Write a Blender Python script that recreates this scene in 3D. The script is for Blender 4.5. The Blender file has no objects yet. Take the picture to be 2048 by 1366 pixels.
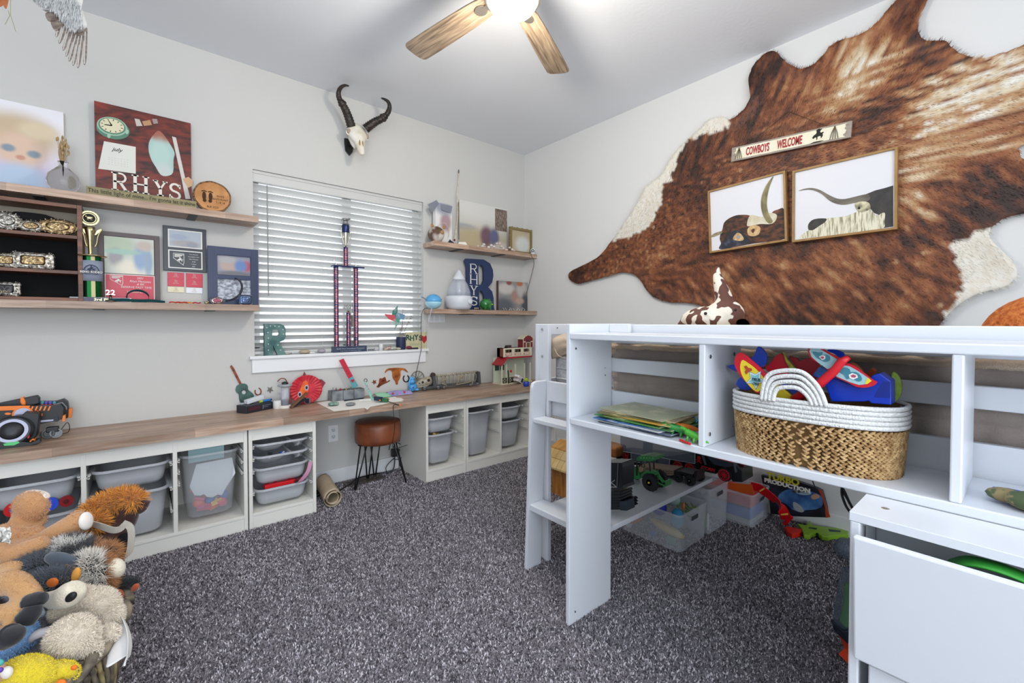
import bpy, math, random
import numpy as np
from mathutils import Vector, Matrix, noise
from mathutils.geometry import tessellate_polygon, delaunay_2d_cdt
random.seed(7)
SC = bpy.context.scene
COL = SC.collection
R = math.radians
# ---------------------------------------------------------------- camera, world, light, exposure
EYE = 1.15; FPX = 884.7; YAW = R(40.313); PIT = R(-1.074); SHY = -22.49
WA = 3.222; WB = 2.892; CEIL = 2.768          # back wall, right wall, ceiling
cam = bpy.data.objects.new('camera', bpy.data.cameras.new('camera')); COL.objects.link(cam)
cam.data.sensor_width = 36; cam.data.lens = FPX*36/2048; cam.data.shift_y = SHY/2048
cam.data.clip_start = .02
cam.location = (0, 0, EYE); cam.rotation_euler = (math.pi/2+PIT, 0, -YAW)
SC.camera = cam
wd = bpy.data.worlds.new('daylight'); SC.world = wd; wd.use_nodes = True
wd.node_tree.nodes['Background'].inputs[0].default_value = (.86, .93, 1, 1)
wd.node_tree.nodes['Background'].inputs[1].default_value = 1.5
def area(name, loc, rot, sx, sy, watt, col=(1, 1, 1)):
    l = bpy.data.lights.new(name, 'AREA'); l.shape = 'RECTANGLE'; l.size = sx; l.size_y = sy; l.energy = watt; l.color = col
    o = bpy.data.objects.new(name, l); COL.objects.link(o); o.location = loc; o.rotation_euler = rot; return o
area('flash_bounce', (-.5, -.5, 1.6), (R(180), 0, 0), 1.6, 1.3, 41, (.90, .95, 1))
area('fill_light', (-.5, -2.4, 1.3), (R(90), 0, 0), 3.2, 2.3, 66, (.86, .93, 1))  # broad fill light added behind the camera to raise the ambient level
SC.view_settings.view_transform = 'Standard'; SC.view_settings.look = 'None'
SC.view_settings.gamma = 1; SC.view_settings.use_curve_mapping = False
SC.view_settings.exposure = .87
SC.cycles.use_denoising = True
SC.cycles.max_bounces = 8; SC.cycles.diffuse_bounces = 4; SC.cycles.transparent_max_bounces = 12
SC.cycles.sample_clamp_indirect = 6; SC.cycles.caustics_reflective = False; SC.cycles.caustics_refractive = False
# ---------------------------------------------------------------- pixels of the 2048x1366 photograph to points of the room
cF = Vector((math.sin(YAW)*math.cos(PIT), math.cos(YAW)*math.cos(PIT), math.sin(PIT)))
cR = Vector((math.cos(YAW), -math.sin(YAW), 0)); cU = cR.cross(cF); CAM = Vector((0, 0, EYE))
def ray(u, v): return cF + cR*((u-1024)/FPX) + cU*((683+SHY-v)/FPX)
def PZ(u, v, z=0): d = ray(u, v); return CAM+d*((z-EYE)/d.z)
def PY(u, v, y): d = ray(u, v); return CAM+d*(y/d.y)
def PX(u, v, x): d = ray(u, v); return CAM+d*(x/d.x)
def PD(u, v, t): return CAM+ray(u, v)*t
# ---------------------------------------------------------------- materials
def lin(h):
    h = h.lstrip('#'); c = [int(h[i:i+2], 16)/255 for i in (0, 2, 4)]
    return tuple((x/12.92 if x <= .04045 else ((x+.055)/1.055)**2.4) for x in c)+(1,)
MC = {}
def mat(name, col='#ffffff', rough=.5, metal=0, col2=None, scale=10, stretch=(1, 1, 1), lo=.35, hi=.65, detail=3,
        bump=0, bscale=None, trans=0, alpha=1, emis=0, rand=0, coat=0, sheen=0, attr=None, kind='noise', dist=0.0):
    if name in MC: return MC[name]
    m = bpy.data.materials.new(name); m.use_nodes = True; nt = m.node_tree; N = nt.nodes; L = nt.links
    b = N['Principled BSDF']; I = b.inputs
    I['Roughness'].default_value = rough; I['Metallic'].default_value = metal
    I['Base Color'].default_value = lin(col)
    if trans: I['Transmission Weight'].default_value = trans; I['IOR'].default_value = 1.3
    if coat: I['Coat Weight'].default_value = coat
    if sheen: I['Sheen Weight'].default_value = sheen
    if alpha < 1: I['Alpha'].default_value = alpha
    out = None
    if col2 or bump or attr:
        tc = N.new('ShaderNodeTexCoord'); mp = N.new('ShaderNodeMapping'); mp.inputs['Scale'].default_value = stretch
        L.new(tc.outputs['Object'], mp.inputs[0])
        def tex(s):
            if kind == 'voronoi':
                t = N.new('ShaderNodeTexVoronoi'); t.inputs['Scale'].default_value = s; o_ = t.outputs['Distance']
            elif kind == 'wave':
                t = N.new('ShaderNodeTexWave'); t.inputs['Scale'].default_value = s; t.inputs['Distortion'].default_value = dist; t.inputs['Detail'].default_value = detail; o_ = t.outputs['Fac']
            else:
                t = N.new('ShaderNodeTexNoise'); t.inputs['Scale'].default_value = s; t.inputs['Detail'].default_value = detail; t.inputs['Distortion'].default_value = dist; o_ = t.outputs['Fac']
            L.new(mp.outputs[0], t.inputs[0]); return o_
        if col2:
            fac = tex(scale); rp = N.new('ShaderNodeValToRGB'); L.new(fac, rp.inputs[0])
            rp.color_ramp.elements[0].position = lo; rp.color_ramp.elements[1].position = hi
            rp.color_ramp.elements[0].color = lin(col); rp.color_ramp.elements[1].color = lin(col2); out = rp.outputs[0]
        if bump:
            bp = N.new('ShaderNodeBump'); bp.inputs['Strength'].default_value = bump; bp.inputs['Distance'].default_value = .01
            L.new(tex(bscale or scale), bp.inputs['Height']); L.new(bp.outputs[0], I['Normal'])
    if attr:
        at = N.new('ShaderNodeAttribute'); at.attribute_name = attr
        if out is None: out = at.outputs['Color']
        else:
            mx = N.new('ShaderNodeMix'); mx.data_type = 'RGBA'; mx.blend_type = 'MULTIPLY'; mx.inputs[0].default_value = 1
            L.new(at.outputs['Color'], mx.inputs[6]); L.new(out, mx.inputs[7]); out = mx.outputs[2]
    if rand:
        oi = N.new('ShaderNodeObjectInfo'); hs = N.new('ShaderNodeHueSaturation'); mr = N.new('ShaderNodeMapRange')
        mr.inputs[3].default_value = 1-rand; mr.inputs[4].default_value = 1+rand
        L.new(oi.outputs['Random'], mr.inputs[0]); L.new(mr.outputs[0], hs.inputs['Value'])
        if out is not None: L.new(out, hs.inputs['Color'])
        else: hs.inputs['Color'].default_value = lin(col)
        out = hs.outputs[0]
    if out is not None: L.new(out, I['Base Color'])
    if emis:
        I['Emission Strength'].default_value = emis; I['Emission Color'].default_value = lin(col)
    MC[name] = m; return m
def blobmat(name, base, blobs, rough=.5, ax=(0, 2)):
    """soft printed picture: blobs = (u, v, ru, rv, colour) in the 0..1 box of the print"""
    if name in MC: return MC[name]
    m = bpy.data.materials.new(name); m.use_nodes = True; nt = m.node_tree; N = nt.nodes; L = nt.links
    b = N['Principled BSDF']; b.inputs['Roughness'].default_value = rough
    tc = N.new('ShaderNodeTexCoord'); sp = N.new('ShaderNodeSeparateXYZ'); L.new(tc.outputs['Generated'], sp.inputs[0])
    cur = N.new('ShaderNodeRGB'); cur.outputs[0].default_value = lin(base); cur = cur.outputs[0]
    for (u, v, ru, rv, c) in blobs:
        cb = N.new('ShaderNodeCombineXYZ')
        for k, (ce, r_) in enumerate(((u, ru), (v, rv))):
            ma = N.new('ShaderNodeMath'); ma.operation = 'MULTIPLY_ADD'; L.new(sp.outputs[ax[k]], ma.inputs[0])
            ma.inputs[1].default_value = 1/r_; ma.inputs[2].default_value = -ce/r_; L.new(ma.outputs[0], cb.inputs[k])
        ln = N.new('ShaderNodeVectorMath'); ln.operation = 'LENGTH'; L.new(cb.outputs[0], ln.inputs[0])
        mr = N.new('ShaderNodeMapRange'); mr.interpolation_type = 'SMOOTHSTEP'; mr.inputs[1].default_value = 1.3; mr.inputs[2].default_value = .55
        L.new(ln.outputs['Value'], mr.inputs[0])
        mx = N.new('ShaderNodeMix'); mx.data_type = 'RGBA'; L.new(mr.outputs[0], mx.inputs[0]); L.new(cur, mx.inputs[6]); mx.inputs[7].default_value = lin(c); cur = mx.outputs[2]
    L.new(cur, b.inputs['Base Color']); MC[name] = m; return m
# ---------------------------------------------------------------- mesh building
def V(*a): return Vector(a)
class Fr:
    """a flat frame: origin, two axes, normal towards the viewer"""
    def __init__(s, o, ux, uy): s.o = Vector(o); s.x = Vector(ux).normalized(); s.y = Vector(uy).normalized(); s.n = s.x.cross(s.y)
    def P(s, a, b, d=0): return s.o+s.x*a+s.y*b+s.n*d
    def px(s, u, v):                                  # where the sight line of (u, v) meets the frame's plane
        d = ray(u, v); t = (s.o-CAM).dot(s.n)/d.dot(s.n); p = CAM+d*t-s.o; return (p.dot(s.x), p.dot(s.y))
    def pp(s, pts): return [s.px(*p) for p in pts]
def FA(x, z, off=0): return Fr((x, WA-off, z), (1, 0, 0), (0, 0, 1))
def FB(y, z, off=0): return Fr((WB-off, y, z), (0, -1, 0), (0, 0, 1))
class MB:
    def __init__(s): s.v = []; s.f = []; s.m = []; s.mi = 0; s.c = []
    def add(s, vs, fs):
        b = len(s.v); s.v += [Vector(v) for v in vs]; s.f += [tuple(b+i for i in f) for f in fs]; s.m += [s.mi]*len(fs); return s
    def box(s, x0, x1, y0, y1, z0, z1, M=None):
        vs = [Vector((x, y, z)) for x in (x0, x1) for y in (y0, y1) for z in (z0, z1)]
        if M is not None: vs = [M@v for v in vs]
        return s.add(vs, [(0, 1, 3, 2), (4, 6, 7, 5), (0, 4, 5, 1), (2, 3, 7, 6), (0, 2, 6, 4), (1, 5, 7, 3)])
    def fbox(s, fr, a0, a1, b0, b1, d0, d1):
        vs = [fr.P(a, b, d) for a in (a0, a1) for b in (b0, b1) for d in (d0, d1)]
        return s.add(vs, [(0, 1, 3, 2), (4, 6, 7, 5), (0, 4, 5, 1), (2, 3, 7, 6), (0, 2, 6, 4), (1, 5, 7, 3)])
    def tube(s, pts, r, seg=8, flat=1, up=None, caps=True, closed=False):
        pts = [Vector(p) for p in pts]; n = len(pts); rs = r if isinstance(r, (list, tuple)) else [r]*n
        T = []
        for i in range(n):
            a = pts[(i-1) % n] if (closed or i > 0) else pts[0]; c = pts[(i+1) % n] if (closed or i < n-1) else pts[-1]
            t = (c-a); T.append(t.normalized() if t.length > 1e-9 else Vector((0, 0, 1)))
        u = Vector(up) if up is not None else (Vector((0, 0, 1)) if abs(T[0].z) < .9 else Vector((1, 0, 0)))
        vs = []; fs = []
        for i in range(n):
            side = T[i].cross(u)
            if side.length < 1e-6: side = T[i].cross(Vector((.3, 1, .1)))
            side.normalize(); w = side.cross(T[i]).normalized()
            if up is None: u = w
            for k in range(seg):
                a = 2*math.pi*k/seg; vs.append(pts[i]+side*(math.cos(a)*rs[i])+w*(math.sin(a)*rs[i]*flat))
        m = n if closed else n-1
        for i in range(m):
            for k in range(seg):
                j = (i+1) % n; fs.append((i*seg+k, i*seg+(k+1) % seg, j*seg+(k+1) % seg, j*seg+k))
        if caps and not closed: fs.append(tuple(range(seg))[::-1]); fs.append(tuple((n-1)*seg+k for k in range(seg)))
        return s.add(vs, fs)
    def ribbon(s, pts, w, up, th=.001):
        """flat strip along pts, width w lying along up"""
        pts = [Vector(p) for p in pts]; vs = []; fs = []; n = len(pts); ups = up if isinstance(up, list) else [up]*n
        ws = w if isinstance(w, (list, tuple)) else [w]*n
        for i in range(n):
            t = (pts[min(i+1, n-1)]-pts[max(i-1, 0)]).normalized(); u = Vector(ups[i]); u = (u-t*u.dot(t)).normalized(); nn = t.cross(u)
            for a, b in ((-1, -1), (1, -1), (1, 1), (-1, 1)): vs.append(pts[i]+u*(a*ws[i]/2)+nn*(b*th/2))
        for i in range(n-1):
            for k in range(4): fs.append((i*4+k, i*4+(k+1) % 4, i*4+4+(k+1) % 4, i*4+4+k))
        fs += [(3, 2, 1, 0), tuple((n-1)*4+k for k in range(4))]
        return s.add(vs, fs)
    def lathe(s, prof, c=(0, 0, 0), seg=24, M=None, sx=1, sy=1):
        c = Vector(c); vs = []; fs = []; n = len(prof)
        for (r, z) in prof:
            for k in range(seg):
                a = 2*math.pi*k/seg; p = Vector((r*math.cos(a)*sx, r*math.sin(a)*sy, z)); vs.append((M@p if M is not None else p)+c)
        for i in range(n-1):
            for k in range(seg): fs.append((i*seg+k, i*seg+(k+1) % seg, (i+1)*seg+(k+1) % seg, (i+1)*seg+k))
        fs.append(tuple(range(seg))[::-1]); fs.append(tuple((n-1)*seg+k for k in range(seg)))
        return s.add(vs, fs)
    def cyl(s, a, b, r, seg=16): return s.tube([a, b], r, seg)
    def ball(s, c, r, seg=16, rot=None):
        if not isinstance(r, (tuple, list)): r = (r, r, r)
        c = Vector(c); vs = []; fs = []; h = seg//2
        for i in range(1, h):
            th = math.pi*i/h
            for k in range(seg):
                a = 2*math.pi*k/seg; p = Vector((r[0]*math.sin(th)*math.cos(a), r[1]*math.sin(th)*math.sin(a), r[2]*math.cos(th)))
                vs.append((rot@p if rot is not None else p)+c)
        t, b_ = Vector((0, 0, r[2])), Vector((0, 0, -r[2]))
        vs.append((rot@t if rot is not None else t)+c); vs.append((rot@b_ if rot is not None else b_)+c)
        for i in range(h-2):
            for k in range(seg): fs.append((i*seg+k, (i+1)*seg+k, (i+1)*seg+(k+1) % seg, i*seg+(k+1) % seg))
        nt_, nb = len(vs)-2, len(vs)-1
        for k in range(seg): fs.append((nt_, k, (k+1) % seg)); fs.append((nb, (h-2)*seg+(k+1) % seg, (h-2)*seg+k))
        return s.add(vs, fs)
    def prism(s, poly, fr, d0, d1, holes=()):
        loops = [list(poly)]+[list(h) for h in holes]; flat = [p for l in loops for p in l]
        tris = tessellate_polygon([[Vector((a, b, 0)) for a, b in l] for l in loops]); n = len(flat)
        vs = [fr.P(a, b, d0) for a, b in flat]+[fr.P(a, b, d1) for a, b in flat]; fs = []
        for t in tris:
            p, q, r_ = (flat[i] for i in t)
            if (q[0]-p[0])*(r_[1]-p[1])-(q[1]-p[1])*(r_[0]-p[0]) < 0: t = t[::-1]
            fs.append(tuple(i+n for i in t)); fs.append(tuple(t)[::-1])
        o = 0
        for l in loops:
            k = len(l)
            for i in range(k): fs.append((o+i, o+(i+1) % k, n+o+(i+1) % k, n+o+i))
            o += k
        return s.add(vs, fs)
    def grid(s, fn, nu, nv, wrap=False):
        vs = [fn(i/nu, j/nv) for i in range(nu+(0 if wrap else 1)) for j in range(nv+1)]; fs = []; w = nv+1; c = nu if wrap else nu
        for i in range(c):
            i2 = (i+1) % nu if wrap else i+1
            for j in range(nv): fs.append((i*w+j, i2*w+j, i2*w+j+1, i*w+j+1))
        return s.add(vs, fs)
    def loft(s, secs, caps=True):
        n = len(secs[0]); vs = [p for q in secs for p in q]; fs = []
        for i in range(len(secs)-1):
            for k in range(n): fs.append((i*n+k, i*n+(k+1) % n, (i+1)*n+(k+1) % n, (i+1)*n+k))
        if caps is True or caps == 'lo': fs.append(tuple(range(n))[::-1])
        if caps is True: fs.append(tuple((len(secs)-1)*n+k for k in range(n)))
        return s.add(vs, fs)
def circ(cx, cy, rx, ry=None, n=20, a0=0, a1=360):
    ry = ry or rx; full = abs(a1-a0) >= 360; k = n if full else n-1
    return [(cx+rx*math.cos(R(a0+(a1-a0)*i/k)), cy+ry*math.sin(R(a0+(a1-a0)*i/k))) for i in range(n)]
def rrect(cx, cy, w, h, r, n=4):
    p = []
    for (sx, sy, a) in ((1, 1, 0), (-1, 1, 90), (-1, -1, 180), (1, -1, 270)):
        for i in range(n+1): t = R(a+90*i/n); p.append((cx+sx*(w/2-r)+r*math.cos(t), cy+sy*(h/2-r)+r*math.sin(t)))
    return p
def smooth_poly(p, k=3):
    """Catmull-Rom through closed points"""
    n = len(p); o = []
    for i in range(n):
        a, b, c, d = (p[(i+j) % n] for j in (-1, 0, 1, 2))
        for t in (q/k for q in range(k)):
            o.append(tuple(.5*((2*b[x])+(-a[x]+c[x])*t+(2*a[x]-5*b[x]+4*c[x]-d[x])*t*t+(-a[x]+3*b[x]-3*c[x]+d[x])*t**3) for x in range(len(b))))
    return o
def spline(p, k=5):
    p = [Vector(q) for q in p]; n = len(p); o = []
    for i in range(n-1):
        a, b, c, d = p[max(i-1, 0)], p[i], p[i+1], p[min(i+2, n-1)]
        for t in (q/k for q in range(k)): o.append(.5*((2*b)+(-a+c)*t+(2*a-5*b+4*c-d)*t*t+(-a+3*b-3*c+d)*t**3))
    return o+[p[-1]]
# ---------------------------------------------------------------- objects
LOC = {}
def tag(o, label=None, cat=None, group=None, kind=None):
    if label: o['label'] = label
    if cat: o['category'] = cat
    if group: o['group'] = group
    if kind: o['kind'] = kind
    return o
def thing(name, label, cat, loc, group=None):
    o = bpy.data.objects.new(name, None); COL.objects.link(o); o.empty_display_size = .02
    o.location = loc; LOC[o] = Vector(loc); return tag(o, label, cat, group)
def obj(name, mb, m, parent=None, smooth=False, bevel=0, kind=None, label=None, cat=None, group=None, solid=0, subd=0, ang=None, colors=None):
    me = bpy.data.meshes.new(name); vs = mb.v
    if parent is not None: o0 = LOC[parent]
    else:
        xs = [v.x for v in vs]; ys = [v.y for v in vs]; zs = [v.z for v in vs]
        o0 = Vector(((min(xs)+max(xs))/2, (min(ys)+max(ys))/2, min(zs)))
    me.from_pydata([tuple(v-o0) for v in vs], [], mb.f)
    ms = m if isinstance(m, (list, tuple)) else [m]
    for q in ms: me.materials.append(q)
    if len(ms) > 1: me.polygons.foreach_set('material_index', mb.m)
    if smooth: me.polygons.foreach_set('use_smooth', [True]*len(me.polygons))
    if colors is not None:
        at = me.color_attributes.new('col', 'FLOAT_COLOR', 'POINT'); at.data.foreach_set('color', np.array(colors, dtype=np.float32).ravel())
    me.update(); o = bpy.data.objects.new(name, me); COL.objects.link(o)
    if parent is not None: o.parent = parent; LOC[o] = o0
    else: o.location = o0; LOC[o] = o0
    if smooth and ang: me.set_sharp_from_angle(angle=R(ang))
    if solid: md = o.modifiers.new('s', 'SOLIDIFY'); md.thickness = solid; md.offset = 0
    if bevel: md = o.modifiers.new('b', 'BEVEL'); md.width = bevel; md.segments = 2; md.limit_method = 'ANGLE'; md.angle_limit = R(40)
    if subd: md = o.modifiers.new('u', 'SUBSURF'); md.levels = subd; md.render_levels = subd
    return tag(o, label, cat, group, kind)
def one(name, mb, m, label, cat, group=None, **k): return obj(name, mb, m, None, label=label, cat=cat, group=group, **k)
def copy_tree(root, delta, label=None):
    def cp(o, par):
        c = o.copy(); COL.objects.link(c)
        if par is not None: c.parent = par
        for ch in [x for x in KIDS.get(o, [])]: KIDS.setdefault(c, []).append(cp(ch, c))
        return c
    c = cp(root, None); c.location = root.location+Vector(delta); LOC[c] = LOC[root]+Vector(delta)
    if label: c['label'] = label
    return c
KIDS = {}
_obj = obj
def obj(name, mb, m, parent=None, **k):
    o = _obj(name, mb, m, parent, **k)
    if parent is not None: KIDS.setdefault(parent, []).append(o)
    return o
def text(s, fr, a, b, h, m, parent, name='lettering', al='CENTER', ext=.0006, shear=0, sx=1, off=0, d=.001, bold=0):
    """words standing on a frame at (a, b), letter height h"""
    cu = bpy.data.curves.new(name, 'FONT'); cu.body = s; cu.size = h*1.42; cu.align_x = al; cu.extrude = ext; cu.shear = shear; cu.offset = bold; cu.resolution_u = 3
    t = bpy.data.objects.new(name, cu); me = t.to_mesh()
    mb = MB(); mb.add([fr.P(a+v.co.x*sx, b+v.co.y, d+v.co.z) for v in me.vertices], [tuple(p.vertices) for p in me.polygons])
    t.to_mesh_clear(); bpy.data.objects.remove(t); bpy.data.curves.remove(cu)
    return obj(name, mb, m, parent)
def fur(mb0, n, length, width, colfn=None, droop=.3, rnd=.5, seed=1, flow=None, lvar=.4):
    """a coat of tapering strands over the faces of mb0; returns MB and colours"""
    rg = np.random.RandomState(seed); tri = []
    for f in mb0.f:
        for i in range(1, len(f)-1): tri.append((f[0], f[i], f[i+1]))
    v = np.array([tuple(x) for x in mb0.v]); tri = np.array(tri); A, B, C = v[tri[:, 0]], v[tri[:, 1]], v[tri[:, 2]]
    nn = np.cross(B-A, C-A); ar = np.linalg.norm(nn, axis=1); nn = nn/np.maximum(ar, 1e-12)[:, None]
    k = rg.choice(len(tri), n, p=ar/ar.sum()); r1 = np.sqrt(rg.rand(n)); r2 = rg.rand(n)
    P = A[k]*(1-r1)[:, None]+B[k]*(r1*(1-r2))[:, None]+C[k]*(r1*r2)[:, None]; N_ = nn[k]
    D = N_*(1-.4*(flow is not None))+rg.normal(0, rnd, (n, 3))*.5+np.array([0, 0, -droop])
    if flow is not None: D = D+np.array([flow(p) for p in P]) if callable(flow) else D+np.array(flow)
    D /= np.linalg.norm(D, axis=1)[:, None]; S = np.cross(D, rg.normal(0, 1, (n, 3))); S /= np.linalg.norm(S, axis=1)[:, None]
    Ls = length*(1-lvar+2*lvar*rg.rand(n))[:, None]
    mid = P+D*Ls*.55; tip = P+D*Ls+np.array([0, 0, -1])*Ls*droop*.4
    out = MB(); vs = np.stack([P-S*width/2, P+S*width/2, mid+S*width*.4, mid-S*width*.4, tip], 1).reshape(-1, 3)
    out.v = [Vector(q) for q in vs]; out.f = [f for i in range(n) for f in ((5*i, 5*i+1, 5*i+2, 5*i+3), (5*i+3, 5*i+2, 5*i+4))]; out.m = [0]*len(out.f)
    cols = None
    if colfn: cols = [c for p in P for c in [colfn(p)]*5]
    return out, cols
# ================================================================ materials shared by many things
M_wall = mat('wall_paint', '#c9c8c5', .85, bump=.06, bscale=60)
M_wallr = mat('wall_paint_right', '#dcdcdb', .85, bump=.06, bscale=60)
M_ceil = mat('ceiling_paint', '#e9ecf1', .9, bump=.08, bscale=45)
M_trim = mat('white_trim', '#e9eaec', .4)
M_white = mat('white_lacquer', '#d6dae1', .35)
M_cab = mat('cabinet_white', '#e4e2db', .4)
M_black = mat('black_plastic', '#17181b', .4)
M_dark = mat('dark_metal', '#1b1c1e', .35, .6)
M_chrome = mat('chrome', '#c9c9c9', .2, 1)
M_red = mat('red_plastic', '#c8101c', .3)
M_blue = mat('blue_plastic', '#1038b8', .3)
M_yel = mat('yellow_plastic', '#e8c91e', .35)
M_grn = mat('green_plastic', '#78c62a', .35)
M_org = mat('orange_plastic', '#ee7a14', .4)
M_paper = mat('paper_white', '#eceae4', .8)
M_ink = mat('black_ink', '#14130f', .7)
M_stave = mat('stave_wood', '#94755f', .4, col2='#bda390', scale=5, stretch=(1.2, 14, 14), lo=.3, hi=.7, rand=.22)
M_rope = mat('jute', '#8e6a3e', .8, col2='#caa877', scale=70, bump=.3, bscale=200)
# ================================================================ the room
def struct(name, mb, m, **k): return obj(name, mb, m, None, kind='structure', **k)
M_carpet = mat('carpet', '#454048', .95, col2='#9b949c', scale=190, lo=.36, hi=.68, detail=2, bump=.9, bscale=170, sheen=.2)
struct('floor', MB().box(-2.2, WB+.1, -2.6, WA+.1, -.08, 0), M_carpet)
# a pile of short yarn ends over the carpet nearest the camera
rg = np.random.RandomState(3); base = MB()
base.box(-.75, 2.88, .28, 2.785, -.001, 0)
base.box(.83, 1.555, 2.785, WA-.02, -.001, 0)
base.f = [base.f[5], base.f[11]]; base.m = [0, 0]
def ccol(p):
    g = rg.rand(); w = .55+.45*noise.noise(Vector((p[0]*1.7, p[1]*1.7, 0)))*.5
    c = (.055, .050, .058) if g < .30 else ((.23, .21, .235) if g < .66 else (.60, .56, .60))
    return tuple(x*(.75+w*.55) for x in c)+(1,)
pile, cols = fur(base, 300000, .009, .0044, ccol, droop=0, rnd=1.0, seed=5)
M_yarn = mat('carpet_yarn', rough=.95, attr='col')
p_ = obj('carpet_pile', pile, M_yarn, None, kind='stuff', colors=cols, label='dark grey and mauve speckled carpet pile covering the floor', cat='carpet')
struct('ceiling', MB().box(-2.2, WB+.1, -2.6, WA+.1, CEIL, CEIL+.08), M_ceil)
WX0, WX1, WZ0, WZ1 = .574, 1.787, .932, 2.122
w = MB(); T = .15
w.box(-2.2, WX0, WA, WA+T, 0, CEIL).box(WX1, WB+.1, WA, WA+T, 0, CEIL).box(WX0, WX1, WA, WA+T, 0, WZ0-.02).box(WX0, WX1, WA, WA+T, WZ1, CEIL)
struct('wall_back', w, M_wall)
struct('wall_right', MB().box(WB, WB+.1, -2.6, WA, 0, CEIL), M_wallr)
struct('wall_left', MB().box(-2.3, -2.2, -2.6, WA, 0, CEIL), M_wall)
struct('wall_front', MB().box(-2.2, WB, -2.7, -2.6, 0, CEIL), M_wall)
struct('baseboard_back', MB().box(.82, 1.555, WA-.013, WA, 0, .1), M_trim, bevel=.002)
struct('baseboard_right', MB().box(WB-.013, WB, -2.6, WA-.47, 0, .1), M_trim, bevel=.002)
# window: vinyl frame, panes, sill and apron
wf = MB(); y0, y1 = WA+.095, WA+.14
for a, b, c, d in ((WX0, WX0+.05, WZ0, WZ1), (WX1-.05, WX1, WZ0, WZ1), (WX0, WX1, WZ0, WZ0+.06), (WX0, WX1, WZ1-.06, WZ1), (1.165, 1.235, WZ0, WZ1)): wf.box(a, b, y0, y1, c, d)
win = struct('window_1', wf, M_trim, bevel=.003)
gm = bpy.data.materials.new('window_glass'); gm.use_nodes = True; nt = gm.node_tree; nt.nodes.clear()
ou = nt.nodes.new('ShaderNodeOutputMaterial'); mx = nt.nodes.new('ShaderNodeMixShader'); tr = nt.nodes.new('ShaderNodeBsdfTransparent'); gl = nt.nodes.new('ShaderNodeBsdfGlossy'); gl.inputs['Roughness'].default_value = .02
mx.inputs[0].default_value = .06; nt.links.new(tr.outputs[0], mx.inputs[1]); nt.links.new(gl.outputs[0], mx.inputs[2]); nt.links.new(mx.outputs[0], ou.inputs[0])
for a, b in ((WX0+.05, 1.165), (1.235, WX1-.05)): obj('pane', MB().box(a, b, WA+.115, WA+.119, WZ0+.06, WZ1-.06), gm, win)
struct('trim_1', MB().box(WX0-.032, WX1+.032, WA-.03, WA+.095, WZ0-.02, WZ0), M_trim, bevel=.003)
struct('trim_2', MB().box(WX0-.018, WX1+.01, WA-.016, WA, WZ0-.108, WZ0-.02), M_trim, bevel=.002)
# venetian blind
M_slat = mat('blind_white', '#c8c8c6', .5)
bl = thing('window_blind', 'white horizontal slat blind half closed across the window', 'blind', (1.18, WA+.045, WZ0+.01))
by = WA+.05; bx0, bx1 = WX0+.002, WX1-.002
v_ = MB(); v_.box(bx0, bx1, by-.035, by-.03, WZ1-.075, WZ1); v_.box(bx0, bx1, by-.04, by-.03, WZ1-.02, WZ1-.008); v_.box(bx0, bx1, by-.038, by-.03, WZ1-.072, WZ1-.062); v_.box(bx0, bx1, by-.03, by+.025, WZ1-.05, WZ1-.004)
obj('valance', v_, M_slat, bl, bevel=.001)
pitch = .0465; n = 23; th = R(36)
sl = MB(); prof = []
for i in range(7):
    t = -1+2*i/6; prof.append((t*.025, .0035*(1-t*t)))
secs = []
for x in (bx0, bx1):
    up = [(x, by+p[0]*math.cos(th)-p[1]*math.sin(th)*-1, -p[0]*math.sin(th)+p[1]*math.cos(th)) for p in prof]
    dn = [(x, q[1], q[2]-.0028) for q in up[::-1]]; secs.append([Vector(q) for q in up+dn])
sl.loft(secs)
first = None
for i in range(n):
    z = WZ1-.098-pitch*i
    if z < WZ0+.045: break
    m2 = MB(); m2.v = [v+V(0, 0, z) for v in sl.v]; m2.f = sl.f; m2.m = sl.m
    if first is None: first = obj('slat', m2, M_slat, bl); z0_ = z
    else:
        c = first.copy(); COL.objects.link(c); c.parent = bl; c.location = (0, 0, z-z0_); KIDS[bl].append(c)
for k in range(3):
    z = WZ0+.03+.006*k
    obj('slat', MB().box(bx0, bx1, by-.025, by+.025, z, z+.003), M_slat, bl)
obj('bottom_rail', MB().box(bx0, bx1, by-.026, by+.026, WZ0+.008, WZ0+.027), M_slat, bl, bevel=.003)
for xx in (.69, 1.0, 1.36, 1.66):
    c_ = MB()
    for dy in (-.027, .027): c_.cyl((xx, by+dy, WZ0+.02), (xx, by+dy, WZ1-.06), .0011, 6)
    obj('ladder_cord', c_, M_slat, bl)
obj('tilt_wand', MB().cyl(PY(534, 371, by-.045), PY(537, 592, by-.045), .0042, 6), mat('wand_grey', '#9a9a9a', .4), bl)
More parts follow.
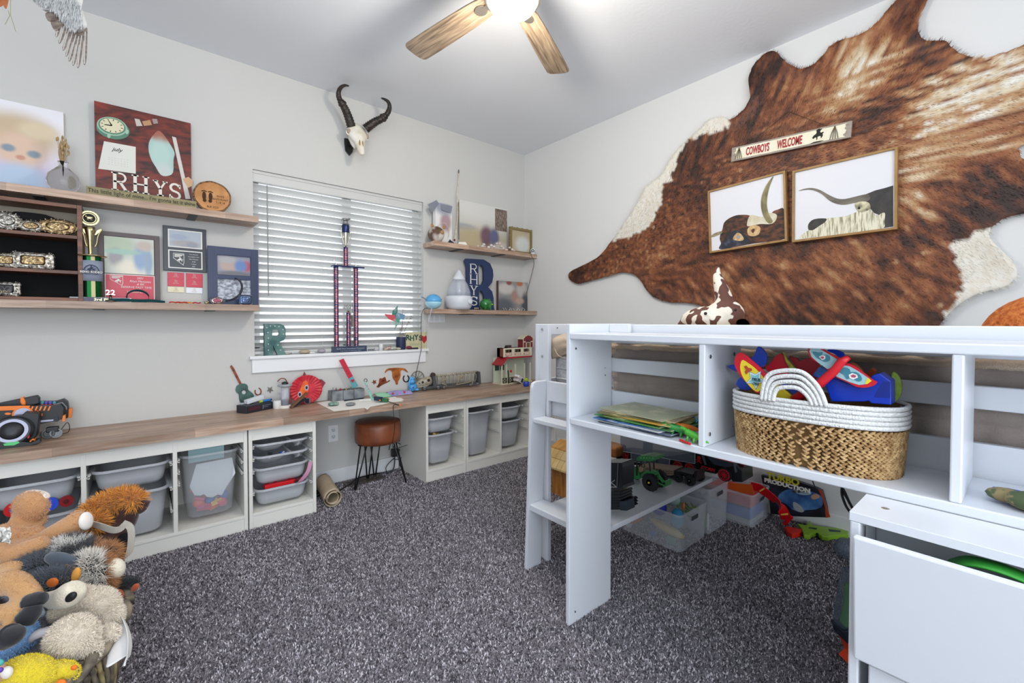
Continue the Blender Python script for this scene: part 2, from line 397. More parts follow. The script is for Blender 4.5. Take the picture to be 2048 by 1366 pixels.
# ================================================================ worktop and wall shelves made of glued staves
def stave_board(root, x0, x1, y0, y1, z0, z1, rows, rng, lmin=.22, lmax=.5, mt=None):
    w = (y1-y0)/rows
    for r_ in range(rows):
        x = x0-rng.random()*.25
        while x < x1:
            e = x+lmin+rng.random()*(lmax-lmin); a, b = max(x, x0), min(e, x1)
            if x1-b < .08: b = x1; e = x1+1
            if b-a > .001: obj('stave', MB().box(a, b-.0003, y0+w*r_, y0+w*(r_+1)-.0003, z0, z1), mt or M_stave, root)
            x = e
rng = random.Random(4)
wt = thing('worktop', 'long butcher block worktop of brown staves along the window wall', 'counter', (1.1, WA-.23, .56))
stave_board(wt, -.62, WB, 2.76, WA, .56, .598, 10, rng, .35, .75)
SD = .18
def shelf(x0, x1, z0, z1, label, brk):
    s = thing('floating_shelf', label, 'shelf', ((x0+x1)/2, WA-SD/2, z0))
    stave_board(s, x0, x1, WA-SD, WA, z0, z1, 4, rng, .25, .45)
    for bx in brk: obj('bracket', MB().box(bx-.02, bx+.02, WA-SD+.02, WA, z0-.004, z0), M_black, s)
    return s
ZU, ZL = 1.787, 1.253
shelf(-.75, .572, ZU-.036, ZU, 'brown wooden shelf left of the window, the upper one carrying the red poster', (-.35, .25))
shelf(-.75, .572, ZL-.036, ZL, 'brown wooden shelf left of the window, the lower one carrying trophy and frames', (-.15, .33))
shelf(1.785, WB, ZU-.036, ZU, 'short brown shelf right of the window, the upper one carrying landscape canvas', (2.05, 2.5))
shelf(1.785, WB, ZL-.036, ZL, 'short brown shelf right of the window, the lower one carrying the humidifiers', (2.15, 2.55))
# ================================================================ storage cabinets with pull-out bins
CY = 2.787
def cabinet(x0, x1, divs, label, rails):
    c = thing('storage_cabinet', label, 'cabinet', ((x0+x1)/2, (CY+WA)/2, 0)); t = .018; yb = WA-.016
    for a in (x0, x1-t): obj('side_panel', MB().box(a, a+t, CY, yb, 0, .56), M_cab, c, bevel=.001)
    obj('top_panel', MB().box(x0+t, x1-t, CY+.002, yb, .545, .56), M_cab, c, bevel=.001)
    obj('front_rail', MB().box(x0+t, x1-t, CY+.003, CY+.02, .492, .545), M_cab, c, bevel=.001)
    obj('bottom_shelf', MB().box(x0+t, x1-t, CY+.001, yb, .07, .086), M_cab, c, bevel=.001)
    obj('plinth', MB().box(x0+t, x1-t, CY+.004, CY+.02, 0, .07), M_cab, c, bevel=.001)
    obj('back_panel', MB().box(x0+t, x1-t, yb-.004, yb, .086, .545), M_cab, c)
    for d in divs: obj('divider', MB().box(d-.009, d+.009, CY+.001, yb-.004, .086, .545), M_cab, c, bevel=.001)
    e = [x0+t]+[q for d in divs for q in (d-.009, d+.009)]+[x1-t]
    for k in range(0, len(e), 2):
        for z in rails[k//2]:
            for s, xx in ((1, e[k]), (-1, e[k+1])):
                m_ = MB(); a, b = sorted((xx, xx+s*.011)); m_.box(a, b, CY+.012, yb-.02, z, z+.003); m_.box(a, b, CY+.012, yb-.02, z-.011, z-.008)
                a, b = sorted((xx, xx+s*.003)); m_.box(a, b, CY+.012, yb-.02, z-.011, z+.003)
                obj('runner', m_, M_cab, c)
    return c
def frost(name, col, tr=.45, rough=.45): return mat(name, col, rough, trans=tr)
M_bin = mat('frosted_bin', '#d5d8de', .5, alpha=.58)
def pocket(x0, x1, y0, y1, zt, zb, tap, r=.045):
    """open tray body between rim height zt and floor zb"""
    out = []; cx, cy = (x0+x1)/2, (y0+y1)/2; w, d = x1-x0, y1-y0; n = 6
    def sec(k, z, rr): return [V(a, b, z) for a, b in rrect(cx, cy, w*k[0], d*k[1], rr, n)]
    kx, ky = 1-tap/w, 1-tap/d
    out = [sec((1, 1), zt, r), sec(((1+kx)/2, (1+ky)/2), (zt+zb)/2, r), sec((kx, ky), zb+.018, r*.9), sec((kx-.03/w, ky-.03/d), zb+.003, r*.7), sec((kx-.06/w, ky-.06/d), zb, r*.5)]
    th = .0025; inn = [sec((kx-.06/w, ky-.06/d), zb+th, r*.5), sec((kx-.03/w-2*th/w, ky-.03/d-2*th/d), zb+.004, r*.7), sec((kx-2*th/w, ky-2*th/d), zb+.019, r*.9), sec((1-2*th/w, 1-2*th/d), zt, r*.95)]
    m_ = MB(); m_.loft(out+inn, caps=False); k = len(out[0])
    m_.f.append(tuple(4*k+i for i in range(k))); m_.f.append(tuple(5*k+i for i in range(k))[::-1]); m_.m += [0, 0]
    # join the rims
    L_ = 8
    for i in range(k): m_.f.append((i, (i+1) % k, L_*k+(i+1) % k, L_*k+i)); m_.m.append(0)
    return m_
def rim(x0, x1, y0, y1, z, lip=.012, hh=.012, r=.05, mt=None):
    m_ = MB(); cx, cy = (x0+x1)/2, (y0+y1)/2; w, d = x1-x0, y1-y0
    o = rrect(cx, cy, w+2*lip, d+2*lip, r+lip, 6); i_ = rrect(cx, cy, w, d, r, 6)
    k = len(o); vs = [V(a, b, z) for a, b in o]+[V(a, b, z-hh) for a, b in o]+[V(a, b, z-hh) for a, b in i_]+[V(a, b, z) for a, b in i_]; fs = []
    for q in range(4):
        for j in range(k): fs.append((q*k+j, q*k+(j+1) % k, ((q+1) % 4)*k+(j+1) % k, ((q+1) % 4)*k+j))
    return m_.add(vs, fs)
def bin_(x0, x1, zt, h, label, group=None, tilt=0, mt=None, split=False, grp=None):
    m = mt or M_bin; b = thing('storage_bin', label, 'bin', ((x0+x1)/2, CY+.21, zt-h), grp or 'pull-out bins in the storage cabinets')
    ya, yb = CY+.012, CY+.40; a, c = x0+.021, x1-.021
    if split:
        s_ = a+(c-a)*.66
        obj('tray', pocket(a, s_-.004, ya+.02, yb-.02, zt-.006, zt-h, .05), m, b, smooth=True)
        obj('tray', pocket(s_+.006, c, ya+.02, yb-.02, zt-.006, zt-h, .04), m, b, smooth=True)
        mm = MB(); mm.box(a-.004, a+.0, ya, yb, zt-.008, zt); mm = rim(a, c, ya+.012, yb, zt)
        mm.box(s_-.004, s_+.006, ya+.01, yb, zt-.008, zt-.002)
    else:
        obj('tray', pocket(a, c, ya+.012, yb, zt-.002, zt-h, .03 if h < .2 else .045), m, b, smooth=True)
        mm = rim(a, c, ya+.012, yb, zt)
    for s, xx in ((-1, a), (1, c)):
        p, q = sorted((xx+s*.006, xx+s*.021)); mm.box(p, q, ya+.01, yb-.02, zt-.012, zt-.003)
    obj('rim', mm, m, b, bevel=.002)
    return b
RA = [(.44, .385, .32, .255, .19)]
c1 = cabinet(-.534, .456, (-.193, .139), 'wide white three-column storage cabinet at the left end', [(.44, .32, .20), (.437, .312, .20), (.445, .385, .325)])
c2 = cabinet(.462, .815, (), 'narrow white storage cabinet just left of the leather stool', [(.452, .382, .312, .192)])
c3 = cabinet(1.562, 1.905, (), 'narrow white storage cabinet just right of the leather stool', [(.44, .39, .32, .21)])
c4 = cabinet(1.909, 2.889, (2.247, 2.563), 'wide white three-column storage cabinet in the far corner', [(.44, .36, .27), (.44, .38, .32, .24), (.44, .36, .28, .2)])
bin_(-.516, -.202, .449, .11, 'shallow frosted bin at the far left end of the cabinet row, upper slot')
bin_(-.516, -.202, .295, .17, 'frosted bin at the far left holding red and blue discs')
bin_(-.184, .130, .449, .105, 'shallow frosted bin above the plush horse head')
bin_(-.184, .130, .323, .225, 'deep frosted bin behind the plush horse head')
bin_(.148, .438, .457, .345, mt=mat('thin_frost', '#d4d8de', .5, alpha=.22), label='tall frosted bin full of pastel toys left of the four-tray column')
bin_(.48, .797, .459, .055, 'split shallow tray, topmost of four beside the paper roll', split=True)
bin_(.48, .797, .389, .055, 'split shallow tray, second from the top beside the paper roll', split=True)
bin_(.48, .797, .319, .10, 'frosted bin, third from the top beside the paper roll')
bin_(.48, .797, .199, .10, 'lowest frosted bin of four beside the paper roll, red toys on top')
bin_(1.58, 1.84, .448, .115, 'upper frosted bin in the narrow cabinet right of the stool')
bin_(1.58, 1.84, .328, .225, 'lower deep frosted bin in the narrow cabinet right of the stool')
bin_(1.927, 2.19, .448, .35, 'tall pale bin in the corner cabinet, nearest the stool')
bin_(2.256, 2.51, .445, .11, 'small bin high up in the corner cabinet behind the ladder')
bin_(2.256, 2.51, .33, .225, 'deep bin low in the corner cabinet behind the ladder')
bin_(2.572, 2.83, .40, .30, 'pale bin at the very corner seen between the ladder planks')
# what lies in the bins
def lumps(name, x0, x1, y0, y1, z0, z1, n, cols, label, seed, rr=(.014, .03), cat='toys'):
    q = random.Random(seed)
    for i in range(n):
        r_ = q.uniform(*rr); c = V(q.uniform(x0+r_, x1-r_), q.uniform(y0+r_, y1-r_), q.uniform(z0+r_, max(z0+r_+.001, z1-r_)))
        rot = Matrix.Rotation(q.random()*3, 3, 'X')@Matrix.Rotation(q.random()*3, 3, 'Z')
        col = q.choice(cols); mb = MB()
        k = i % 3
        if k == 0: mb.ball(c, (r_, r_*.7, r_*.8), 10, rot)
        elif k == 1:
            vs = MB().box(-r_, r_, -r_*.6, r_*.6, -r_*.35, r_*.35); mb.add([rot@v+c for v in vs.v], vs.f)
        else: mb.tube([c+rot@V(-r_, 0, 0), c+rot@V(r_, 0, 0)], r_*.45, 10)
        one(name, mb, mat('toy_'+col[1:], col, .4), label, cat, group=label, smooth=(k == 0), bevel=.002 if k == 1 else 0)
PAST = ['#e86a4a', '#e8b93a', '#c95a9a', '#58b8b0', '#4a78c8', '#e05070', '#f0904a']
lumps('toy_piece', .205, .385, CY+.055, CY+.15, .12, .30, 26, PAST, 'pastel toy piece inside the tall frosted bin', 2, (.02, .034))
lumps('toy_piece', .52, .76, CY+.03, CY+.2, .185, .215, 9, ['#c81820', '#d01828', '#2a3a80', '#802030'], 'red or dark toy piece heaped on the lowest tray', 5, (.014, .026))
lumps('toy_piece', -.12, .06, CY+.03, CY+.12, .355, .42, 7, ['#e0d040', '#9090d0', '#d89090'], 'pale toy piece in the shallow bin above the horse', 6, (.018, .028))
lumps('toy_piece', .51, .74, CY+.03, CY+.16, .36, .388, 7, ['#2060c8', '#e8e8e8', '#404850'], 'small toy piece on the second split tray', 8, (.008, .013))
lumps('toy_piece', 1.62, 1.72, CY+.03, CY+.16, .29, .34, 5, ['#b8a060', '#707040'], 'olive toy piece in the bin right of the stool', 9, (.016, .024))
one('paper_fan', MB().box(.2, .36, CY+.10, CY+.104, .40, .478, Matrix.Rotation(R(0), 4, 'Z')), mat('aqua_paper', '#a9cdd3', .7), 'sheet of pale aqua card sticking up from the tall bin', 'card')
fr = Fr((.17, CY+.048, .25), (1, 0, .03), (0, 0, 1))
one('scalloped_card', MB().prism([(.03, .04), (.05, -.01), (.075, -.02), (.09, -.015), (.105, -.035), (.13, -.045), (.15, -.035), (.17, -.045), (.19, -.01), (.235, .06), (.22, .15), (.06, .15)], fr, -.001, .0005), mat('pale_card', '#d6dde2', .7), 'pale scalloped card pressed against the front inside the tall bin', 'card')
one('pink_strap', MB().ribbon(spline([(.787, CY+.012, .31), (.77, CY+.004, .26), (.735, CY+.006, .215), (.70, CY+.012, .195)], 5), .022, (1, 0, .4), .002), mat('pink_cloth', '#c48aa8', .7), 'pink strap hanging between the third and fourth trays', 'strap')
one('red_case', MB().box(.545, .70, CY+.03, CY+.06, .196, .216), M_red, 'flat red plastic toy lying across the lowest tray', 'toy', bevel=.003)
for k, (u, v, rx, c1_, c2_) in enumerate(((28, 1019, .03, '#c8141c', '#3a5aa0'), (100, 1008, .028, '#2a50d0', '#2a50d0'), (133, 1002, .024, '#8a1820', '#5a1418'))):
    p = PY(u, v, CY+.02); mb = MB().lathe([(rx, -.006), (rx, .006)], p, 20, Matrix.Rotation(R(90), 4, 'X')); mb.mi = 1; mb.lathe([(rx*.42, -.007), (rx*.42, .008)], p, 16, Matrix.Rotation(R(90), 4, 'X'))
    one('toy_disc', mb, [mat('disc_'+c1_[1:], c1_, .4), mat('disc_'+c2_[1:], c2_, .4)], ['red toy disc with a blue hub at the far left', 'bright blue toy disc behind the raised plush foot', 'dark red toy disc right of the blue disc'][k], 'toy')
# ================================================================ loft bed, bookcase, ladder, chest
BX0, BX1 = 1.23, 1.465
YE = 1.135; YN = -.52
bed = thing('loft_bed', 'low white loft bed frame running along the cowhide wall', 'bed', (1.95, .5, 0))
def bd(name, a, b, c, d, e, f, root=bed, m=None, bev=.003, **k): return obj(name, MB().box(a, b, c, d, e, f), m or M_white, root, bevel=bev, **k)
RX = 1.49
bd('corner_post', RX, RX+.075, 1.555, 1.58, 0, 1.14); bd('corner_post', RX, RX+.022, 1.49, 1.555, 0, 1.14)
bd('corner_post', 2.42, 2.495, 1.555, 1.58, 0, 1.14)
bd('head_rail', RX+.075, 2.42, 1.557, 1.577, 1.085, 1.14); bd('head_rail', RX+.075, 2.42, 1.557, 1.577, .74, .87)
bd('side_rail', RX, RX+.022, YN, YE, 1.065, 1.1405)
bd('side_rail', RX, RX+.022, YN, YE, .947, 1.001)
bd('side_rail', RX, RX+.022, YN, 1.49, .775, .868)
bd('side_rail', RX+.03, RX+.05, YN, 1.5, .70, .775)
bd('side_rail', 2.473, 2.495, YN, 1.555, .70, 1.0)
for i in range(9): bd('bed_slat', RX+.05, 2.47, YN+.1+.22*i, YN+.17+.22*i, .80, .82)
def bolt(root, c, ax, r=.006): 
    m_ = MB(); c = V(*c); ax = V(*ax); m_.cyl(c, c+ax*.003, r, 12); m_.cyl(c+ax*.003, c+ax*.0035, r*.5, 6); obj('bolt', m_, M_chrome, root)
for z in (1.115, .985): bolt(bed, (RX, 1.53, z), (-1, 0, 0))
bolt(bed, (RX+.13, 1.557, 1.12), (0, -1, 0), .004)
M_quilt = mat('taupe_quilt', '#8c8079', .9, col2='#a0958c', scale=6, bump=.25, bscale=260, sheen=.3)
M_quiltt = mat('tan_waffle', '#b39c85', .95, col2='#c4b09a', scale=8, bump=.5, bscale=330, sheen=.2)
M_sheet = mat('mattress_cloth', '#bdb9bd', .9, col2='#cfcccf', scale=30, bump=.6, bscale=90)
mt = thing('mattress', 'pale quilted mattress on the loft bed', 'mattress', (1.98, .5, .82))
def rbx(x0, x1, y0, y1, z0, z1, r=.03, nz=8, wob=0):
    m_ = MB(); secs = []
    for i in range(nz+1):
        t = i/nz; z = z0+(z1-z0)*t; e = r*(1-math.sqrt(max(0, 1-(max(0, 1-t*4))**2)))+r*(1-math.sqrt(max(0, 1-(max(0, t*4-3))**2)))
        secs.append([V(a+wob*noise.noise(V(b*3, z*9, 1)), b, z) for a, b in rrect((x0+x1)/2, (y0+y1)/2, x1-x0-2*e, y1-y0-2*e, .04, 5)])
    return m_.loft(secs)
obj('core', rbx(1.56, 2.44, YN+.03, 1.53, .82, 1.035), M_sheet, mt, smooth=True)
for z in (.875, .925, .975): 
    pts = [V(1.559, y, z+.002*math.sin(y*9)) for y in np.linspace(1.1, 1.5, 9)]
    obj('piping', MB().tube(pts, .0035, 6), M_sheet, mt)
qt = thing('quilt', 'taupe quilt with a tan waffle top draped over the loft mattress', 'bedding', (1.9, .3, .84))
def qside(u, v):                                    # hanging side facing the room
    y = YN+.02+(1.13-YN)*u; z = 1.068-.225*v
    f = .012*math.sin(y*16)+.008*math.sin(y*37+2)+.006*noise.noise(V(y*14, z*8, 0))
    seam = -.010*math.exp(-((z-.965+.01*math.sin(y*5))/.008)**2)-.008*math.exp(-((z-.905)/.006)**2)
    tuft = .004*math.sin(y*105)*(.5+.5*math.sin(z*60))
    return V(1.545-abs(f)*.7-seam*-1*0-.008*math.sin(v*3.1)+tuft*.5-seam, y, z)
obj('hanging_side', MB().grid(qside, 220, 30), M_quilt, qt, smooth=True, solid=.006)
for z in (.968, .905):
    pts = [qside((y-YN-.02)/(1.13-YN), (1.068-z)/.225)+V(-.003, 0, .006*math.sin(y*5+z)) for y in np.linspace(YN+.05, 1.11, 60)]
    obj('seam', MB().tube(pts, .0022, 5), M_quilt, qt)
def qtop(u, v):
    y = YN+.02+(1.15-YN)*u; x = 1.519+.9*v; d = min(v*12, 1)
    return V(x, y, 1.062+.012*d+.010*noise.noise(V(x*7, y*7, 3))*d+.007*noise.noise(V(x*2, y*19, 3))-(.018*(1-d)**2))
obj('waffle_top', MB().grid(qtop, 160, 40), M_quiltt, qt, smooth=True, solid=.012)
def fold(u, v):                                     # rumpled end that hangs in the ladder gap
    y = 1.13+.385*u; a = v*2.4; r_ = .035+.014*noise.noise(V(y*12, v*4, 0))
    return V(1.57-r_*math.sin(a)*1.0+.1*max(0, 1-v*3), y, 1.055-.02*v+r_*math.cos(a)*.8+.012*math.sin(y*22+v*3)-.03*u*v)
obj('rumpled_end', MB().grid(fold, 50, 16), M_quiltt, qt, smooth=True, solid=.01)
obj('hem_tie', MB().tube(spline([(1.535, 1.50, 1.03), (1.52, 1.45, .99), (1.515, 1.40, .985)], 4), .002, 6), M_quiltt, qt)
# bookcase joined to the bed
bc = thing('bookcase', 'white open bookcase unit in front of the loft bed', 'bookcase', (1.35, .4, 0))
bd('end_panel', BX0, BX1+.02, 1.117, YE, 0, 1.143, bc); 
bd('top_board', BX0, BX1+.015, YN, 1.117, 1.086, 1.108, bc)
bd('shelf_board', BX0, BX1+.01, YN, 1.117, .769, .791, bc)
bd('back_strip', BX1, BX1+.018, 1.02, 1.117, 1.108, 1.143, bc)
for y in (.604, .086): bd('divider', BX0+.002, BX1+.01, y, y+.018, .791, 1.086, bc)
bd('end_panel', BX0, BX1, YN-.02, YN, 0, 1.143, bc)
for x in (1.262, 1.42):
    for z in (.825, 1.05): bolt(bc, (x, .604, z), (0, -1, 0))
    bolt(bc, (x, 1.117, 1.05), (0, -1, 0), .0045) if x < 1.3 else None
for z in (.965, .935): bolt(bc, (1.44, 1.117, z), (0, -1, 0), .003)
bolt(bc, (1.262, 1.117, .045), (0, -1, 0), .004)
ld = thing('bed_ladder', 'short white ladder with two treads leaning on the loft bed', 'ladder', (1.42, 1.33, 0))
for y in (1.50, 1.142):
    m_ = MB(); pr = [(1.363, 0), (1.455, 0), (1.49, .872), (1.425, .872), (1.405, .865), (1.398, .845)]
    m_.prism(pr, Fr((0, y, 0), (1, 0, 0), (0, 0, 1)), -.018, 0); obj('side_plank', m_, M_white, ld, bevel=.003)
bd('tread', 1.40, 1.478, 1.16, 1.50, .682, .702, ld); bd('tread', 1.385, 1.47, 1.16, 1.50, .285, .305, ld); bd('tread_nose', 1.38, 1.387, 1.16, 1.50, .275, .303, ld)
# pull-out desk under the bed
ZD = .285
dk = thing('play_table', 'low white pull-out table under the loft bed', 'table', (1.9, 1.4, 0))
bd('table_top', 1.478, 2.43, 1.14, 1.485, ZD-.022, ZD, dk)
bd('table_leg', 1.478, 1.50, 1.142, 1.16, 0, ZD-.022, dk); bd('table_leg', 2.0, 2.02, 1.475, 1.485, 0, ZD-.022, dk)
# chest with tilted front, nearest the camera
cx0, cx1, cy0, cy1, cz = 1.087, 1.228, -.52, .234, .77
ch = thing('toy_chest', 'white toy chest with a tilting front, jammed against the bookcase', 'chest', (1.16, -.1, 0))
bd('top_board', cx0, cx1, cy0, cy1, cz-.018, cz, ch, bev=.001)
bd('side_panel', cx0+.001, cx1, cy1-.018, cy1-.001, 0, cz-.018, ch); bd('side_panel', cx0+.001, cx1, cy0, cy0+.018, 0, cz-.018, ch)
bd('back_panel', cx1-.008, cx1, cy0+.018, cy1-.018, 0, cz-.018, ch)
bd('floor_panel', cx0+.01, cx1-.008, cy0+.018, cy1-.018, .05, .066, ch)
Md = Matrix.Translation(V(cx0-.004, 0, .49))@Matrix.Rotation(R(-4.2), 4, 'Y')
obj('tilting_front', MB().box(-.016, 0, cy0+.01, cy1-.014, 0, .248, Md), M_white, ch, bevel=.0035)
bd('lower_front', cx0-.002, cx0+.012, cy0+.02, cy1-.034, .02, .478, ch)
bolt(ch, (1.16, .19, cz-.003), (0, 0, 1), .007)
obj('hinge_pin', MB().cyl((cx0+.02, .214, .72), (cx0+.02, .214, .742), .003, 8), M_chrome, ch)
# ================================================================ ceiling fan
FC = V(1.225, 1.44, 2.5)
fan = thing('ceiling_fan', 'ceiling fan with driftwood blades and a glowing white globe', 'fan', (FC.x, FC.y, 2.44))
M_blade = mat('driftwood', '#5a4a3c', .5, col2='#a8937a', scale=5, stretch=(1.2, 16, 1), lo=.3, hi=.72, detail=6, dist=.6)
M_nick = mat('brushed_nickel', '#a79f95', .35, .9)
gb = mat('lit_globe', '#fff4e0', .4, emis=14)
obj('globe', MB().lathe([(.02, -.052), (.06, -.046), (.092, -.028), (.108, 0), (.104, .03)], FC, 40), gb, fan, smooth=True)
obj('globe_rim', MB().lathe([(.105, .004), (.119, .006), (.122, .03), (.112, .05), (.09, .055)], FC, 40), M_nick, fan, smooth=True)
obj('motor_housing', MB().lathe([(.09, .055), (.12, .07), (.13, .10), (.13, .15), (.10, .18), (.03, .19)], FC, 40), M_nick, fan, smooth=True)
obj('downrod', MB().cyl(FC+V(0, 0, .18), FC+V(0, 0, .25), .013, 16), M_nick, fan)
obj('canopy', MB().lathe([(.02, .20), (.05, .215), (.068, .24), (.07, CEIL-FC.z)], FC, 32), M_nick, fan, smooth=True)
for k in range(5):
    a = R(99-72*k); d = V(math.cos(a), math.sin(a), 0); s = V(-math.sin(a), math.cos(a), 0)
    rt = Matrix.Rotation(R(9), 3, d); fr = Fr(FC+V(0, 0, .052), d, rt@s)
    pl = [(.13, -.03), (.18, -.052), (.40, -.062), (.62, -.066), (.665, -.060), (.678, -.03), (.68, .02), (.670, .058), (.62, .064), (.40, .060), (.18, .050), (.13, .03)]
    mb = MB().prism(smooth_poly(pl, 3), fr, -.004, .004)
    # own local axes so that the grain runs along each blade
    b_ = bpy.data.objects.new('blade', bpy.data.meshes.new('blade')); Mi = Matrix((fr.x, fr.y, fr.n)).transposed().to_4x4(); Mi.translation = fr.o
    b_.data.from_pydata([tuple(Mi.inverted()@v) for v in mb.v], [], mb.f); b_.data.materials.append(M_blade); COL.objects.link(b_); b_.parent = fan
    b_.matrix_local = Matrix.Translation(-LOC[fan])@Mi
    am = MB(); am.fbox(fr, .075, .17, -.012, .012, -.012, -.004); am.prism(circ(.185, 0, .032, .026), fr, -.010, -.004)
    obj('blade_arm', am, M_nick, fan, bevel=.003)
fl = bpy.data.lights.new('fan_lamp', 'POINT'); fl.energy = 17; fl.color = (1, .93, .82); fl.shadow_soft_size = .09
fo = bpy.data.objects.new('fan_lamp', fl); COL.objects.link(fo); fo.location = FC+V(0, 0, -.15)
# ================================================================ things on the window wall and its shelves
def spx(p): return (Vector(p)-CAM).dot(cF)/FPX
def rpx(fr, tl, br): a = fr.px(*tl); b = fr.px(*br); return a[0], b[0], b[1], a[1]
W0 = lambda off=0: Fr((0, WA-off, 0), (1, 0, 0), (0, 0, 1))
def T(name, label, cat, p, group=None): return thing(name, label, cat, p, group)
def canvas(name, label, x0, x1, z0, z1, off, th, front, side, cat='picture', frame=None, fw=0, fm=None, fth=.01, fr=None):
    fr = fr or W0(off); t = T(name, label, cat, fr.P((x0+x1)/2, z0, 0))
    obj('canvas' if not fw else 'backing', MB().fbox(fr, x0, x1, z0, z1, -th, 0), side, t)
    obj('print', MB().fbox(fr, x0+fw*.8+.0005, x1-fw*.8-.0005, z0+fw*.8+.0005, z1-fw*.8-.0005, 0, .0008), front, t)
    if fw:
        m_ = MB()
        m_.prism([(x0, z0), (x1, z0), (x1, z1), (x0, z1)], fr, 0, fth, holes=[[(x0+fw, z0+fw), (x1-fw, z0+fw), (x1-fw, z1-fw), (x0+fw, z1-fw)]]); obj('frame', m_, fm, t, bevel=.001)
    return t, fr
def stroke(m_, fr, pts, t, d0, d1):
    pts = [Vector((a, b)) for a, b in pts]; n = len(pts); L_ = []; R_ = []
    for i in range(n):
        d = (pts[min(i+1, n-1)]-pts[max(i-1, 0)]).normalized(); q = Vector((-d.y, d.x))*t/2
        L_.append(pts[i]+q); R_.append(pts[i]-q)
    for i in range(n-1): m_.prism([tuple(R_[i]), tuple(R_[i+1]), tuple(L_[i+1]), tuple(L_[i])], fr, d0, d1)
    return m_
def arc(cx, cy, rx, ry, a0, a1, n=12): return [(cx+rx*math.cos(R(a0+(a1-a0)*i/n)), cy+ry*math.sin(R(a0+(a1-a0)*i/n))) for i in range(n+1)]
def slab(m_, fr, ch, x, y, w, h, t, d0, d1):
    b = lambda x0, x1, y0, y1: m_.fbox(fr, x+x0*w, x+x1*w, y+y0*h, y+y1*h, d0, d1); s = t/h*.45; v = t/w
    if ch in 'RH': b(.02, .02+v*2, 0, s); b(.02, .02+v*2, 1-s, 1); b(.02+v*.5, .02+v*1.5, 0, 1)
    if ch == 'H': b(.98-v*2, .98, 0, s); b(.98-v*2, .98, 1-s, 1); b(.98-v*1.5, .98-v*.5, 0, 1); b(.1, .9, .46, .46+s*1.2)
    if ch == 'R':
        stroke(m_, fr, [(x+w*.15, y+h*(1-s/2))]+arc(x+w*.52, y+h*.73, w*.28, h*(.27-s/2), 90, -90, 10)+[(x+w*.15, y+h*(.46+s/2))], t*.62, d0, d1)
        stroke(m_, fr, [(x+w*.5, y+h*.48), (x+w*.86, y)], t*.85, d0, d1); b(.68, 1.0, 0, s)
    if ch == 'Y':
        stroke(m_, fr, [(x+w*.14, y+h), (x+w*.5, y+h*.45)], t*.9, d0, d1); stroke(m_, fr, [(x+w*.86, y+h), (x+w*.5, y+h*.45)], t*.6, d0, d1)
        b(.5-v/2, .5+v/2, 0, .5); b(.5-v, .5+v, 0, s); b(0, .36, 1-s, 1); b(.66, 1, 1-s, 1)
    if ch == 'S':
        stroke(m_, fr, arc(x+w*.5, y+h*.73, w*.33, h*.22, 20, 250, 12)+arc(x+w*.5, y+h*.27, w*.35, h*.22, 70, -160, 12), t*.8, d0, d1)
        b(.80, .92, .70, .95); b(.06, .18, .05, .3)
# --- upper left shelf ---------------------------------------------------------------------
M_edge = mat('canvas_edge', '#d5d3ce', .8)
fr = W0(.03); xr = fr.px(127, 225)[0]; zt = fr.px(127, 225)[1]
bm = blobmat('portrait_print', '#e6e4ea', [(.62, .30, .34, .38, '#cfc6dc'), (.68, .64, .31, .26, '#c8b294'), (.70, .46, .19, .22, '#dcbea8'), (.62, .47, .05, .045, '#8694a0'), (.79, .44, .05, .045, '#8694a0'), (.70, .38, .035, .03, '#c9937c'), (.68, .12, .20, .20, '#b3c6de'), (.82, .72, .14, .10, '#d8c6a8')], .6)
canvas('canvas_portrait', 'large pale canvas with a blurred child portrait at the left frame edge', xr-.50, xr, ZU, zt, .03, .03, bm, M_edge)
# vase
pv = PY(127, 381, 3.09); pv.z = ZU; s = spx(pv); vz = thing('glass_vase', 'round clear glass vase of dried grass beside the portrait canvas', 'vase', pv)
gls = bpy.data.materials.new('clear_glass'); gls.use_nodes = True; g_ = gls.node_tree.nodes['Principled BSDF'].inputs
g_['Transmission Weight'].default_value = 1; g_['Roughness'].default_value = .02; g_['IOR'].default_value = 1.25; g_['Base Color'].default_value = (.93, .95, .95, 1)
obj('bulb', MB().lathe([(.5*25*s*.8, 0), (15*s, .003), (23*s, 12*s), (25*s, 22*s), (22*s, 34*s), (13*s, 44*s), (7*s, 50*s), (6*s, 56*s), (8*s, 60*s)], pv, 28), gls, vz, smooth=True)
M_dry = mat('dry_grass', '#c6ab80', .9, col2='#8d7452', scale=60)
q = random.Random(2); dg = MB()
for i in range(26):
    a = q.uniform(0, 6.28); e = pv+V(math.cos(a)*q.uniform(0, 9)*s, math.sin(a)*q.uniform(0, 9)*s, q.uniform(78, 108)*s)
    dg.tube(spline([pv+V(0, 0, 30*s), pv+V(0, 0, 55*s), e], 4), [.0008]*8+[.0004], 4)
    dg.ball(e, (.004, .004, .012), 6, Matrix.Rotation(q.uniform(-.4, .4), 3, 'X'))
obj('dried_grass', dg, M_dry, vz)
obj('feather', MB().ribbon(spline([pv+V(0, 0, 50*s), pv+V(-3*s, 0, 80*s), pv+V(-1*s, 0, 108*s)], 4), [.001, .008, .015, .018, .017, .014, .010, .004, .001], (1, 0, 0), .0006), mat('feather_brown', '#9a7d60', .9), vz)
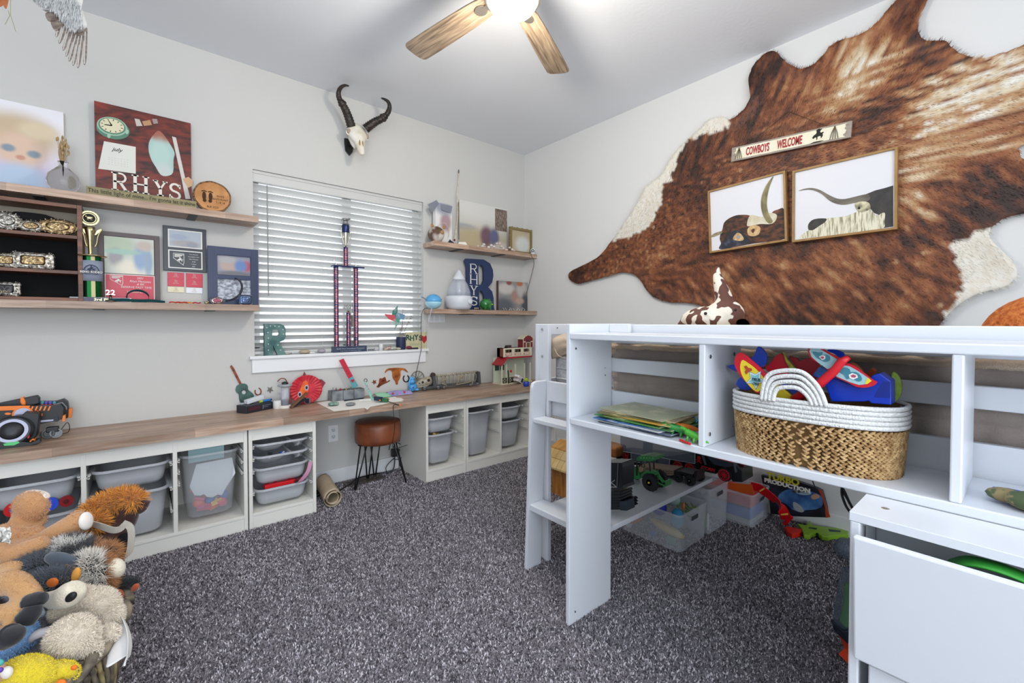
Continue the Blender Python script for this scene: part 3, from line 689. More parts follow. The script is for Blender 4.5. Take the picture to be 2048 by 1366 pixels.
# poster RHYS
fr = W0(.03); x0, _ = fr.px(190, 300); x1, _ = fr.px(382, 300); zt = (fr.px(190, 201)[1]+fr.px(381, 247)[1])/2
M_mahog = mat('mahogany_print', '#2c0d0b', .5, col2='#93311c', scale=7, stretch=(1, 1, 3.2), lo=.35, hi=.78, detail=6, dist=1.2)
po, _ = canvas('name_poster', 'dark red wood-grain poster lettered RHYS with clock and July page', x0, x1, ZU, zt, .03, .012, M_mahog, M_black)
P = fr.px
def flat(name, pts, m, par, d, th=.0007, frm=None, holes=()):
    f_ = frm or fr; return obj(name, MB().prism([f_.px(*p) for p in pts], f_, d, d+th, holes=[[f_.px(*p) for p in h] for h in holes]), m, par)
def pxc(cx, cy, rx, ry, n=24, rot=0): return [(cx+rx*math.cos(a)*math.cos(rot)-ry*math.sin(a)*math.sin(rot), cy+rx*math.cos(a)*math.sin(rot)+ry*math.sin(a)*math.cos(rot)) for a in (2*math.pi*i/n for i in range(n))][::-1]
cg = mat('print_green', '#51806b', .5); cc = mat('print_cream', '#ddd6b4', .6)
flat('clock_shadow', pxc(226, 259, 34, 19, rot=.22), cg, po, .001); flat('clock_rim', pxc(224, 253, 31, 18, rot=.25), mat('print_mint', '#9fbfa8', .5), po, .0018); flat('clock_ring', pxc(224, 252.5, 28, 16, rot=.25), cg, po, .0026); flat('clock_face', pxc(224, 252, 25, 13.8, rot=.25), cc, po, .0034)
for a, b in (((224, 252), (217, 241.5)), ((224, 252), (209, 249.5))): flat('clock_hand', [(a[0]-1, a[1]+1), (b[0], b[1]+.8), (b[0], b[1]-.8), (a[0]+1, a[1]-1)], M_ink, po, .0044)
tk = MB()
for i in range(12):
    a = math.pi*2*i/12; c, s_ = math.cos(a), math.sin(a); r0, r1 = .74, .92
    pr = lambda r, o: (224+25*r*math.cos(a+o)*math.cos(.25)-13.8*r*math.sin(a+o)*math.sin(.25), 252+25*r*math.cos(a+o)*math.sin(.25)+13.8*r*math.sin(a+o)*math.cos(.25))
    tk.prism([P(*pr(r0, -.05)), P(*pr(r0, .05)), P(*pr(r1, .04)), P(*pr(r1, -.04))], fr, .0044, .005)
obj('hour_mark', tk, M_ink, po)
for f_ in ((218, 272), (254, 264)): flat('clock_foot', pxc(f_[0], f_[1], 3.5, 5), mat('print_mint', '#9fbfa8', .5), po, .0044)
flat('calendar_page', [(208, 282.5), (271.5, 294), (271.5, 347.5), (196.5, 337.5)], mat('print_page', '#dcdcd4', .7), po, .001)
xa, za = P(234, 303); text('july', fr, xa, za, .020, M_ink, po, shear=.35, d=.003)
gd = MB()
for i in range(4):
    for j in range(7):
        a, b = P(218+j*6.2, 315+i*4.5+j*.9); gd.fbox(fr, a-.002, a+.002, b-.0008, b+.0008, .002, .0026)
obj('date_marks', gd, mat('print_grey', '#b5b5ae', .7), po, kind='stuff')
for pts, c in ((((269, 237), (279, 239), (285, 252), (273, 252.5)), '#c5bcb4'), (((284, 243), (300, 240), (304, 250), (288, 252)), '#b98d66'), (((304, 238), (314, 238), (316, 247), (307, 248)), '#9d8f8d')): flat('toy_block', pts, mat('print_'+c[1:], c, .6), po, .001)
bl1 = blobmat('swaddle_print', '#a9c4bf', [(.45, .92, .42, .2, '#a36450'), (.45, .45, .42, .38, '#b4cfc9'), (.55, .1, .4, .2, '#c3cfcc')], .7)
flat('swaddled_figure', smooth_poly([(315, 262), (326, 268), (338, 285), (349, 305), (347, 320), (346, 345), (335, 352), (322, 350), (312, 335), (302, 318), (297, 298), (300, 280)], 3)[::-1], bl1, po, .001)
flat('measuring_rule', [(344, 273), (352, 275.5), (371, 360), (381, 398), (371, 398), (363, 358)], mat('print_rule', '#cfcac4', .6), po, .0018)
flat('wooden_tag', [(365, 358), (377, 354), (386, 362), (384, 372), (376, 376)], mat('print_tag', '#c9a27c', .6), po, .003)
M_let = mat('cream_letters', '#e3ded2', .6)
for ch, a, b, tl in (('R', 222, 258, (346, 386)), ('H', 263, 299, (352, 391)), ('Y', 306, 335, (362, 396)), ('S', 337, 363, (367, 404))):
    xa, zb = P(a, tl[1]); xb, zt_ = P(b, tl[0]); xb2, _ = P(b, tl[1]); _, zt2 = P((a+b)/2, tl[0]); _, zb2 = P((a+b)/2, tl[1]-4)
    m_ = MB(); slab(m_, fr, ch, xa, max(zb2, ZU+.002), xb-xa, zt2-zb2, .0145, .002, .0035); obj('letter', m_, M_let, po)
# song sign
fs = Fr((0, 3.055, 0), (1, 0, 0), (0, 0, 1)); xa, _ = fs.px(172, 376); xb, _ = fs.px(393, 408); zt = ZU+.041
sg = thing('wooden_sign', 'long thin wooden sign with the song line, in front of the red poster', 'sign', fs.P((xa+xb)/2, ZU, 0))
obj('plank', MB().fbox(fs, xa, xb, ZU, zt, -.015, 0), mat('olive_wood', '#7d7350', .6, col2='#958a63', scale=9, stretch=(1, 1, 8)), sg, bevel=.001)
text("This little light of mine... I'm gonna let it shine", fs, (xa+xb)/2, ZU+.012, .0205, M_ink, sg, sx=(xb-xa-.01)/.50*.93, d=.0006)
# wood slice
c = PY(425, 388, 3.08); rr = 31*spx(c); c.z = ZU+rr*.96; fw = Fr(c, (1, 0, 0), (0, 0, 1))
ws = thing('wood_slice', 'round bark-edged wood slice burned with two footprints', 'plaque', V(c.x, c.y, ZU))
ol = [(rr*(1.04+.06*noise.noise(V(math.cos(a)*2.2, math.sin(a)*2.2, 4)))*math.cos(a), rr*(1+.05*noise.noise(V(math.cos(a)*2.2, math.sin(a)*2.2, 4)))*math.sin(a)) for a in (2*math.pi*i/48 for i in range(48))]
M_bark = mat('bark', '#4d3524', .95, col2='#8a6a4c', scale=60, bump=.8)
obj('bark', MB().prism(ol, fw, -.02, .001), M_bark, ws, bevel=.002)
M_ring = mat('slice_face', '#c68e54', .6, col2='#a2672f', scale=14, lo=.35, hi=.7)
obj('face', MB().prism([(a*.90, b*.90) for a, b in ol], fw, .001, .003), M_ring, ws)
for s_ in (-1, 1):
    m_ = MB(); m_.prism([(a*.9+s_*rr*.17-rr*.28, b) for a, b in circ(0, -rr*.02, rr*.12, rr*.27)], fw, .003, .0038); m_.prism([(a, b) for a, b in circ(s_*rr*.15-rr*.28, -rr*.3, rr*.1, rr*.11)], fw, .003, .0037)
    for k in range(5): m_.prism(circ(s_*rr*.17-rr*.28+(k-2)*rr*.055, rr*.31-abs(k-2)*rr*.02, rr*.035), fw, .003, .0038)
    obj('footprint', m_, mat('burn_mark', '#3a2210', .8), ws)
for i, tx in enumerate(('RHYS', 'ANTHONY', '7.18.18')): text(tx, fw, rr*.42, rr*(.02-i*.2), rr*.12, mat('burn_mark', '', .8), ws, d=.0032)
text('8LB 2OZ', fw, rr*.0, -rr*.72, rr*.12, mat('burn_mark', '', .8), ws, d=.0032)
# --- lower left shelf ---------------------------------------------------------------------
M_wal = mat('walnut', '#54301f', .45, col2='#7d4d33', scale=6, stretch=(1, 6, 9))
fy = 3.062; dc = thing('display_case', 'walnut display case of belt buckles on the left shelves', 'display case', (-.45, 3.14, ZL))
xe = PY(165, 500, fy).x; zt = PY(162, 411, fy).z; dep = WA-.002
for nm, b_ in (('side_panel', (xe-.018, xe, fy, dep, ZL, zt)), ('top_board', (-.85, xe-.018, fy, dep, zt-.018, zt)), ('base_board', (-.85, xe-.018, fy, dep, ZL, ZL+.016))): obj(nm, MB().box(*b_), M_wal, dc, bevel=.001)
zs = [PY(140, v, fy).z for v in (470, 541)]
for z in zs: obj('shelf_board', MB().box(-.85, xe-.018, fy+.006, dep, z-.016, z), M_wal, dc, bevel=.001)
M_velv = mat('black_velvet', '#07080c', .95)
obj('velvet_back', MB().box(-.85, xe-.018, dep-.006, dep-.001, ZL+.016, zs[0]), M_velv, dc)
obj('linen_back', MB().box(-.85, xe-.018, dep-.006, dep-.001, zs[0], zt-.018), mat('linen', '#a39a8a', .9), dc)
hc = PY(62, 420, 3.15); ht = MB().lathe([(.001, .062), (.05, .06), (.075, .05), (.085, .02), (.09, 0), (.15, -.004), (.15, -.008), (.001, -.01)][::-1], (hc.x, 3.15, zs[0]+.04), 32, sx=1.05, sy=.4)
one('felt_hat', ht, M_velv, 'black felt hat set behind the top row of buckles', 'hat', smooth=True)
M_silv = mat('tooled_silver', '#77736d', .32, .95, col2='#cfcac0', scale=90, lo=.4, hi=.62, bump=.45, bscale=120)
M_gold = mat('tooled_gold', '#7d664a', .32, .95, col2='#c9b083', scale=90, lo=.4, hi=.62, bump=.45, bscale=120)
def buckle(label, u, v, ru, rv, zb, m1, m2, fy_=3.085, oval=True, words=None):
    c = PY(u, v, fy_); s = spx(c); rx, rz = ru*s*1.0, rv*s; c.z = zb+rz; f_ = Fr(c, (1, 0, 0), (0, .12, 1))
    t = thing('belt_buckle', label, 'buckle', (c.x, c.y, zb), 'tooled belt buckles')
    ol = circ(0, 0, rx, rz, 40) if oval else rrect(0, 0, 2*rx, 2*rz, rz*.45, 8)
    k = len(ol)
    def dome(h0, h1, s0, s1, n=5):
        secs = []
        for i in range(n+1): q_ = i/n; sc = s0+(s1-s0)*q_; secs.append([f_.P(a*sc, b*sc, h0+(h1-h0)*math.sin(q_*math.pi/2)) for a, b in ol])
        return MB().loft(secs)
    obj('plate', dome(-.002, .006, 1, .55), m1, t, smooth=True)
    bd_ = MB()
    for i in range(0, k, 1 if k < 34 else 2): bd_.ball(f_.P(ol[i][0]*.97, ol[i][1]*.97, .0015), max(.0022, rz*.085), 8)
    obj('bead_rim', bd_, M_silv, t, smooth=True)
    obj('centre', dome(.006, .009, .56, .2, 3), m2, t, smooth=True)
    orn = MB(); rg_ = random.Random(int(u))
    for i in range(14):
        a = 2*math.pi*i/14; p_ = f_.P(rx*.76*math.cos(a), rz*.76*math.sin(a), .0045); orn.ball(p_, (rz*.13, .002, rz*.07), 8, Matrix.Rotation(-a+.5, 3, 'Y'))
    for i in range(5):
        a = 2*math.pi*i/5+.3; orn.ball(f_.P(rx*.2*math.cos(a), rz*.2*math.sin(a), .009), (rz*.16, .002, rz*.09), 8, Matrix.Rotation(-a, 3, 'Y'))
    obj('scrollwork', orn, m2, t, smooth=True)
    if words: text(words, f_, 0, -rz*.55, rz*.22, M_gold, t, 'engraving', d=.009)
buckle('big silver buckle, leftmost on the top row of the display case', 14, 436, 21, 19, zs[0], M_silv, M_silv)
buckle('small oval gold-centred buckle, middle of the top row', 62, 452, 21, 12.5, zs[0], M_silv, M_gold)
buckle('wide gold scrollwork buckle at the right of the top row', 116, 452, 31, 16, zs[0], M_gold, M_gold, words='BARREL')
buckle('square silver buckle with gold corner, left of the middle row', 10, 513, 20, 15, zs[1], M_silv, M_gold, oval=False)
buckle('rectangular scalloped buckle with gold figure on the middle row', 66, 510, 31, 17, zs[1], M_silv, M_gold, oval=False)
buckle('dark-centred silver buckle alone on the bottom row', 10, 576, 22, 15, ZL+.016, M_silv, mat('dark_enamel', '#3a3838', .3, .6), oval=False, words='CLOCK')
# trophy, third place
M_tg = mat('trophy_gold', '#b7aa80', .25, 1); tp = PY(184, 600, 3.095); tp.z = ZL; s = spx(tp); fT = Fr((tp.x, tp.y, 0), (1, 0, 0), (0, 0, 1))
tt = thing('trophy', 'green and gold column trophy marked 3rd Place beside the display case', 'trophy', tp)
obj('base', MB().fbox(fT, -24*s*1.3, 46*s*1.3, ZL, ZL+.022, -.03, .03), mat('marble', '#8f9096', .3, col2='#c5c7cc', scale=20), tt, bevel=.002)
obj('name_plate', MB().fbox(fT, -14*s*1.3, 44*s*1.3, ZL+.002, ZL+.020, .03, .031), mat('navy_plate', '#20243c', .3, .3), tt)
text('3rd Place', fT, 15*s*1.3, ZL+.005, .0125, mat('gold_letter', '#e9d9a0', .3, .3), tt, sx=1.25, d=.032, bold=.0004)
zc0, zc1 = ZL+.022, PY(184, 514, 3.095).z
cl_ = MB(); cr_ = .040
for i in range(16):
    a0, a1 = 2*math.pi*i/16, 2*math.pi*(i+1)/16; cl_.mi = 1 if i % 4 in (0,) else (2 if i % 8 == 2 else 0)
    v_ = [V(tp.x+cr_*math.cos(a), tp.y+cr_*.9*math.sin(a), z) for z in (zc0, zc1) for a in (a0, a1)]
    cl_.add([v_[0], v_[1], v_[3], v_[2]], [(0, 1, 2, 3)])
obj('column', cl_, [mat('trophy_green', '#0f6b35', .2, .7), M_tg, mat('deep_green', '#0a2a1c', .2, .6)], tt, smooth=True, ang=20)
zb0, zb1 = PY(184, 562, 3.06).z, PY(184, 521, 3.06).z
band = MB().grid(lambda u, v: V(tp.x+.0435*math.cos(math.pi*(1.02+u*1.0)), tp.y+.042*math.sin(math.pi*(1.02+u*1.0)), zb0+(zb1-zb0)*v), 20, 2)
obj('cloth_band', band, mat('band_grey', '#8e96a8', .8), tt, smooth=True, solid=.001)
f2 = Fr((tp.x+.002, tp.y-.0445, 0), (1, 0, 0), (0, 0, 1)); zm = (zb0+zb1)/2; nv = mat('navy_ink', '#1c2444', .6)
m_ = MB(); m_.prism(arc(0, zm-.006, .03, .036, 0, 180, 16), f2, 0, .0006, holes=[arc(0, zm-.005, .0255, .031, 0, 180, 16)]); obj('emblem_arch', m_, nv, tt)
def rider(fr_, cx, cz, h, m, par, d, name='rider_emblem'):
    body = [(-.42, .02), (-.30, .16), (-.16, .20), (-.10, .30), (-.06, .44), (-.10, .52), (-.04, .56), (0, .60), (.06, .56), (.10, .50), (.05, .44), (.08, .34), (.2, .36), (.34, .42), (.36, .36), (.14, .26), (.16, .16), (.30, .10), (.42, .16), (.52, .06), (.42, .02), (.34, .02), (.38, -.18), (.34, -.36), (.28, -.36), (.28, -.16), (.14, -.04), (-.06, -.08), (-.10, -.22), (-.02, -.40), (-.08, -.42), (-.18, -.24), (-.22, -.10), (-.40, -.20), (-.46, -.10)]
    obj(name, MB().prism([(cx+a*h, cz+b*h) for a, b in body][::-1], fr_, d, d+.0006), m, par)
rider(f2, 0, zm+.006, .034, nv, tt, .0006)
text('RENO RODEO', f2, 0, zm-.012, .010, M_paper, tt, sx=.88, d=.002, bold=.0003); obj('emblem_bar', MB().fbox(f2, -.036, .036, zm-.0135, zm-.0005, .0006, .0012), nv, tt)
text('WILDEST RICHEST', f2, 0, zm-.021, .005, nv, tt, sx=.9)
obj('platform', MB().lathe([(.058, 0), (.060, .003), (.060, .006), (.03, .009)], (tp.x, tp.y, zc1), 28), M_tg, tt, smooth=True)
zq = PY(181, 458, 3.095).z; zk = PY(181, 437, 3.095).z
obj('cup_stem', MB().lathe([(.010, 0), (.007, .01), (.011, (zq-zc1)*.5), (.019, (zq-zc1)*.85), (.022, zq-zc1), (.005, zq-zc1+.006)], (tp.x-.003, tp.y, zc1+.008), 24), M_tg, tt, smooth=True)
for s_ in (-1, 1):
    h_ = [(tp.x+s_*a, tp.y, zc1+.008+b*(zq-zc1)) for a, b in ((.014, .30), (.021, .45), (.026, .7), (.036, .88), (.044, .97))]
    obj('cup_handle', MB().tube(spline(h_, 4), .0032, 8), M_tg, tt, smooth=True); obj('cup_wing', MB().ribbon([V(tp.x+s_*.016, tp.y, zq-.028), V(tp.x+s_*.028, tp.y, zq-.008), V(tp.x+s_*.04, tp.y, zq+.003)], [.004, .012, .006], (0, 0, 1), .003), M_tg, tt)
f3 = Fr((tp.x-.004, tp.y-.004, zk), (1, 0, 0), (0, 0, 1)); rk = .036
m_ = MB(); m_.prism([(a*(1+.05*(i % 2)), b*(1+.05*(i % 2))) for i, (a, b) in enumerate(circ(0, 0, rk, n=40))], f3, -.003, .003, holes=[circ(0, 0, rk*.82, n=30)]); obj('medallion_rim', m_, M_tg, tt)
obj('medallion_disc', MB().prism(circ(0, 0, rk*.8), f3, -.002, .001), M_ink, tt); m_ = MB(); m_.prism(circ(0, 0, rk*.72), f3, .001, .0014, holes=[circ(0, 0, rk*.64)]); obj('medallion_ring', m_, M_tg, tt)
sh = MB(); sh.ball(f3.P(0, .002, .002), (.014, .003, .009), 12); sh.ball(f3.P(-.013, .008, .003), (.006, .003, .005), 10)
for a in (-.008, -.004, .005, .009): sh.cyl(f3.P(a, 0, .002), f3.P(a, -.014, .002), .0014, 6)
obj('sheep_figure', sh, M_tg, tt, smooth=True)
# framed award with red plate
fr = W0(.035); x0 = fr.px(196, 500)[0]; x1 = fr.px(320, 540)[0]; zt = fr.px(318, 473)[1]
aw, fr = canvas('award_frame', 'brown framed award with blurred photo above a red engraved plate', x0, x1, ZL, zt, .035, .018, mat('dark_walnut', '#4b3c3c', .5), mat('dark_walnut', '#4b3c3c', .5), fw=.022, fm=mat('frame_walnut', '#57484a', .45), fth=.006)
zm = fr.px(250, 549)[1]; bm = blobmat('award_photo', '#bfc4b8', [(.3, .75, .35, .3, '#a9b79c'), (.22, .45, .16, .25, '#8f8a8c'), (.55, .15, .35, .25, '#ddd4c0'), (.72, .45, .16, .38, '#7f97b8'), (.88, .35, .1, .4, '#8298ad'), (.35, .6, .4, .08, '#93b7a5'), (.8, .8, .18, .15, '#b7a79b')], .25)
obj('photo', MB().fbox(fr, x0+.024, x1-.026, zm+.004, zt-.024, .001, .003), bm, aw)
M_crim = mat('crimson_plate', '#c8213f', .35); obj('plate_border', MB().fbox(fr, x0+.024, x1-.024, ZL+.015, zm, .001, .0025), M_paper, aw); obj('red_plate', MB().fbox(fr, x0+.028, x1-.028, ZL+.019, zm-.004, .0025, .0035), M_crim, aw)
cx_ = x0+(x1-x0)*.66; pl = M_paper
text('2021', fr, cx_, zm-.022, .010, pl, aw, shear=.2, d=.0045); text('Rhys Menezes', fr, cx_, zm-.040, .011, pl, aw, shear=.3, d=.0045); text('& Bill', fr, cx_, zm-.055, .010, pl, aw, shear=.3, d=.0045)
text('RESERVE FAST TIME', fr, cx_-.015, zm-.073, .011, pl, aw, sx=.95, d=.0045); text('Undecorating', fr, cx_-.015, zm-.097, .010, pl, aw, d=.0045)
def nevada(fr_, x, z, w, h, par, m, d, bm=None):
    o = [(0, 1), (1, 1), (1, .22), (.93, .12), (.95, 0), (.85, .05), (0, .58)]
    ins = [(.03, .97), (.96, .97), (.96, .24), (.90, .14), (.90, .06), (.04, .60)]
    f = lambda l: [(x+a*w, z+b*h) for a, b in l]
    obj('state_outline', MB().prism(f(o)[::-1], fr_, d, d+.0006, holes=[f(ins)[::-1]]), m, par)
    for k in range(3): obj('caption_bar', MB().fbox(fr_, x+.12*w, x+(.95-.15*k)*w, z+(.86-.09*k)*h, z+(.92-.09*k)*h, d, d+.0006), m, par)
    rider(fr_, x+.62*w, z+.45*h, w*.55, m, par, d)
nevada(fr, x0+.045, zm-.062, .052, .056, aw, pl, .004)
# black wall plaque
fr = W0(.006); x0 = fr.px(326, 500)[0]; x1 = fr.px(412.5, 500)[0]; z1 = fr.px(368, 455)[1]; z0 = fr.px(368, 543)[1]
M_nvy = mat('black_navy', '#131a28', .3); wp = thing('wall_plaque', 'black wall plaque with a photo window above a white-lettered plate', 'plaque', fr.P((x0+x1)/2, z0, 0))
obj('board', MB().fbox(fr, x0, x1, z0, z1, -.004, .008), M_nvy, wp, bevel=.002); fq = W0(.015)
for k, (a, b) in enumerate(((.53, .93), (.06, .47))):
    h = z1-z0; w_ = x1-x0; q0, q1 = x0+w_*.11, x1-w_*.10; r0, r1 = z0+h*a, z0+h*b
    obj('plate_border', MB().fbox(fq, q0, q1, r0, r1, 0, .001), M_paper, wp)
    obj('photo' if k == 0 else 'plate', MB().fbox(fq, q0+.006, q1-.006, r0+.006, r1-.006, .001, .002), blobmat('plaque_photo', '#a9b2be', [(.5, .2, .5, .25, '#9f9a9c'), (.3, .6, .3, .2, '#95a2b5'), (.7, .15, .2, .2, '#8b8f99')], .25) if k == 0 else M_nvy, wp)
h = z1-z0; nevada(fq, x0+w_*.22, z0+h*.13, w_*.25, h*.27, wp, M_paper, .002)
for i, tx in enumerate(('Terra Branch', 'Roundtable Club', 'Rhys Menezes', '& Bill', '11.82sec', '2021')): text(tx, fq, x0+w_*.69, z0+h*(.385-.055*i), .0052, M_paper, wp, sx=1.05, d=.0025, shear=.3 if i in (2, 3) else 0)
# little magnet tags
fr = W0(.001)
for c_, (ua, ub) in enumerate(((335, 368), (372, 405))):
    for r_ in range(3):
        v0, v1 = [(545+2*c_, 559+2*c_), (558+2*c_, 573+2*c_), (573+2*c_, 585+2*c_)][r_]; um = (ua+ub)/2
        x0, x1 = fr.px(ua, v0)[0], fr.px(ub, v0)[0]; z1, z0 = fr.px(um, v0)[1], fr.px(um, v1)[1]
        col = 'crimson_plate' if r_ < 2 else ('cream_tag' if c_ == 0 else 'white_tag')
        t = thing('name_tag', '%s rectangular tag, %s of the %s column of three on the wall' % (('crimson', 'crimson', 'cream' if c_ == 0 else 'white')[r_], ('topmost', 'middle', 'bottom')[r_], ('left', 'right')[c_]), 'tag', fr.P((x0+x1)/2, z0, 0), 'small engraved tags under the black plaque')
        obj('plate', MB().fbox(fr, x0, x1, z0+.001, z1-.001, 0, .004), mat(col, '#e6dcbb' if col == 'cream_tag' else '#e8eaee', .4), t, bevel=.001)
        for i, tx in enumerate(('Rhys', '& Bill', 'Fast Time')): text(tx, fr, (x0+x1)/2, z1-.010-.0085*i, .0045, M_paper if r_ < 2 else mat('tan_ink', '#b9ab86', .6), t, d=.005)
# blue double frame
fr = W0(.04); x0 = fr.px(415, 550)[0]; x1 = fr.px(516, 550)[0]; z1 = fr.px(465, 496)[1]
M_bf = mat('deep_blue_frame', '#1d2c55', .35); bf = thing('picture_frame', 'dark blue two-window photo frame at the shelf end by the blinds', 'picture frame', fr.P((x0+x1)/2, ZL, 0))
w_, h = x1-x0, z1-ZL; ho = [[(x0+w_*.18, ZL+h*a), (x0+w_*.84, ZL+h*a), (x0+w_*.84, ZL+h*b), (x0+w_*.18, ZL+h*b)] for a, b in ((.10, .45), (.52, .86))]
obj('moulding', MB().prism([(x0, ZL), (x1, ZL), (x1, z1), (x0, z1)], fr, -.004, .014, holes=ho), M_bf, bf, bevel=.0015)
for k in (.05, .09, .13): obj('groove', MB().fbox(fr, x0+w_*k, x0+w_*k+.0012, ZL+h*.04, z1-h*.04, .014, .015).fbox(fr, x1-w_*k-.0012, x1-w_*k, ZL+h*.04, z1-h*.04, .014, .015), M_nvy, bf)
obj('backing', MB().fbox(fr, x0+.005, x1-.005, ZL+.002, z1-.005, -.01, -.005), M_black, bf)
obj('photo', MB().prism(ho[1], fr, -.004, .001), blobmat('family_blur', '#8f93a4', [(.35, .5, .3, .3, '#b59c92'), (.88, .5, .16, .3, '#b0505c'), (.3, .8, .3, .2, '#a7a6a9'), (.7, .5, .2, .3, '#5d7fb5'), (.5, .05, .6, .2, '#6a6870')], .3), bf)
obj('photo', MB().prism(ho[0], fr, -.004, .001), mat('arena_photo', '#c5cbd6', .3, col2='#6f7480', scale=40, lo=.4, hi=.6, stretch=(1, 1, 1.6)), bf)
cr = [PY(u, v, WA-.075) for u, v in ((470, 556), (480, 562), (484, 574), (480, 588), (468, 597), (452, 602))]
one('curved_horn', MB().tube(spline(cr, 4), [.006+.004*math.sin(i/20*3.1) for i in range(21)], 8, flat=.6), M_nvy, 'dark curved horn standing in front of the blue frame', 'horn', smooth=True)
fr = W0(.10)
buckle('silver buckle with pink stones lying before the blue frame', 434, 600, 12, 7, ZL, M_silv, mat('pink_stone', '#a9506a', .3), 3.07)
buckle('bluish oval lettered buckle at the very end of the left shelf', 491, 598, 12, 10, ZL, mat('blue_steel', '#5b6b8c', .3, .9), mat('blue_steel', '', .3), 3.07, oval=False)
# ribbons, number and small bits
M_teal = mat('teal_ribbon', '#134d52', .5); c = PY(276, 590, 3.075); s = spx(c)
lp = [V(c.x+17*s*math.cos(a), c.y+.012*math.sin(a*2), ZL+.030+14*s*.92*math.sin(a)) for a in np.linspace(-1.4, 4.6, 26)]
rbn = thing('teal_ribbon', 'dark teal ribbon looped on the shelf before the red plate', 'ribbon', V(c.x, c.y, ZL))
obj('loop', MB().ribbon(lp, .016, (.1, -.75, .55), .0012), M_teal, rbn, smooth=True)
for a, b in ((-44, -8), (42, 6)): obj('tail', MB().ribbon([V(c.x-2*s, c.y-.01, ZL+.008), V(c.x+a*.5*s, c.y-.02, ZL+.012), V(c.x+a*s, c.y-.03, ZL+.004)], .016, (0, -.6, .8), .0012), M_teal, rbn)
c = PY(221, 592, 3.055); f_ = Fr((c.x, 3.055, 0), (1, 0, 0), (0, 0, 1)); nb = thing('number_award', 'silver figure 22 on a little base beside the trophy', 'trophy', V(c.x, 3.055, ZL))
text('22', f_, 0, ZL+.035, .026, M_chrome, nb, ext=.002, bold=.0004); obj('stand', MB().lathe([(.022, 0), (.020, .006), (.006, .012), (.005, .034), (.012, .036)], (c.x, 3.056, ZL), 20), mat('bronze', '#6c6258', .3, .9), nb, smooth=True)
for k, (u0, u1, col, nm) in enumerate(((338, 375, '#b52a20', 'red'), (352, 385, '#d98a1c', 'amber'), (370, 402, '#a8202a', 'dark red'))):
    y = 3.065+.008*k; a, b = PY(u0, 602, y), PY(u1, 604, y); pts = [V(a.x+(b.x-a.x)*t, y, ZL+.003+.004*abs(math.sin(t*9+k))) for t in np.linspace(0, 1, 14)]
    one('ribbon_strand', MB().ribbon(pts, .009, (0, .7, .7), .001), mat('ribbon_'+col[1:], col, .6), nm+' crumpled ribbon lying flat on the lower left shelf', 'ribbon')
c = PY(413, 603, 3.07); one('brass_figurine', MB().ball((c.x, 3.07, ZL+.006), (.012, .008, .006), 12).ball((c.x+.008, 3.07, ZL+.014), .005, 10).cyl((c.x-.008, 3.07, ZL+.01), (c.x-.012, 3.07, ZL+.018), .0015, 6), M_tg, 'tiny brass figurine just left of the blue frame', 'figurine', smooth=True)
# --- upper right shelf --------------------------------------------------------------------
def P3(u, v, y, z=None): p = PY(u, v, y); p.z = z if z is not None else p.z; return p
y = 3.09; c = P3(872, 470, y); s = spx(c); r_ = 16*s; c.z = ZU+r_*.95
cb = thing('coconut_bank', 'round white and brown coconut monkey bank on the upper right shelf', 'bank', V(c.x, c.y, ZU))
obj('shell', MB().ball(c, (r_*1.05, r_, r_), 24), mat('coconut', '#5c4334', .7, col2='#d8cfc8', scale=9, lo=.42, hi=.58), cb, smooth=True)
for a in (-.55, .75): obj('ear', MB().lathe([(.013, -.003), (.014, 0), (.013, .003)], c+V(a*r_*1.3, -r_*.3, r_*.95), 16, Matrix.Rotation(R(80), 4, 'X')), mat('tan_ear', '#a97f4e', .6), cb, smooth=True)
obj('snout', MB().lathe([(.016, 0), (.016, .008), (.010, .012)], c+V(r_*.3, -r_*.9, r_*.15), 18, Matrix.Rotation(R(90), 4, 'X')), mat('tan_ear', '', .6), cb, smooth=True)
for a in (-.15, .25): obj('eye', MB().ball(c+V(a*r_*1.6-.004, -r_*.86, r_*.55), .003, 8), M_ink, cb)
for a in (-.5, .5): obj('foot', MB().ball(c+V(a*r_, -r_*.3, -r_*.9), .006, 8), mat('tan_ear', '', .6), cb)
p0 = P3(884, 483, 3.15, ZU); x0, x1 = PY(869, 440, 3.15).x, PY(902, 440, 3.15).x; zt = PY(886, 408, 3.15).z
bx_ = thing('photo_box', 'white upright photo box with silver flaps behind the coconut bank', 'box', V(p0.x, 3.15, ZU))
obj('body', MB().box(x0, x1, 3.13, 3.18, ZU, zt), blobmat('box_blur', '#dddcda', [(.6, .55, .35, .25, '#a98f94'), (.5, .9, .6, .2, '#9aa0ae')], .6), bx_, bevel=.004)
for (a, b, c_, d) in (((855, 409), (873, 400), (878, 408), (864, 424)), ((882, 408), (905, 413), (901, 426), (883, 420))):
    m_ = MB(); f_ = W0(.10); m_.prism([f_.px(*a), f_.px(*b), f_.px(*c_), f_.px(*d)][::-1], f_, 0, .002); obj('flap', m_, mat('silver_paper', '#8a8f9c', .35, .4), bx_)
cc_ = [P3(885+a*13, 465-b*19, 3.10) for a, b in [(math.cos(t), math.sin(t)) for t in np.linspace(3.3, -.5, 16)]]
one('wicker_loop', MB().tube(cc_, .0022, 6), mat('pale_cane', '#cbb9a4', .7), 'thin pale cane loop between coconut bank and navy stone', 'ornament')
stp = [P3(u, v, 3.10+.07*(482-v)/137) for u, v in ((909, 481), (913, 455), (915.5, 430), (915, 405), (914, 390), (917, 360), (917.5, 346))]
bw = thing('walking_stick', 'tall crooked peeled stick leaning upright against the wall', 'stick', stp[0])
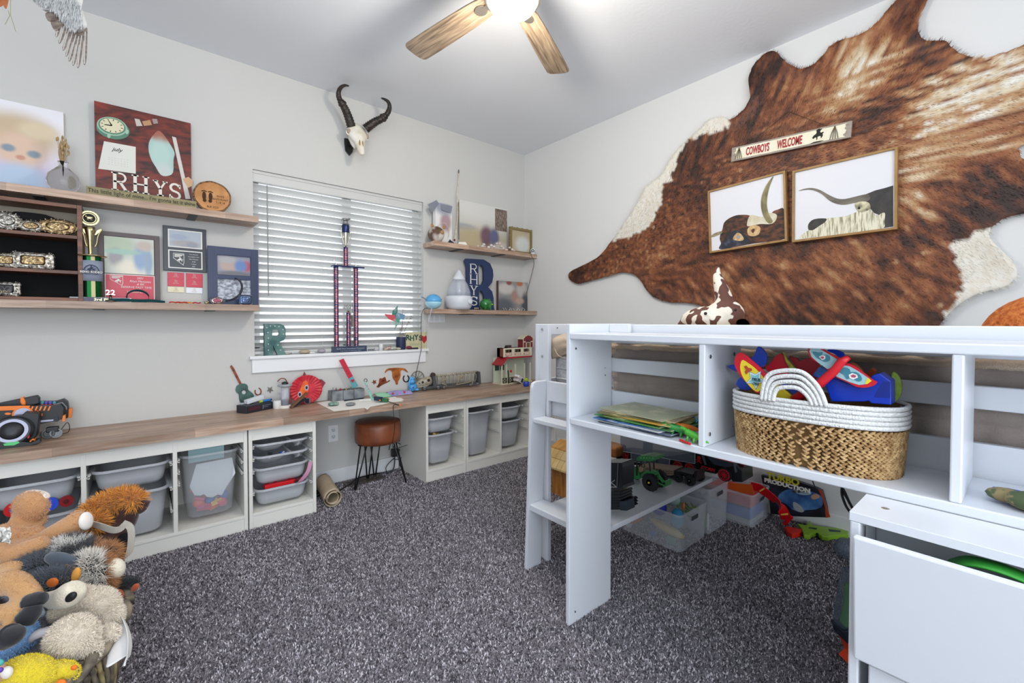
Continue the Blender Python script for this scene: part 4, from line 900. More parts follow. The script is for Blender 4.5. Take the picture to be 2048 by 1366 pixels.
obj('rod', MB().tube(spline(stp, 4), [.0055-.0001*i for i in range(25)], 8), mat('peeled_wood', '#b79d78', .6, col2='#ddd2bd', scale=30), bw, smooth=True); obj('tip', MB().ball(stp[-1]+V(0, 0, .012), (.006, .006, .02), 10), mat('grey_tip', '#5a5c60', .6), bw, smooth=True)
obj('red_knob', MB().ball(stp[0]+V(0, 0, .004), .009, 10), mat('dark_red', '#7c2420', .5), bw, smooth=True)
one('thin_rod', MB().tube([P3(918, 479, 3.14), P3(917, 404, 3.19)], .003, 6), mat('dark_cane', '#5e5048', .6), 'thin dark rod standing just right of the peeled stick', 'stick')
fr = W0(.03); x0, x1 = fr.px(919, 440)[0], fr.px(1013.5, 440)[0]; zt = (fr.px(919, 400)[1]+fr.px(1012, 418)[1])/2
lc, fr = canvas('canvas_landscape', 'wide pale landscape canvas with two blurred figures, upper right shelf', x0, x1, ZU, zt, .03, .02, blobmat('field_print', '#c9c6bd', [(.5, .95, .9, .35, '#d5d4cf'), (.1, .45, .25, .08, '#9fa3ad'), (.35, .2, .7, .28, '#b3a585'), (.55, .32, .14, .24, '#6f5360'), (.72, .32, .11, .22, '#5f6180'), (.9, .1, .2, .15, '#cfc5ba')], .7), M_edge)
m_ = MB(); x2 = fr.px(990, 430)[0]; z2 = fr.px(1000, 462)[1]; m_.fbox(fr, x2, x1+.001, z2, zt-.012, .001, .002); obj('bark_print', m_, mat('bark_print', '#4a3a33', .7, col2='#9a8a7e', scale=30, stretch=(4, 1, 1)), lc)
nr = P3(902, 484, 3.07, ZU); m_ = MB(); m_.add([nr+V(-.03, 0, 0), nr+V(.03, -.01, 0), nr+V(.035, .03, 0), nr+V(-.02, .03, 0), nr+V(-.005, .01, .035)], [(0, 1, 4), (1, 2, 4), (2, 3, 4), (3, 0, 4), (3, 2, 1, 0)])
one('navy_stone', m_, mat('navy_stone', '#1d2438', .5), 'pointed navy stone at the foot of the peeled stick', 'stone')
pp = P3(925, 484, 3.065, ZU); m_ = MB(); m_.add([pp+V(-.045, 0, .002), pp+V(.05, 0, .002), pp+V(.03, -.0, .028), pp+V(-.03, .01, .022), pp+V(0, .01, .006)], [(0, 4, 3), (4, 1, 2), (3, 4, 2)])
one('folded_paper', m_, M_paper, 'folded white paper lying right of the navy stone', 'paper', solid=.001)
fb = [P3(u, v, 3.07) for u, v in ((960, 492), (972, 488), (985, 486), (1000, 489), (1015, 494), (1030, 499))]
fl_ = thing('flower_garland', 'blurry white and pink paper flowers in front of the landscape canvas', 'flowers', V(fb[2].x, 3.07, ZU))
q = random.Random(8); m1, m2_ = MB(), MB()
for i in range(16):
    t = i/15; k = min(int(t*5), 4); p = fb[k].lerp(fb[k+1], t*5-k); p.z = ZU+q.uniform(.008, .05*math.sin(t*2.6+.3)+.012); p.y += q.uniform(-.02, .03)
    (m1 if i % 3 else m2_).ball(p, (q.uniform(.012, .018),)*2+(q.uniform(.008, .012),), 10)
obj('white_blooms', m1, mat('petal_white', '#ded8d4', .9), fl_, smooth=True, kind='stuff'); obj('pink_blooms', m2_, mat('petal_pink', '#dcc0bd', .9), fl_, smooth=True, kind='stuff')
fr = W0(.10); x0, x1 = fr.px(1019, 480)[0], fr.px(1063, 480)[0]; zt = fr.px(1040, 457)[1]
cv, fr = canvas('antique_frame', 'antique gold scalloped frame near the room corner', x0, x1, ZU, zt, .10, .01, blobmat('frame_blur', '#b3a588', [(.6, .35, .4, .4, '#c9cdc8')], .6), mat('antique_gold', '#8d7a50', .5, .4), fw=.022, fm=mat('antique_gold', '', .5), fth=.012, cat='picture frame')
m_ = MB()
for i in range(18):
    t = i/18*4; k = int(t); f = t-k; q_ = [(x0, ZU), (x1, ZU), (x1, zt), (x0, zt), (x0, ZU)]; a = q_[k][0]+(q_[k+1][0]-q_[k][0])*f; b = q_[k][1]+(q_[k+1][1]-q_[k][1])*f
    m_.ball(fr.P(a, max(b, ZU+.008), .004), (.010, .006, .008), 8)
obj('scallops', m_, mat('antique_gold', '', .5), cv, smooth=True)
c = P3(1068, 495, 3.07); c.x = min(c.x, WB-.03); sc_ = thing('security_camera', 'small white security camera with a black lens at the shelf corner', 'camera', V(c.x, c.y, ZU))
obj('base', MB().lathe([(.022, 0), (.022, .014), (.012, .018)], V(c.x, c.y, ZU), 20), M_white, sc_, smooth=True); obj('head', MB().ball(V(c.x, c.y, ZU+.036), .022, 18), M_white, sc_, smooth=True)
dv = (CAM-V(c.x, c.y, ZU+.036)).normalized(); obj('lens', MB().cyl(V(c.x, c.y, ZU+.036)+dv*.014, V(c.x, c.y, ZU+.036)+dv*.023, .0135, 18), M_black, sc_); obj('lens_ring', MB().cyl(V(c.x, c.y, ZU+.036)+dv*.023, V(c.x, c.y, ZU+.036)+dv*.0235, .006, 14), M_white, sc_)
ck = [V(2.80, 3.06, ZU+.003), V(2.80, 3.035, ZU+.002), V(2.815, 3.030, ZU-.03), V(2.85, 3.04, ZU-.08), V(2.87, 3.10, ZU-.20), V(2.875, 3.2, ZL+.10), V(2.875, 3.21, ZL+.02)]
one('camera_cord', MB().tube(spline(ck, 5), .0028, 6), mat('taupe_cord', '#6f665e', .6), 'taupe cord hanging from the camera in the room corner', 'cord', smooth=True)
# --- lower right shelf --------------------------------------------------------------------
c = P3(867, 606, 3.085); r_ = 16.5*spx(c); c.z = ZL+r_*.86; M_sky = mat('sky_plastic', '#5aa7dc', .3); M_skl = mat('pale_aqua', '#a9d9ea', .35)
wh = thing('whale_humidifier', 'small sky-blue whale humidifier at the window end of the shelf', 'humidifier', V(c.x, c.y, ZL))
up_ = MB().lathe([(r_*math.cos(a), r_*math.sin(a)*.95) for a in np.linspace(.0, 1.5, 9)], c, 28); obj('upper_body', up_, M_sky, wh, smooth=True)
obj('lower_body', MB().lathe([(r_*math.cos(a), r_*math.sin(a)*.88) for a in np.linspace(-1.35, 0, 8)], c, 28), M_skl, wh, smooth=True)
for a, b in ((-.1, .75), (.1, .78)): obj('blowhole', MB().ball(c+V(r_*a, -r_*.62, r_*b), .0025, 8), M_ink, wh)
obj('eye', MB().ball(c+V(r_*.75, -r_*.6, r_*.3), .0035, 8), M_ink, wh); obj('tail', MB().ribbon([c+V(-r_*.9, 0, .01), c+V(-r_*1.25, 0, .025), c+V(-r_*1.6, -.0, .035)], [.012, .01, .018], (0, 1, 0), .004), mat('tail_grey', '#5d6f7c', .4), wh)
c = P3(918, 620, 3.09, ZL); s = spx(c); hm = thing('drop_humidifier', 'white teardrop humidifier with a clear tank', 'humidifier', c)
obj('base', MB().lathe([(21*s, 0), (25*s, 6*s), (27*s, 18*s), (26.5*s, 25*s), (24*s, 27*s)], c, 36), M_white, hm, smooth=True)
tk = bpy.data.materials.new('tank_plastic'); tk.use_nodes = True; g_ = tk.node_tree.nodes['Principled BSDF'].inputs; g_['Alpha'].default_value = .38; g_['Roughness'].default_value = .15; g_['Base Color'].default_value = (.72, .77, .88, 1)
obj('tank', MB().lathe([(24*s, 27*s), (23*s, 36*s), (18*s, 50*s), (12*s, 60*s)], c, 36), tk, hm, smooth=True)
obj('inner_tube', MB().lathe([(5*s, 26*s), (4.5*s, 60*s)], c, 16), mat('milky', '#dfe3ee', .4, trans=.3), hm, smooth=True)
obj('cap', MB().lathe([(12.4*s, 59*s), (12.6*s, 61*s), (8*s, 69*s), (3.4*s, 77*s), (1.2*s, 79*s)], c, 32), M_white, hm, smooth=True)
obj('dial', MB().lathe([(5*s, 0), (5*s, .006), (3.5*s, .009)], c+V(9*s, -26*s, 15*s), 20, Matrix.Rotation(R(90), 4, 'X')), M_white, hm, smooth=True)
# navy R
fr = W0(.05); M_navy = mat('navy_paint', '#22345c', .45)
Rp = [(928, 522), (931, 517.5), (966, 519.5), (979, 527), (984.5, 540), (985.5, 552), (983, 565), (975, 574.5), (983, 583), (986, 596), (986.5, 614), (988, 620.5), (972, 620.5), (968, 612), (967, 590), (962, 582), (957, 582), (957.5, 610), (960, 616), (960, 620), (931, 620), (931, 616), (934, 610), (932.5, 534), (931, 528)]
hol = [(955.5, 530), (962, 530), (966, 536), (966.5, 560), (963, 569), (956.5, 569.5)]
nR = thing('letter_r', 'large navy wooden letter R with the white name RHYS down its stem', 'letter', fr.P(fr.px(957, 600)[0], ZL, 0))
def clampz(l): return [(a, max(b, ZL)) for a, b in l]
obj('letter_body', MB().prism(clampz(fr.pp(Rp)), fr, -.009, .009, holes=[fr.pp(hol)]), M_navy, nR, bevel=.001)
for ch, v0, v1 in (('R', 529, 547), ('H', 550, 568), ('Y', 572, 590), ('S', 593, 611)):
    xa, zb = fr.px(938, v1); xb, zt_ = fr.px(954.5, v0); m_ = MB(); slab(m_, fr, ch, xa, zb, xb-xa, zt_-zb, .0095, .009, .012); obj('white_letter', m_, M_paper, nR)
c = P3(972, 609, 3.06); r_ = 11.5*spx(c); c.z = ZL+r_; M_gg = mat('green_glass', '#0f5a24', .12, coat=.6, col2='#2f8a3c', scale=25)
pg = thing('piggy_bank', 'glossy green glass piggy bank beside the navy letter R', 'bank', V(c.x, c.y, ZL)); obj('body', MB().ball(c, (r_*1.15, r_, r_), 20), M_gg, pg, smooth=True)
for a in (-.5, .6): obj('ear', MB().lathe([(.006, 0), (.004, .006), (.0008, .012)], c+V(r_*a, -r_*.3, r_*.8), 10), M_gg, pg, smooth=True)
obj('snout', MB().cyl(c+V(r_*.5, -r_*.8, -.002), c+V(r_*.6, -r_*1.15, -.002), .006, 12), mat('lime_glass', '#8fbb2c', .2), pg, smooth=True)
for a in (.25, .85): obj('eye', MB().ball(c+V(r_*a, -r_*.85, r_*.38), .003, 8), mat('lime_glass', '', .2), pg)
for a, b in ((-.6, -.5), (.6, -.5), (-.6, .4), (.6, .4)): obj('foot', MB().cyl(c+V(a*r_, b*r_, -r_*.6), c+V(a*r_, b*r_, -r_), .005, 10), M_gg, pg)
fr = W0(.05); x0, x1 = fr.px(997, 600)[0], fr.px(1071, 600)[0]; zt = fr.px(1035, 564)[1]; x1 = min(x1, WB-.005)
canvas('canvas_photo', 'greyish blurred photo canvas next to the corner, lower right shelf', x0, x1, ZL, zt, .05, .03, blobmat('beach_blur', '#8e8d8c', [(.25, .75, .3, .2, '#c4beb8'), (.15, .15, .4, .3, '#5a6067'), (.55, .5, .12, .22, '#a98278'), (.8, .75, .2, .3, '#b8b3ae'), (.92, .25, .15, .4, '#4b4e55'), (.72, .35, .16, .12, '#b39a8c'), (.35, .95, .1, .08, '#8a4f48'), (.72, .95, .12, .1, '#b06a45')], .6), mat('brown_side', '#5a423c', .7))
m_ = MB(); q = random.Random(4)
for i in range(9):
    p = P3(1008+i*5, 621, 3.055, ZL+.004); m_.tube(spline([p, p+V(q.uniform(-.01, .01), -.005, .008), p+V(q.uniform(-.02, .02), 0, q.uniform(.012, .03))], 3), [.003, .0028, .0025, .002, .0018, .0015, .001], 6)
one('antler_pieces', m_, mat('bone_white', '#d8d2c4', .6), 'small white antler pieces laid before the greyish canvas', 'antlers')
m_ = MB(); p = P3(952, 618, 3.055, ZL+.004)
for i in range(7): m_.tube(spline([p+V(-.02+.007*i, 0, 0), p+V(-.018+.007*i, -.004, .012), p+V(-.01+.007*i, 0, .002)], 3), .0022, 6)
one('gold_trinket', m_, M_tg, 'little gold trinket at the foot of the navy letter', 'trinket')
# under the shelf
fr = W0(.001); x0, x1 = fr.px(856, 635)[0], fr.px(889, 635)[0]
ou = thing('switch_plate', 'white plastic plate on the wall under the humidifier shelf', 'plate', fr.P((x0+x1)/2, fr.px(870, 645)[1], 0)); obj('plate', MB().fbox(fr, x0, x1, fr.px(870, 645)[1], ZL-.037, 0, .006), M_trim, ou, bevel=.002)
for i in range(3): obj('rocker', MB().fbox(fr, x0+.01+i*(x1-x0)*.32, x0+.006+(i+.8)*(x1-x0)*.32, fr.px(870, 643)[1], ZL-.045, .006, .009), M_white, ou, bevel=.001)
cd1 = [V(1.80, 3.07, ZL+.01), V(1.775, 3.07, ZL+.004), V(1.772, 3.10, ZL-.08), V(1.80, 3.19, ZL-.20), V(1.815, 3.205, ZL-.36)]
one('hanging_cable', MB().tube(spline(cd1, 6), .0026, 6), M_white, 'white cord hanging off the window end of the humidifier shelf', 'cord', smooth=True)
cd2 = [P3(854, 616, 3.06), P3(845, 622, 3.08), P3(842, 650, 3.16), P3(843, 690, 3.18), P3(840, 712, 3.185), P3(835, 735, 3.195), P3(830, 760, 3.2), V(1.70, 3.2, .602)]
one('dark_cord', MB().tube(spline(cd2, 6), .0022, 6), M_black, 'thin dark cord dropping past the sill corner to the worktop', 'cord', smooth=True)
# --- skull --------------------------------------------------------------------------------
M_bone = mat('bleached_bone', '#e6e2d8', .6, col2='#cfc6b0', scale=12, bump=.2, bscale=40); M_horn = mat('black_horn', '#15110f', .4, bump=.9, bscale=60, col2='#33271f', scale=18)
sk = thing('antelope_skull', 'bleached antelope skull with ringed black horns above the window', 'skull', P3(695, 290, WA))
ap = [P3(u, v, WA) for u, v in ((688, 285), (688, 277), (700, 279), (706, 292), (704, 305), (698, 312), (690, 302))]; f_ = W0(0)
obj('wall_plaque', MB().prism([(p.x, p.z) for p in ap][::-1], f_, 0, .012, holes=[[f_.px(694, 284+5*k), f_.px(699, 289+5*k), f_.px(699, 291+5*k), f_.px(694, 286+5*k)] for k in range(3)]), M_black, sk, bevel=.001)
obj('mount_arm', MB().tube([P3(697, 292, WA), P3(706, 285, 3.12)], .008, 8), M_black, sk)
def sect(c, w, h, n=16, sq=1.0): 
    c = Vector(c); return [c+cR2*(w*math.copysign(abs(math.cos(a))**sq, math.cos(a)))+cU2*(h*math.copysign(abs(math.sin(a))**sq, math.sin(a))) for a in (2*math.pi*i/n for i in range(n))]
A0, A1 = P3(713, 262, 3.09), P3(724, 309, 2.98); ax = (A1-A0).normalized(); cR2 = ax.cross(V(0, -1, 0)).normalized(); cU2 = cR2.cross(ax).normalized(); sb = spx(A0)
prof = [(-.25, 4, 4), (-.2, 13, 9), (-.05, 20, 12), (.08, 19, 13), (.2, 20, 12), (.32, 18, 11), (.42, 13, 9), (.6, 9, 7.5), (.8, 7.5, 6), (.95, 6, 4.5), (1.02, 3, 2.5)]
L_ = (A1-A0).length
obj('cranium', MB().loft([sect(A0+ax*L_*t, w*sb, h*sb) for t, w, h in prof]), M_bone, sk, smooth=True, subd=1)
for s_ in (-1, 1):
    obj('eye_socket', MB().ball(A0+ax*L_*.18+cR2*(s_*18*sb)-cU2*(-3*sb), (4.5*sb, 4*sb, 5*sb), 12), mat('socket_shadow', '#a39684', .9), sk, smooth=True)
    obj('brow_ring', MB().lathe([(5*sb, 0), (6.5*sb, .002), (6*sb, .006), (4.5*sb, .006)], A0+ax*L_*.18+cR2*(s_*17*sb), 14, Matrix.Rotation(R(90), 4, 'X')), M_bone, sk, smooth=True)
    obj('nasal_slot', MB().ball(A0+ax*L_*.62+cR2*(s_*3*sb)-V(0, 7*sb, 0), (1.5*sb, 2*sb, 8*sb), 10), mat('nasal_tan', '#a88a5c', .9), sk, smooth=True)
obj('lower_ridge', MB().loft([sect(A0+ax*L_*t+V(-.02, .035, -.015), w*sb, h*sb) for t, w, h in ((.0, 6, 6), (.2, 9, 8), (.45, 6, 6), (.62, 2, 2))]), M_bone, sk, smooth=True)
for pts, nm in (((( 703, 254, 3.08), (698, 238, 3.07), (692, 222, 3.06), (686, 210, 3.05), (679, 198, 3.04), (677, 186, 3.03), (681, 176, 3.03), (689, 171, 3.03), (698, 172, 3.04)), 'l'), (((731, 258, 3.05), (740, 251, 3.03), (752, 243, 3.01), (764, 237, 2.99), (774, 228, 2.97), (779, 216, 2.96), (777, 205, 2.96), (770, 199, 2.97), (762, 196, 2.98)), 'r')):
    sp_ = spline([P3(*p) for p in pts], 8); n = len(sp_); rr_ = []
    for i in range(n):
        t = i/(n-1); r_ = (8.2*(1-t)**.55+.6)*sb*(.82 if t > .42 else 1); r_ *= 1+(.10*math.sin(i*2.4) if t < .55 else 0)
        if abs(t-.42) < .04: r_ *= 1.25
        rr_.append(r_)
    obj('horn', MB().tube(sp_, rr_, 12), M_horn, sk, smooth=True)
# --- little metal cut-outs on the wall -------------------------------------------------------
def cut(name, label, cat, pts, m, holes=(), off=.002, th=.003, smooth_=True):
    f_ = W0(off); pl = f_.pp(pts); pl = smooth_poly(pl, 3) if smooth_ else pl
    a = sum(pl[i][0]*pl[(i+1) % len(pl)][1]-pl[(i+1) % len(pl)][0]*pl[i][1] for i in range(len(pl)))
    if a < 0: pl = pl[::-1]
    return one(name, MB().prism(pl, f_, 0, th, holes=[f_.pp(h) for h in holes]), m, label, cat)
M_rust = mat('rusty_metal', '#5e221b', .5, .4, col2='#a0522b', scale=30)
def star(cx, cy, r, rot=0): return [(cx+(r if i % 2 == 0 else r*.42)*math.cos(rot+math.pi*i/5), cy+(r if i % 2 == 0 else r*.42)*math.sin(rot+math.pi*i/5)) for i in range(10)]
cut('metal_star', 'grey metal star on the wall right of the small horseshoe', 'star', star(540, 779.5, 7.5, .25), mat('grey_tin', '#6e6c62', .5, .5), smooth_=False)
cut('metal_star', 'small rusty red star on the wall left of the cowboy hat', 'star', star(748.5, 764, 5.5, .5), M_rust, smooth_=False)
def hs(cx, cy, r, a0, a1, w): 
    o = [(cx+r*math.cos(a), cy+r*1.15*math.sin(a)) for a in np.linspace(a0, a1, 14)]; i_ = [(cx+(r-w)*math.cos(a), cy+(r*1.15-w)*math.sin(a)) for a in np.linspace(a1, a0, 14)]; return o+i_
cut('horseshoe', 'small rusty horseshoe on the wall between guitar and grey star', 'horseshoe', hs(516, 783, 7.2, -1.35, 3.6, 2.3), M_rust, smooth_=False)
cut('horseshoe', 'dark horseshoe on the wall right of the bull skull', 'horseshoe', hs(812, 757, 6.8, -1.1, 4.1, 2.2), mat('dark_rust', '#3d2a26', .5, .5), smooth_=False)
cut('metal_hat', 'rusty cowboy hat cut-out on the wall left of the bull skull', 'ornament', [(753, 773), (757, 768), (759, 757), (764, 757), (770, 754), (773, 763), (777, 761), (780, 760), (778, 763), (770, 767), (762, 771), (757, 775)], M_rust)
cut('metal_bull_skull', 'orange-brown longhorn skull cut-out on the wall above the craft paper', 'ornament', [(769.5, 746), (771, 741), (776, 737), (784, 736), (794, 735.5), (804, 736), (811, 738), (816, 745), (812, 743), (806, 740), (801, 742), (801, 750), (799, 758), (796, 763), (795.5, 768), (792, 769), (790, 763), (785, 755), (784, 745), (782, 741), (776, 741)], mat('orange_rust', '#8a3f1c', .5, .4, col2='#c87a35', scale=22))
cut('metal_guitar', 'turquoise and brown metal guitar leaning on the wall behind the clock', 'ornament', [(471, 780), (473, 772), (480, 768), (489, 767), (495, 771), (496, 779), (501, 783), (507, 789), (507, 797), (503, 804), (490, 806), (481, 805), (478, 797), (477, 788), (473, 785)], mat('patina', '#31443f', .5, .3, col2='#4f7069', scale=18), holes=[pxc(487.5, 784.5, 4.2, 4)])
f_ = W0(.004); one('guitar_neck', MB().prism(f_.pp([(479, 769), (464, 740), (460, 733), (463, 730), (468, 737), (483, 767)][::-1]), f_, 0, .004), M_rust, 'rusty neck of the metal guitar on the wall', 'ornament')
# ================================================================ window sill
yS = WA+.005; ZS = WZ0
fr = Fr((0, yS-.012, 0), (1, 0, 0), (0, 0, 1)); M_turq = mat('turquoise_paint', '#2f5a5c', .5, col2='#6d9089', scale=16, lo=.35, hi=.75)
def zc(l, z): return [(a, max(b, z)) for a, b in l]
Rl = [(528, 648), (560, 648), (567, 651), (570.5, 658), (570.5, 673), (567, 680), (558, 684), (572, 709.5), (555, 710.5), (545, 690), (545, 711.5), (528.5, 711.5)]
rl = thing('letter_r', 'turquoise patterned letter R standing at the left end of the sill', 'letter', V(PY(545, 700, yS).x, yS, ZS))
obj('letter_body', MB().prism(zc(fr.pp(Rl), ZS), fr, -.02, .012, holes=[fr.pp([(544, 659), (556, 659), (558, 662), (558, 668), (556, 672), (544, 672)])]), M_turq, rl, bevel=.001)
dm = MB()
for u, v in ((533, 655), (540, 652), (549, 652), (557, 653), (565, 659), (566, 668), (535, 665), (536, 676), (536, 688), (536, 700), (555, 690), (560, 700)): dm.prism([(fr.px(u, v)[0]+a, fr.px(u, v)[1]+b) for a, b in circ(0, 0, .004)], fr, .012, .0128)
obj('painted_dot', dm, mat('dot_cream', '#b9c2bd', .5), rl)
def pebble(label, u, v, ru, rv, m, y=None, z=ZS, name='pebble', cat='stone', ry=None):
    y = y or WA-.005; c = PY(u, v, y); s = spx(c); c.z = z+rv*s
    return one(name, MB().ball(c, (ru*s, (ry or ru)*s, rv*s), 14), m, label, cat, smooth=True)
one('metal_hook', MB().tube(spline([P3(572, 709, 3.20, ZS+.004), P3(578, 708, 3.2, ZS+.005), P3(584, 705, 3.2, ZS+.012)], 4), .0035, 6), mat('old_brass', '#8c7f6c', .5, .5), 'small bent metal hook lying right of the turquoise letter', 'hook')
pebble('flat beige shell on the sill right of the turquoise letter', 609, 703, 10, 4.5, mat('beige_shell', '#b5a68e', .6))
pebble('smooth purple-grey pebble on the window sill', 643, 701, 7.5, 4.5, mat('mauve_stone', '#a59fa9', .5)); pebble('thin white shell on the sill between the two stones', 624, 706, 7, 1.8, M_paper)
# tall trophy
M_ind = mat('indigo_metal', '#22305c', .3, .5); yT = WA+.0
tt2 = thing('trophy', 'tall three-column red and blue trophy standing on the window sill', 'trophy', V(PY(700, 700, yT).x, yT, ZS))
xa, xb = PY(667, 700, yT-.02).x, PY(733, 700, yT-.02).x; zb = ZS+.042
obj('base', MB().box(xa, xb, yT-.028, yT+.035, ZS, zb), mat('base_slate', '#2e3850', .35, col2='#3f4a63', scale=20), tt2, bevel=.002)
fB_ = Fr((0, yT-.029, 0), (1, 0, 0), (0, 0, 1)); text('Battle Born Showdown Champion', fB_, (xa+xb)/2, ZS+.022, .010, mat('silver_letter', '#aab2c4', .4), tt2, sx=.9*(xb-xa)/.21); text('High Desert Youth Rodeo 2021', fB_, (xa+xb)/2, ZS+.008, .006, mat('silver_letter', '', .4), tt2, sx=.9*(xb-xa)/.16)
zp = PY(700, 536, yT).z
Mcol = mat('star_foil', '#20285a', .25, .6, col2='#8f4a5c', scale=40, stretch=(1, 1, 2.2), lo=.44, hi=.56)
def column_(u, z0, z1, r_=.0155, y=yT):
    x = PY(u, 640, y).x; m_ = MB(); m_.tube([V(x, y, z0), V(x, y, z1)], r_, 16); co = obj('column', m_, Mcol, tt2, smooth=True, ang=40)
    k = MB(); n = int((z1-z0)/.0125)
    for i in range(n):
        a = i*.55; z = z0+.008+i*.0125; pts = [V(x+(r_+.0006)*math.sin(t), y-(r_+.0006)*math.cos(t), z+.004*t) for t in np.linspace(-1.0, 1.1, 6)]; k.ribbon(pts, .0026, (0, 0, 1), .0008)
    obj('foil_stripe', k, mat('foil_red', '#c79aa0', .25, .7), co); k = MB(); k.box(x-r_-.006, x-r_-.002, y-.004, y+.004, z0, z1); obj('side_rod', k, M_chrome, tt2); return x
x1_ = column_(673, zb, zp); x2_ = column_(712.5, zb, zp); x3_ = column_(697, zb, PY(697, 625, yT).z, .0145, yT+.02)
xc_ = (PY(665, 536, yT).x+PY(726, 536, yT).x)/2; obj('bridge_plate', MB().box(PY(665, 536, yT).x, PY(726, 536, yT).x, yT-.03, yT+.035, zp, zp+.011), M_ind, tt2, bevel=.002)
xt = column_(692.5, zp+.011, PY(692, 495, yT).z, .0155)
for x in (x1_, x2_): obj('riser', MB().cyl((x, yT, zp+.01), (x, yT, zp+.03), .003, 8).ribbon([V(x-.012, yT, zp+.05), V(x-.004, yT, zp+.022), V(x+.004, yT, zp+.035)], .006, (0, 1, 0), .002), M_chrome, tt2)
z0_ = PY(692, 495, yT).z; z1_ = PY(692, 448, yT).z; hh = z1_-z0_
obj('cup', MB().lathe([(.006, 0), (.009, hh*.1), (.016, hh*.45), (.024, hh*.75), (.024, hh*.9), (.014, hh)], (xt, yT, z0_), 24), mat('pale_silver', '#c6c3b4', .2, .9), tt2, smooth=True)
obj('cup_band', MB().lathe([(.0245, hh*.62), (.0262, hh*.66), (.0262, hh*.92), (.024, hh*.96)], (xt, yT, z0_), 24), M_ind, tt2, smooth=True)
for s_ in (-1, 1): obj('cup_handle', MB().tube(spline([V(xt+s_*.008, yT, z0_+hh*.08), V(xt+s_*.026, yT-.004, z0_+hh*.4), V(xt+s_*.034, yT, z0_+hh*.65), V(xt+s_*.027, yT, z0_+hh*.85)], 5), .003, 8), mat('pale_silver', '', .2), tt2, smooth=True)
sz = z0_+hh+.032; sf = MB(); sf.ball((xt, yT, sz), (.022, .009, .010), 14); sf.ball((xt+.026, yT-.002, sz+.008), (.008, .006, .007), 10); sf.ball((xt+.02, yT, sz+.003), (.009, .007, .008), 10)
for a in (-.016, -.010, .010, .015): sf.cyl((xt+a, yT, sz-.004), (xt+a, yT, sz-.030), .0022, 6)
sf.tube([V(xt-.02, yT, sz+.004), V(xt-.027, yT, sz-.004), V(xt-.026, yT, sz-.014)], .002, 6); sf.box(xt-.024, xt+.026, yT-.008, yT+.008, sz-.033, sz-.029); sf.cyl((xt, yT, sz-.045), (xt, yT, sz-.03), .008, 12)
obj('steer_figure', sf, mat('pewter', '#8e8e8c', .35, .9), tt2, smooth=True)
text('2021', Fr((0, yT+.015, 0), (1, 0, 0), (0, 0, 1)), x3_, PY(697, 617, yT).z, .028, mat('pewter', '', .35), tt2, ext=.0015); obj('year_mount', MB().lathe([(.004, 0), (.010, .008), (.004, .016)], (x3_, yT+.02, PY(697, 625, yT).z), 12), mat('old_brass', '', .5), tt2)
xk = PY(706, 640, yT+.005).x; obj('hanging_tube', MB().cyl((xk, yT+.005, PY(706, 654, yT).z), (xk, yT+.005, PY(706, 631, yT).z), .012, 14).tube(spline([V(xk, yT+.005, PY(706, 631, yT).z), V(xk-.006, yT, PY(706, 615, yT).z), V(xk-.02, yT, PY(700, 608, yT).z)], 4), .001, 5), mat('greige_tube', '#76706c', .4, .4), tt2, smooth=True, ang=40)
f_ = Fr((0, WA-.008, 0), (1, 0, 0), (0, 0, 1))
fg = thing('name_figures', 'tiny dark letter figures in a row right of the trophy base', 'figures', P3(743, 700, WA-.008, ZS))
for i in range(5): 
    p = P3(737+i*3, 701, WA-.01, ZS); obj('figure', MB().ball(p+V(0, 0, .007), (.004, .004, .007), 8).ball(p+V(0, 0, .018 if i == 4 else .014), .0035, 8), M_black if i % 2 else mat('slate_figure', '#5a5f74', .5), fg)
c = P3(762, 698, WA+.01, ZS); one('white_cup', MB().lathe([(.015, 0), (.018, .05), (.016, .05), (.013, .004)], c, 20), mat('frost_cup', '#dcdedf', .4), 'small frosted white cup on the sill before the pinwheel', 'cup', smooth=True)
for u, v, ru, rv, h, nm in ((776, 697, 8, 4, '#a05058', 'reddish'), (786, 702, 9, 3.5, '#8fa79c', 'greenish'), (772, 704, 5, 2, '#b99a6a', 'ochre'), (796, 704, 6, 2.5, '#b7b49c', 'pale yellow')): pebble(nm+' stone among the pebbles in front of the navy pot', u, v, ru, rv, mat('stone_'+h[1:], h, .6, col2='#cfcbbb', scale=60), y=WA-.012)
c = P3(802, 697, WA+.012, ZS); s = spx(c); pot = thing('plant_pot', 'navy pot of dry twigs with a paper pinwheel on the sill', 'pot', c)
obj('pot', MB().lathe([(8.5*s, 0), (9.6*s, 3*s), (9.6*s, 25*s), (8.6*s, 25*s), (8.4*s, 4*s)], c, 20), mat('navy_pot', '#252f4e', .5), pot, smooth=True, ang=40)
q = random.Random(12); tw, bd_ = MB(), MB()
for i in range(16):
    a = q.uniform(-1, 1); t = c+V(a*22*s+6*s, q.uniform(-.02, .02), q.uniform(40, 74)*s); m = c+V(a*8*s, 0, 36*s); pts = spline([c+V(a*4*s, 0, 20*s), m, t], 5); tw.tube(pts, .0008, 4)
    if a > -.1:
        for p in pts[4:]: bd_.ball(p+V(q.uniform(-.008, .008), 0, q.uniform(-.006, .006)), .0028, 6)
obj('twig', tw, mat('twig_brown', '#a3998a', .8), pot, kind='stuff'); obj('berries', bd_, mat('dark_berry', '#4c4a4e', .7), pot, kind='stuff')
pw = P3(791, 636, WA-.01); obj('stick', MB().cyl(c+V(0, -.005, 10*s), P3(806, 618, WA), .0022, 6), mat('dowel', '#8c867c', .6), pot)
fw = Fr(pw, (1, 0, 0), (0, 0, 1))
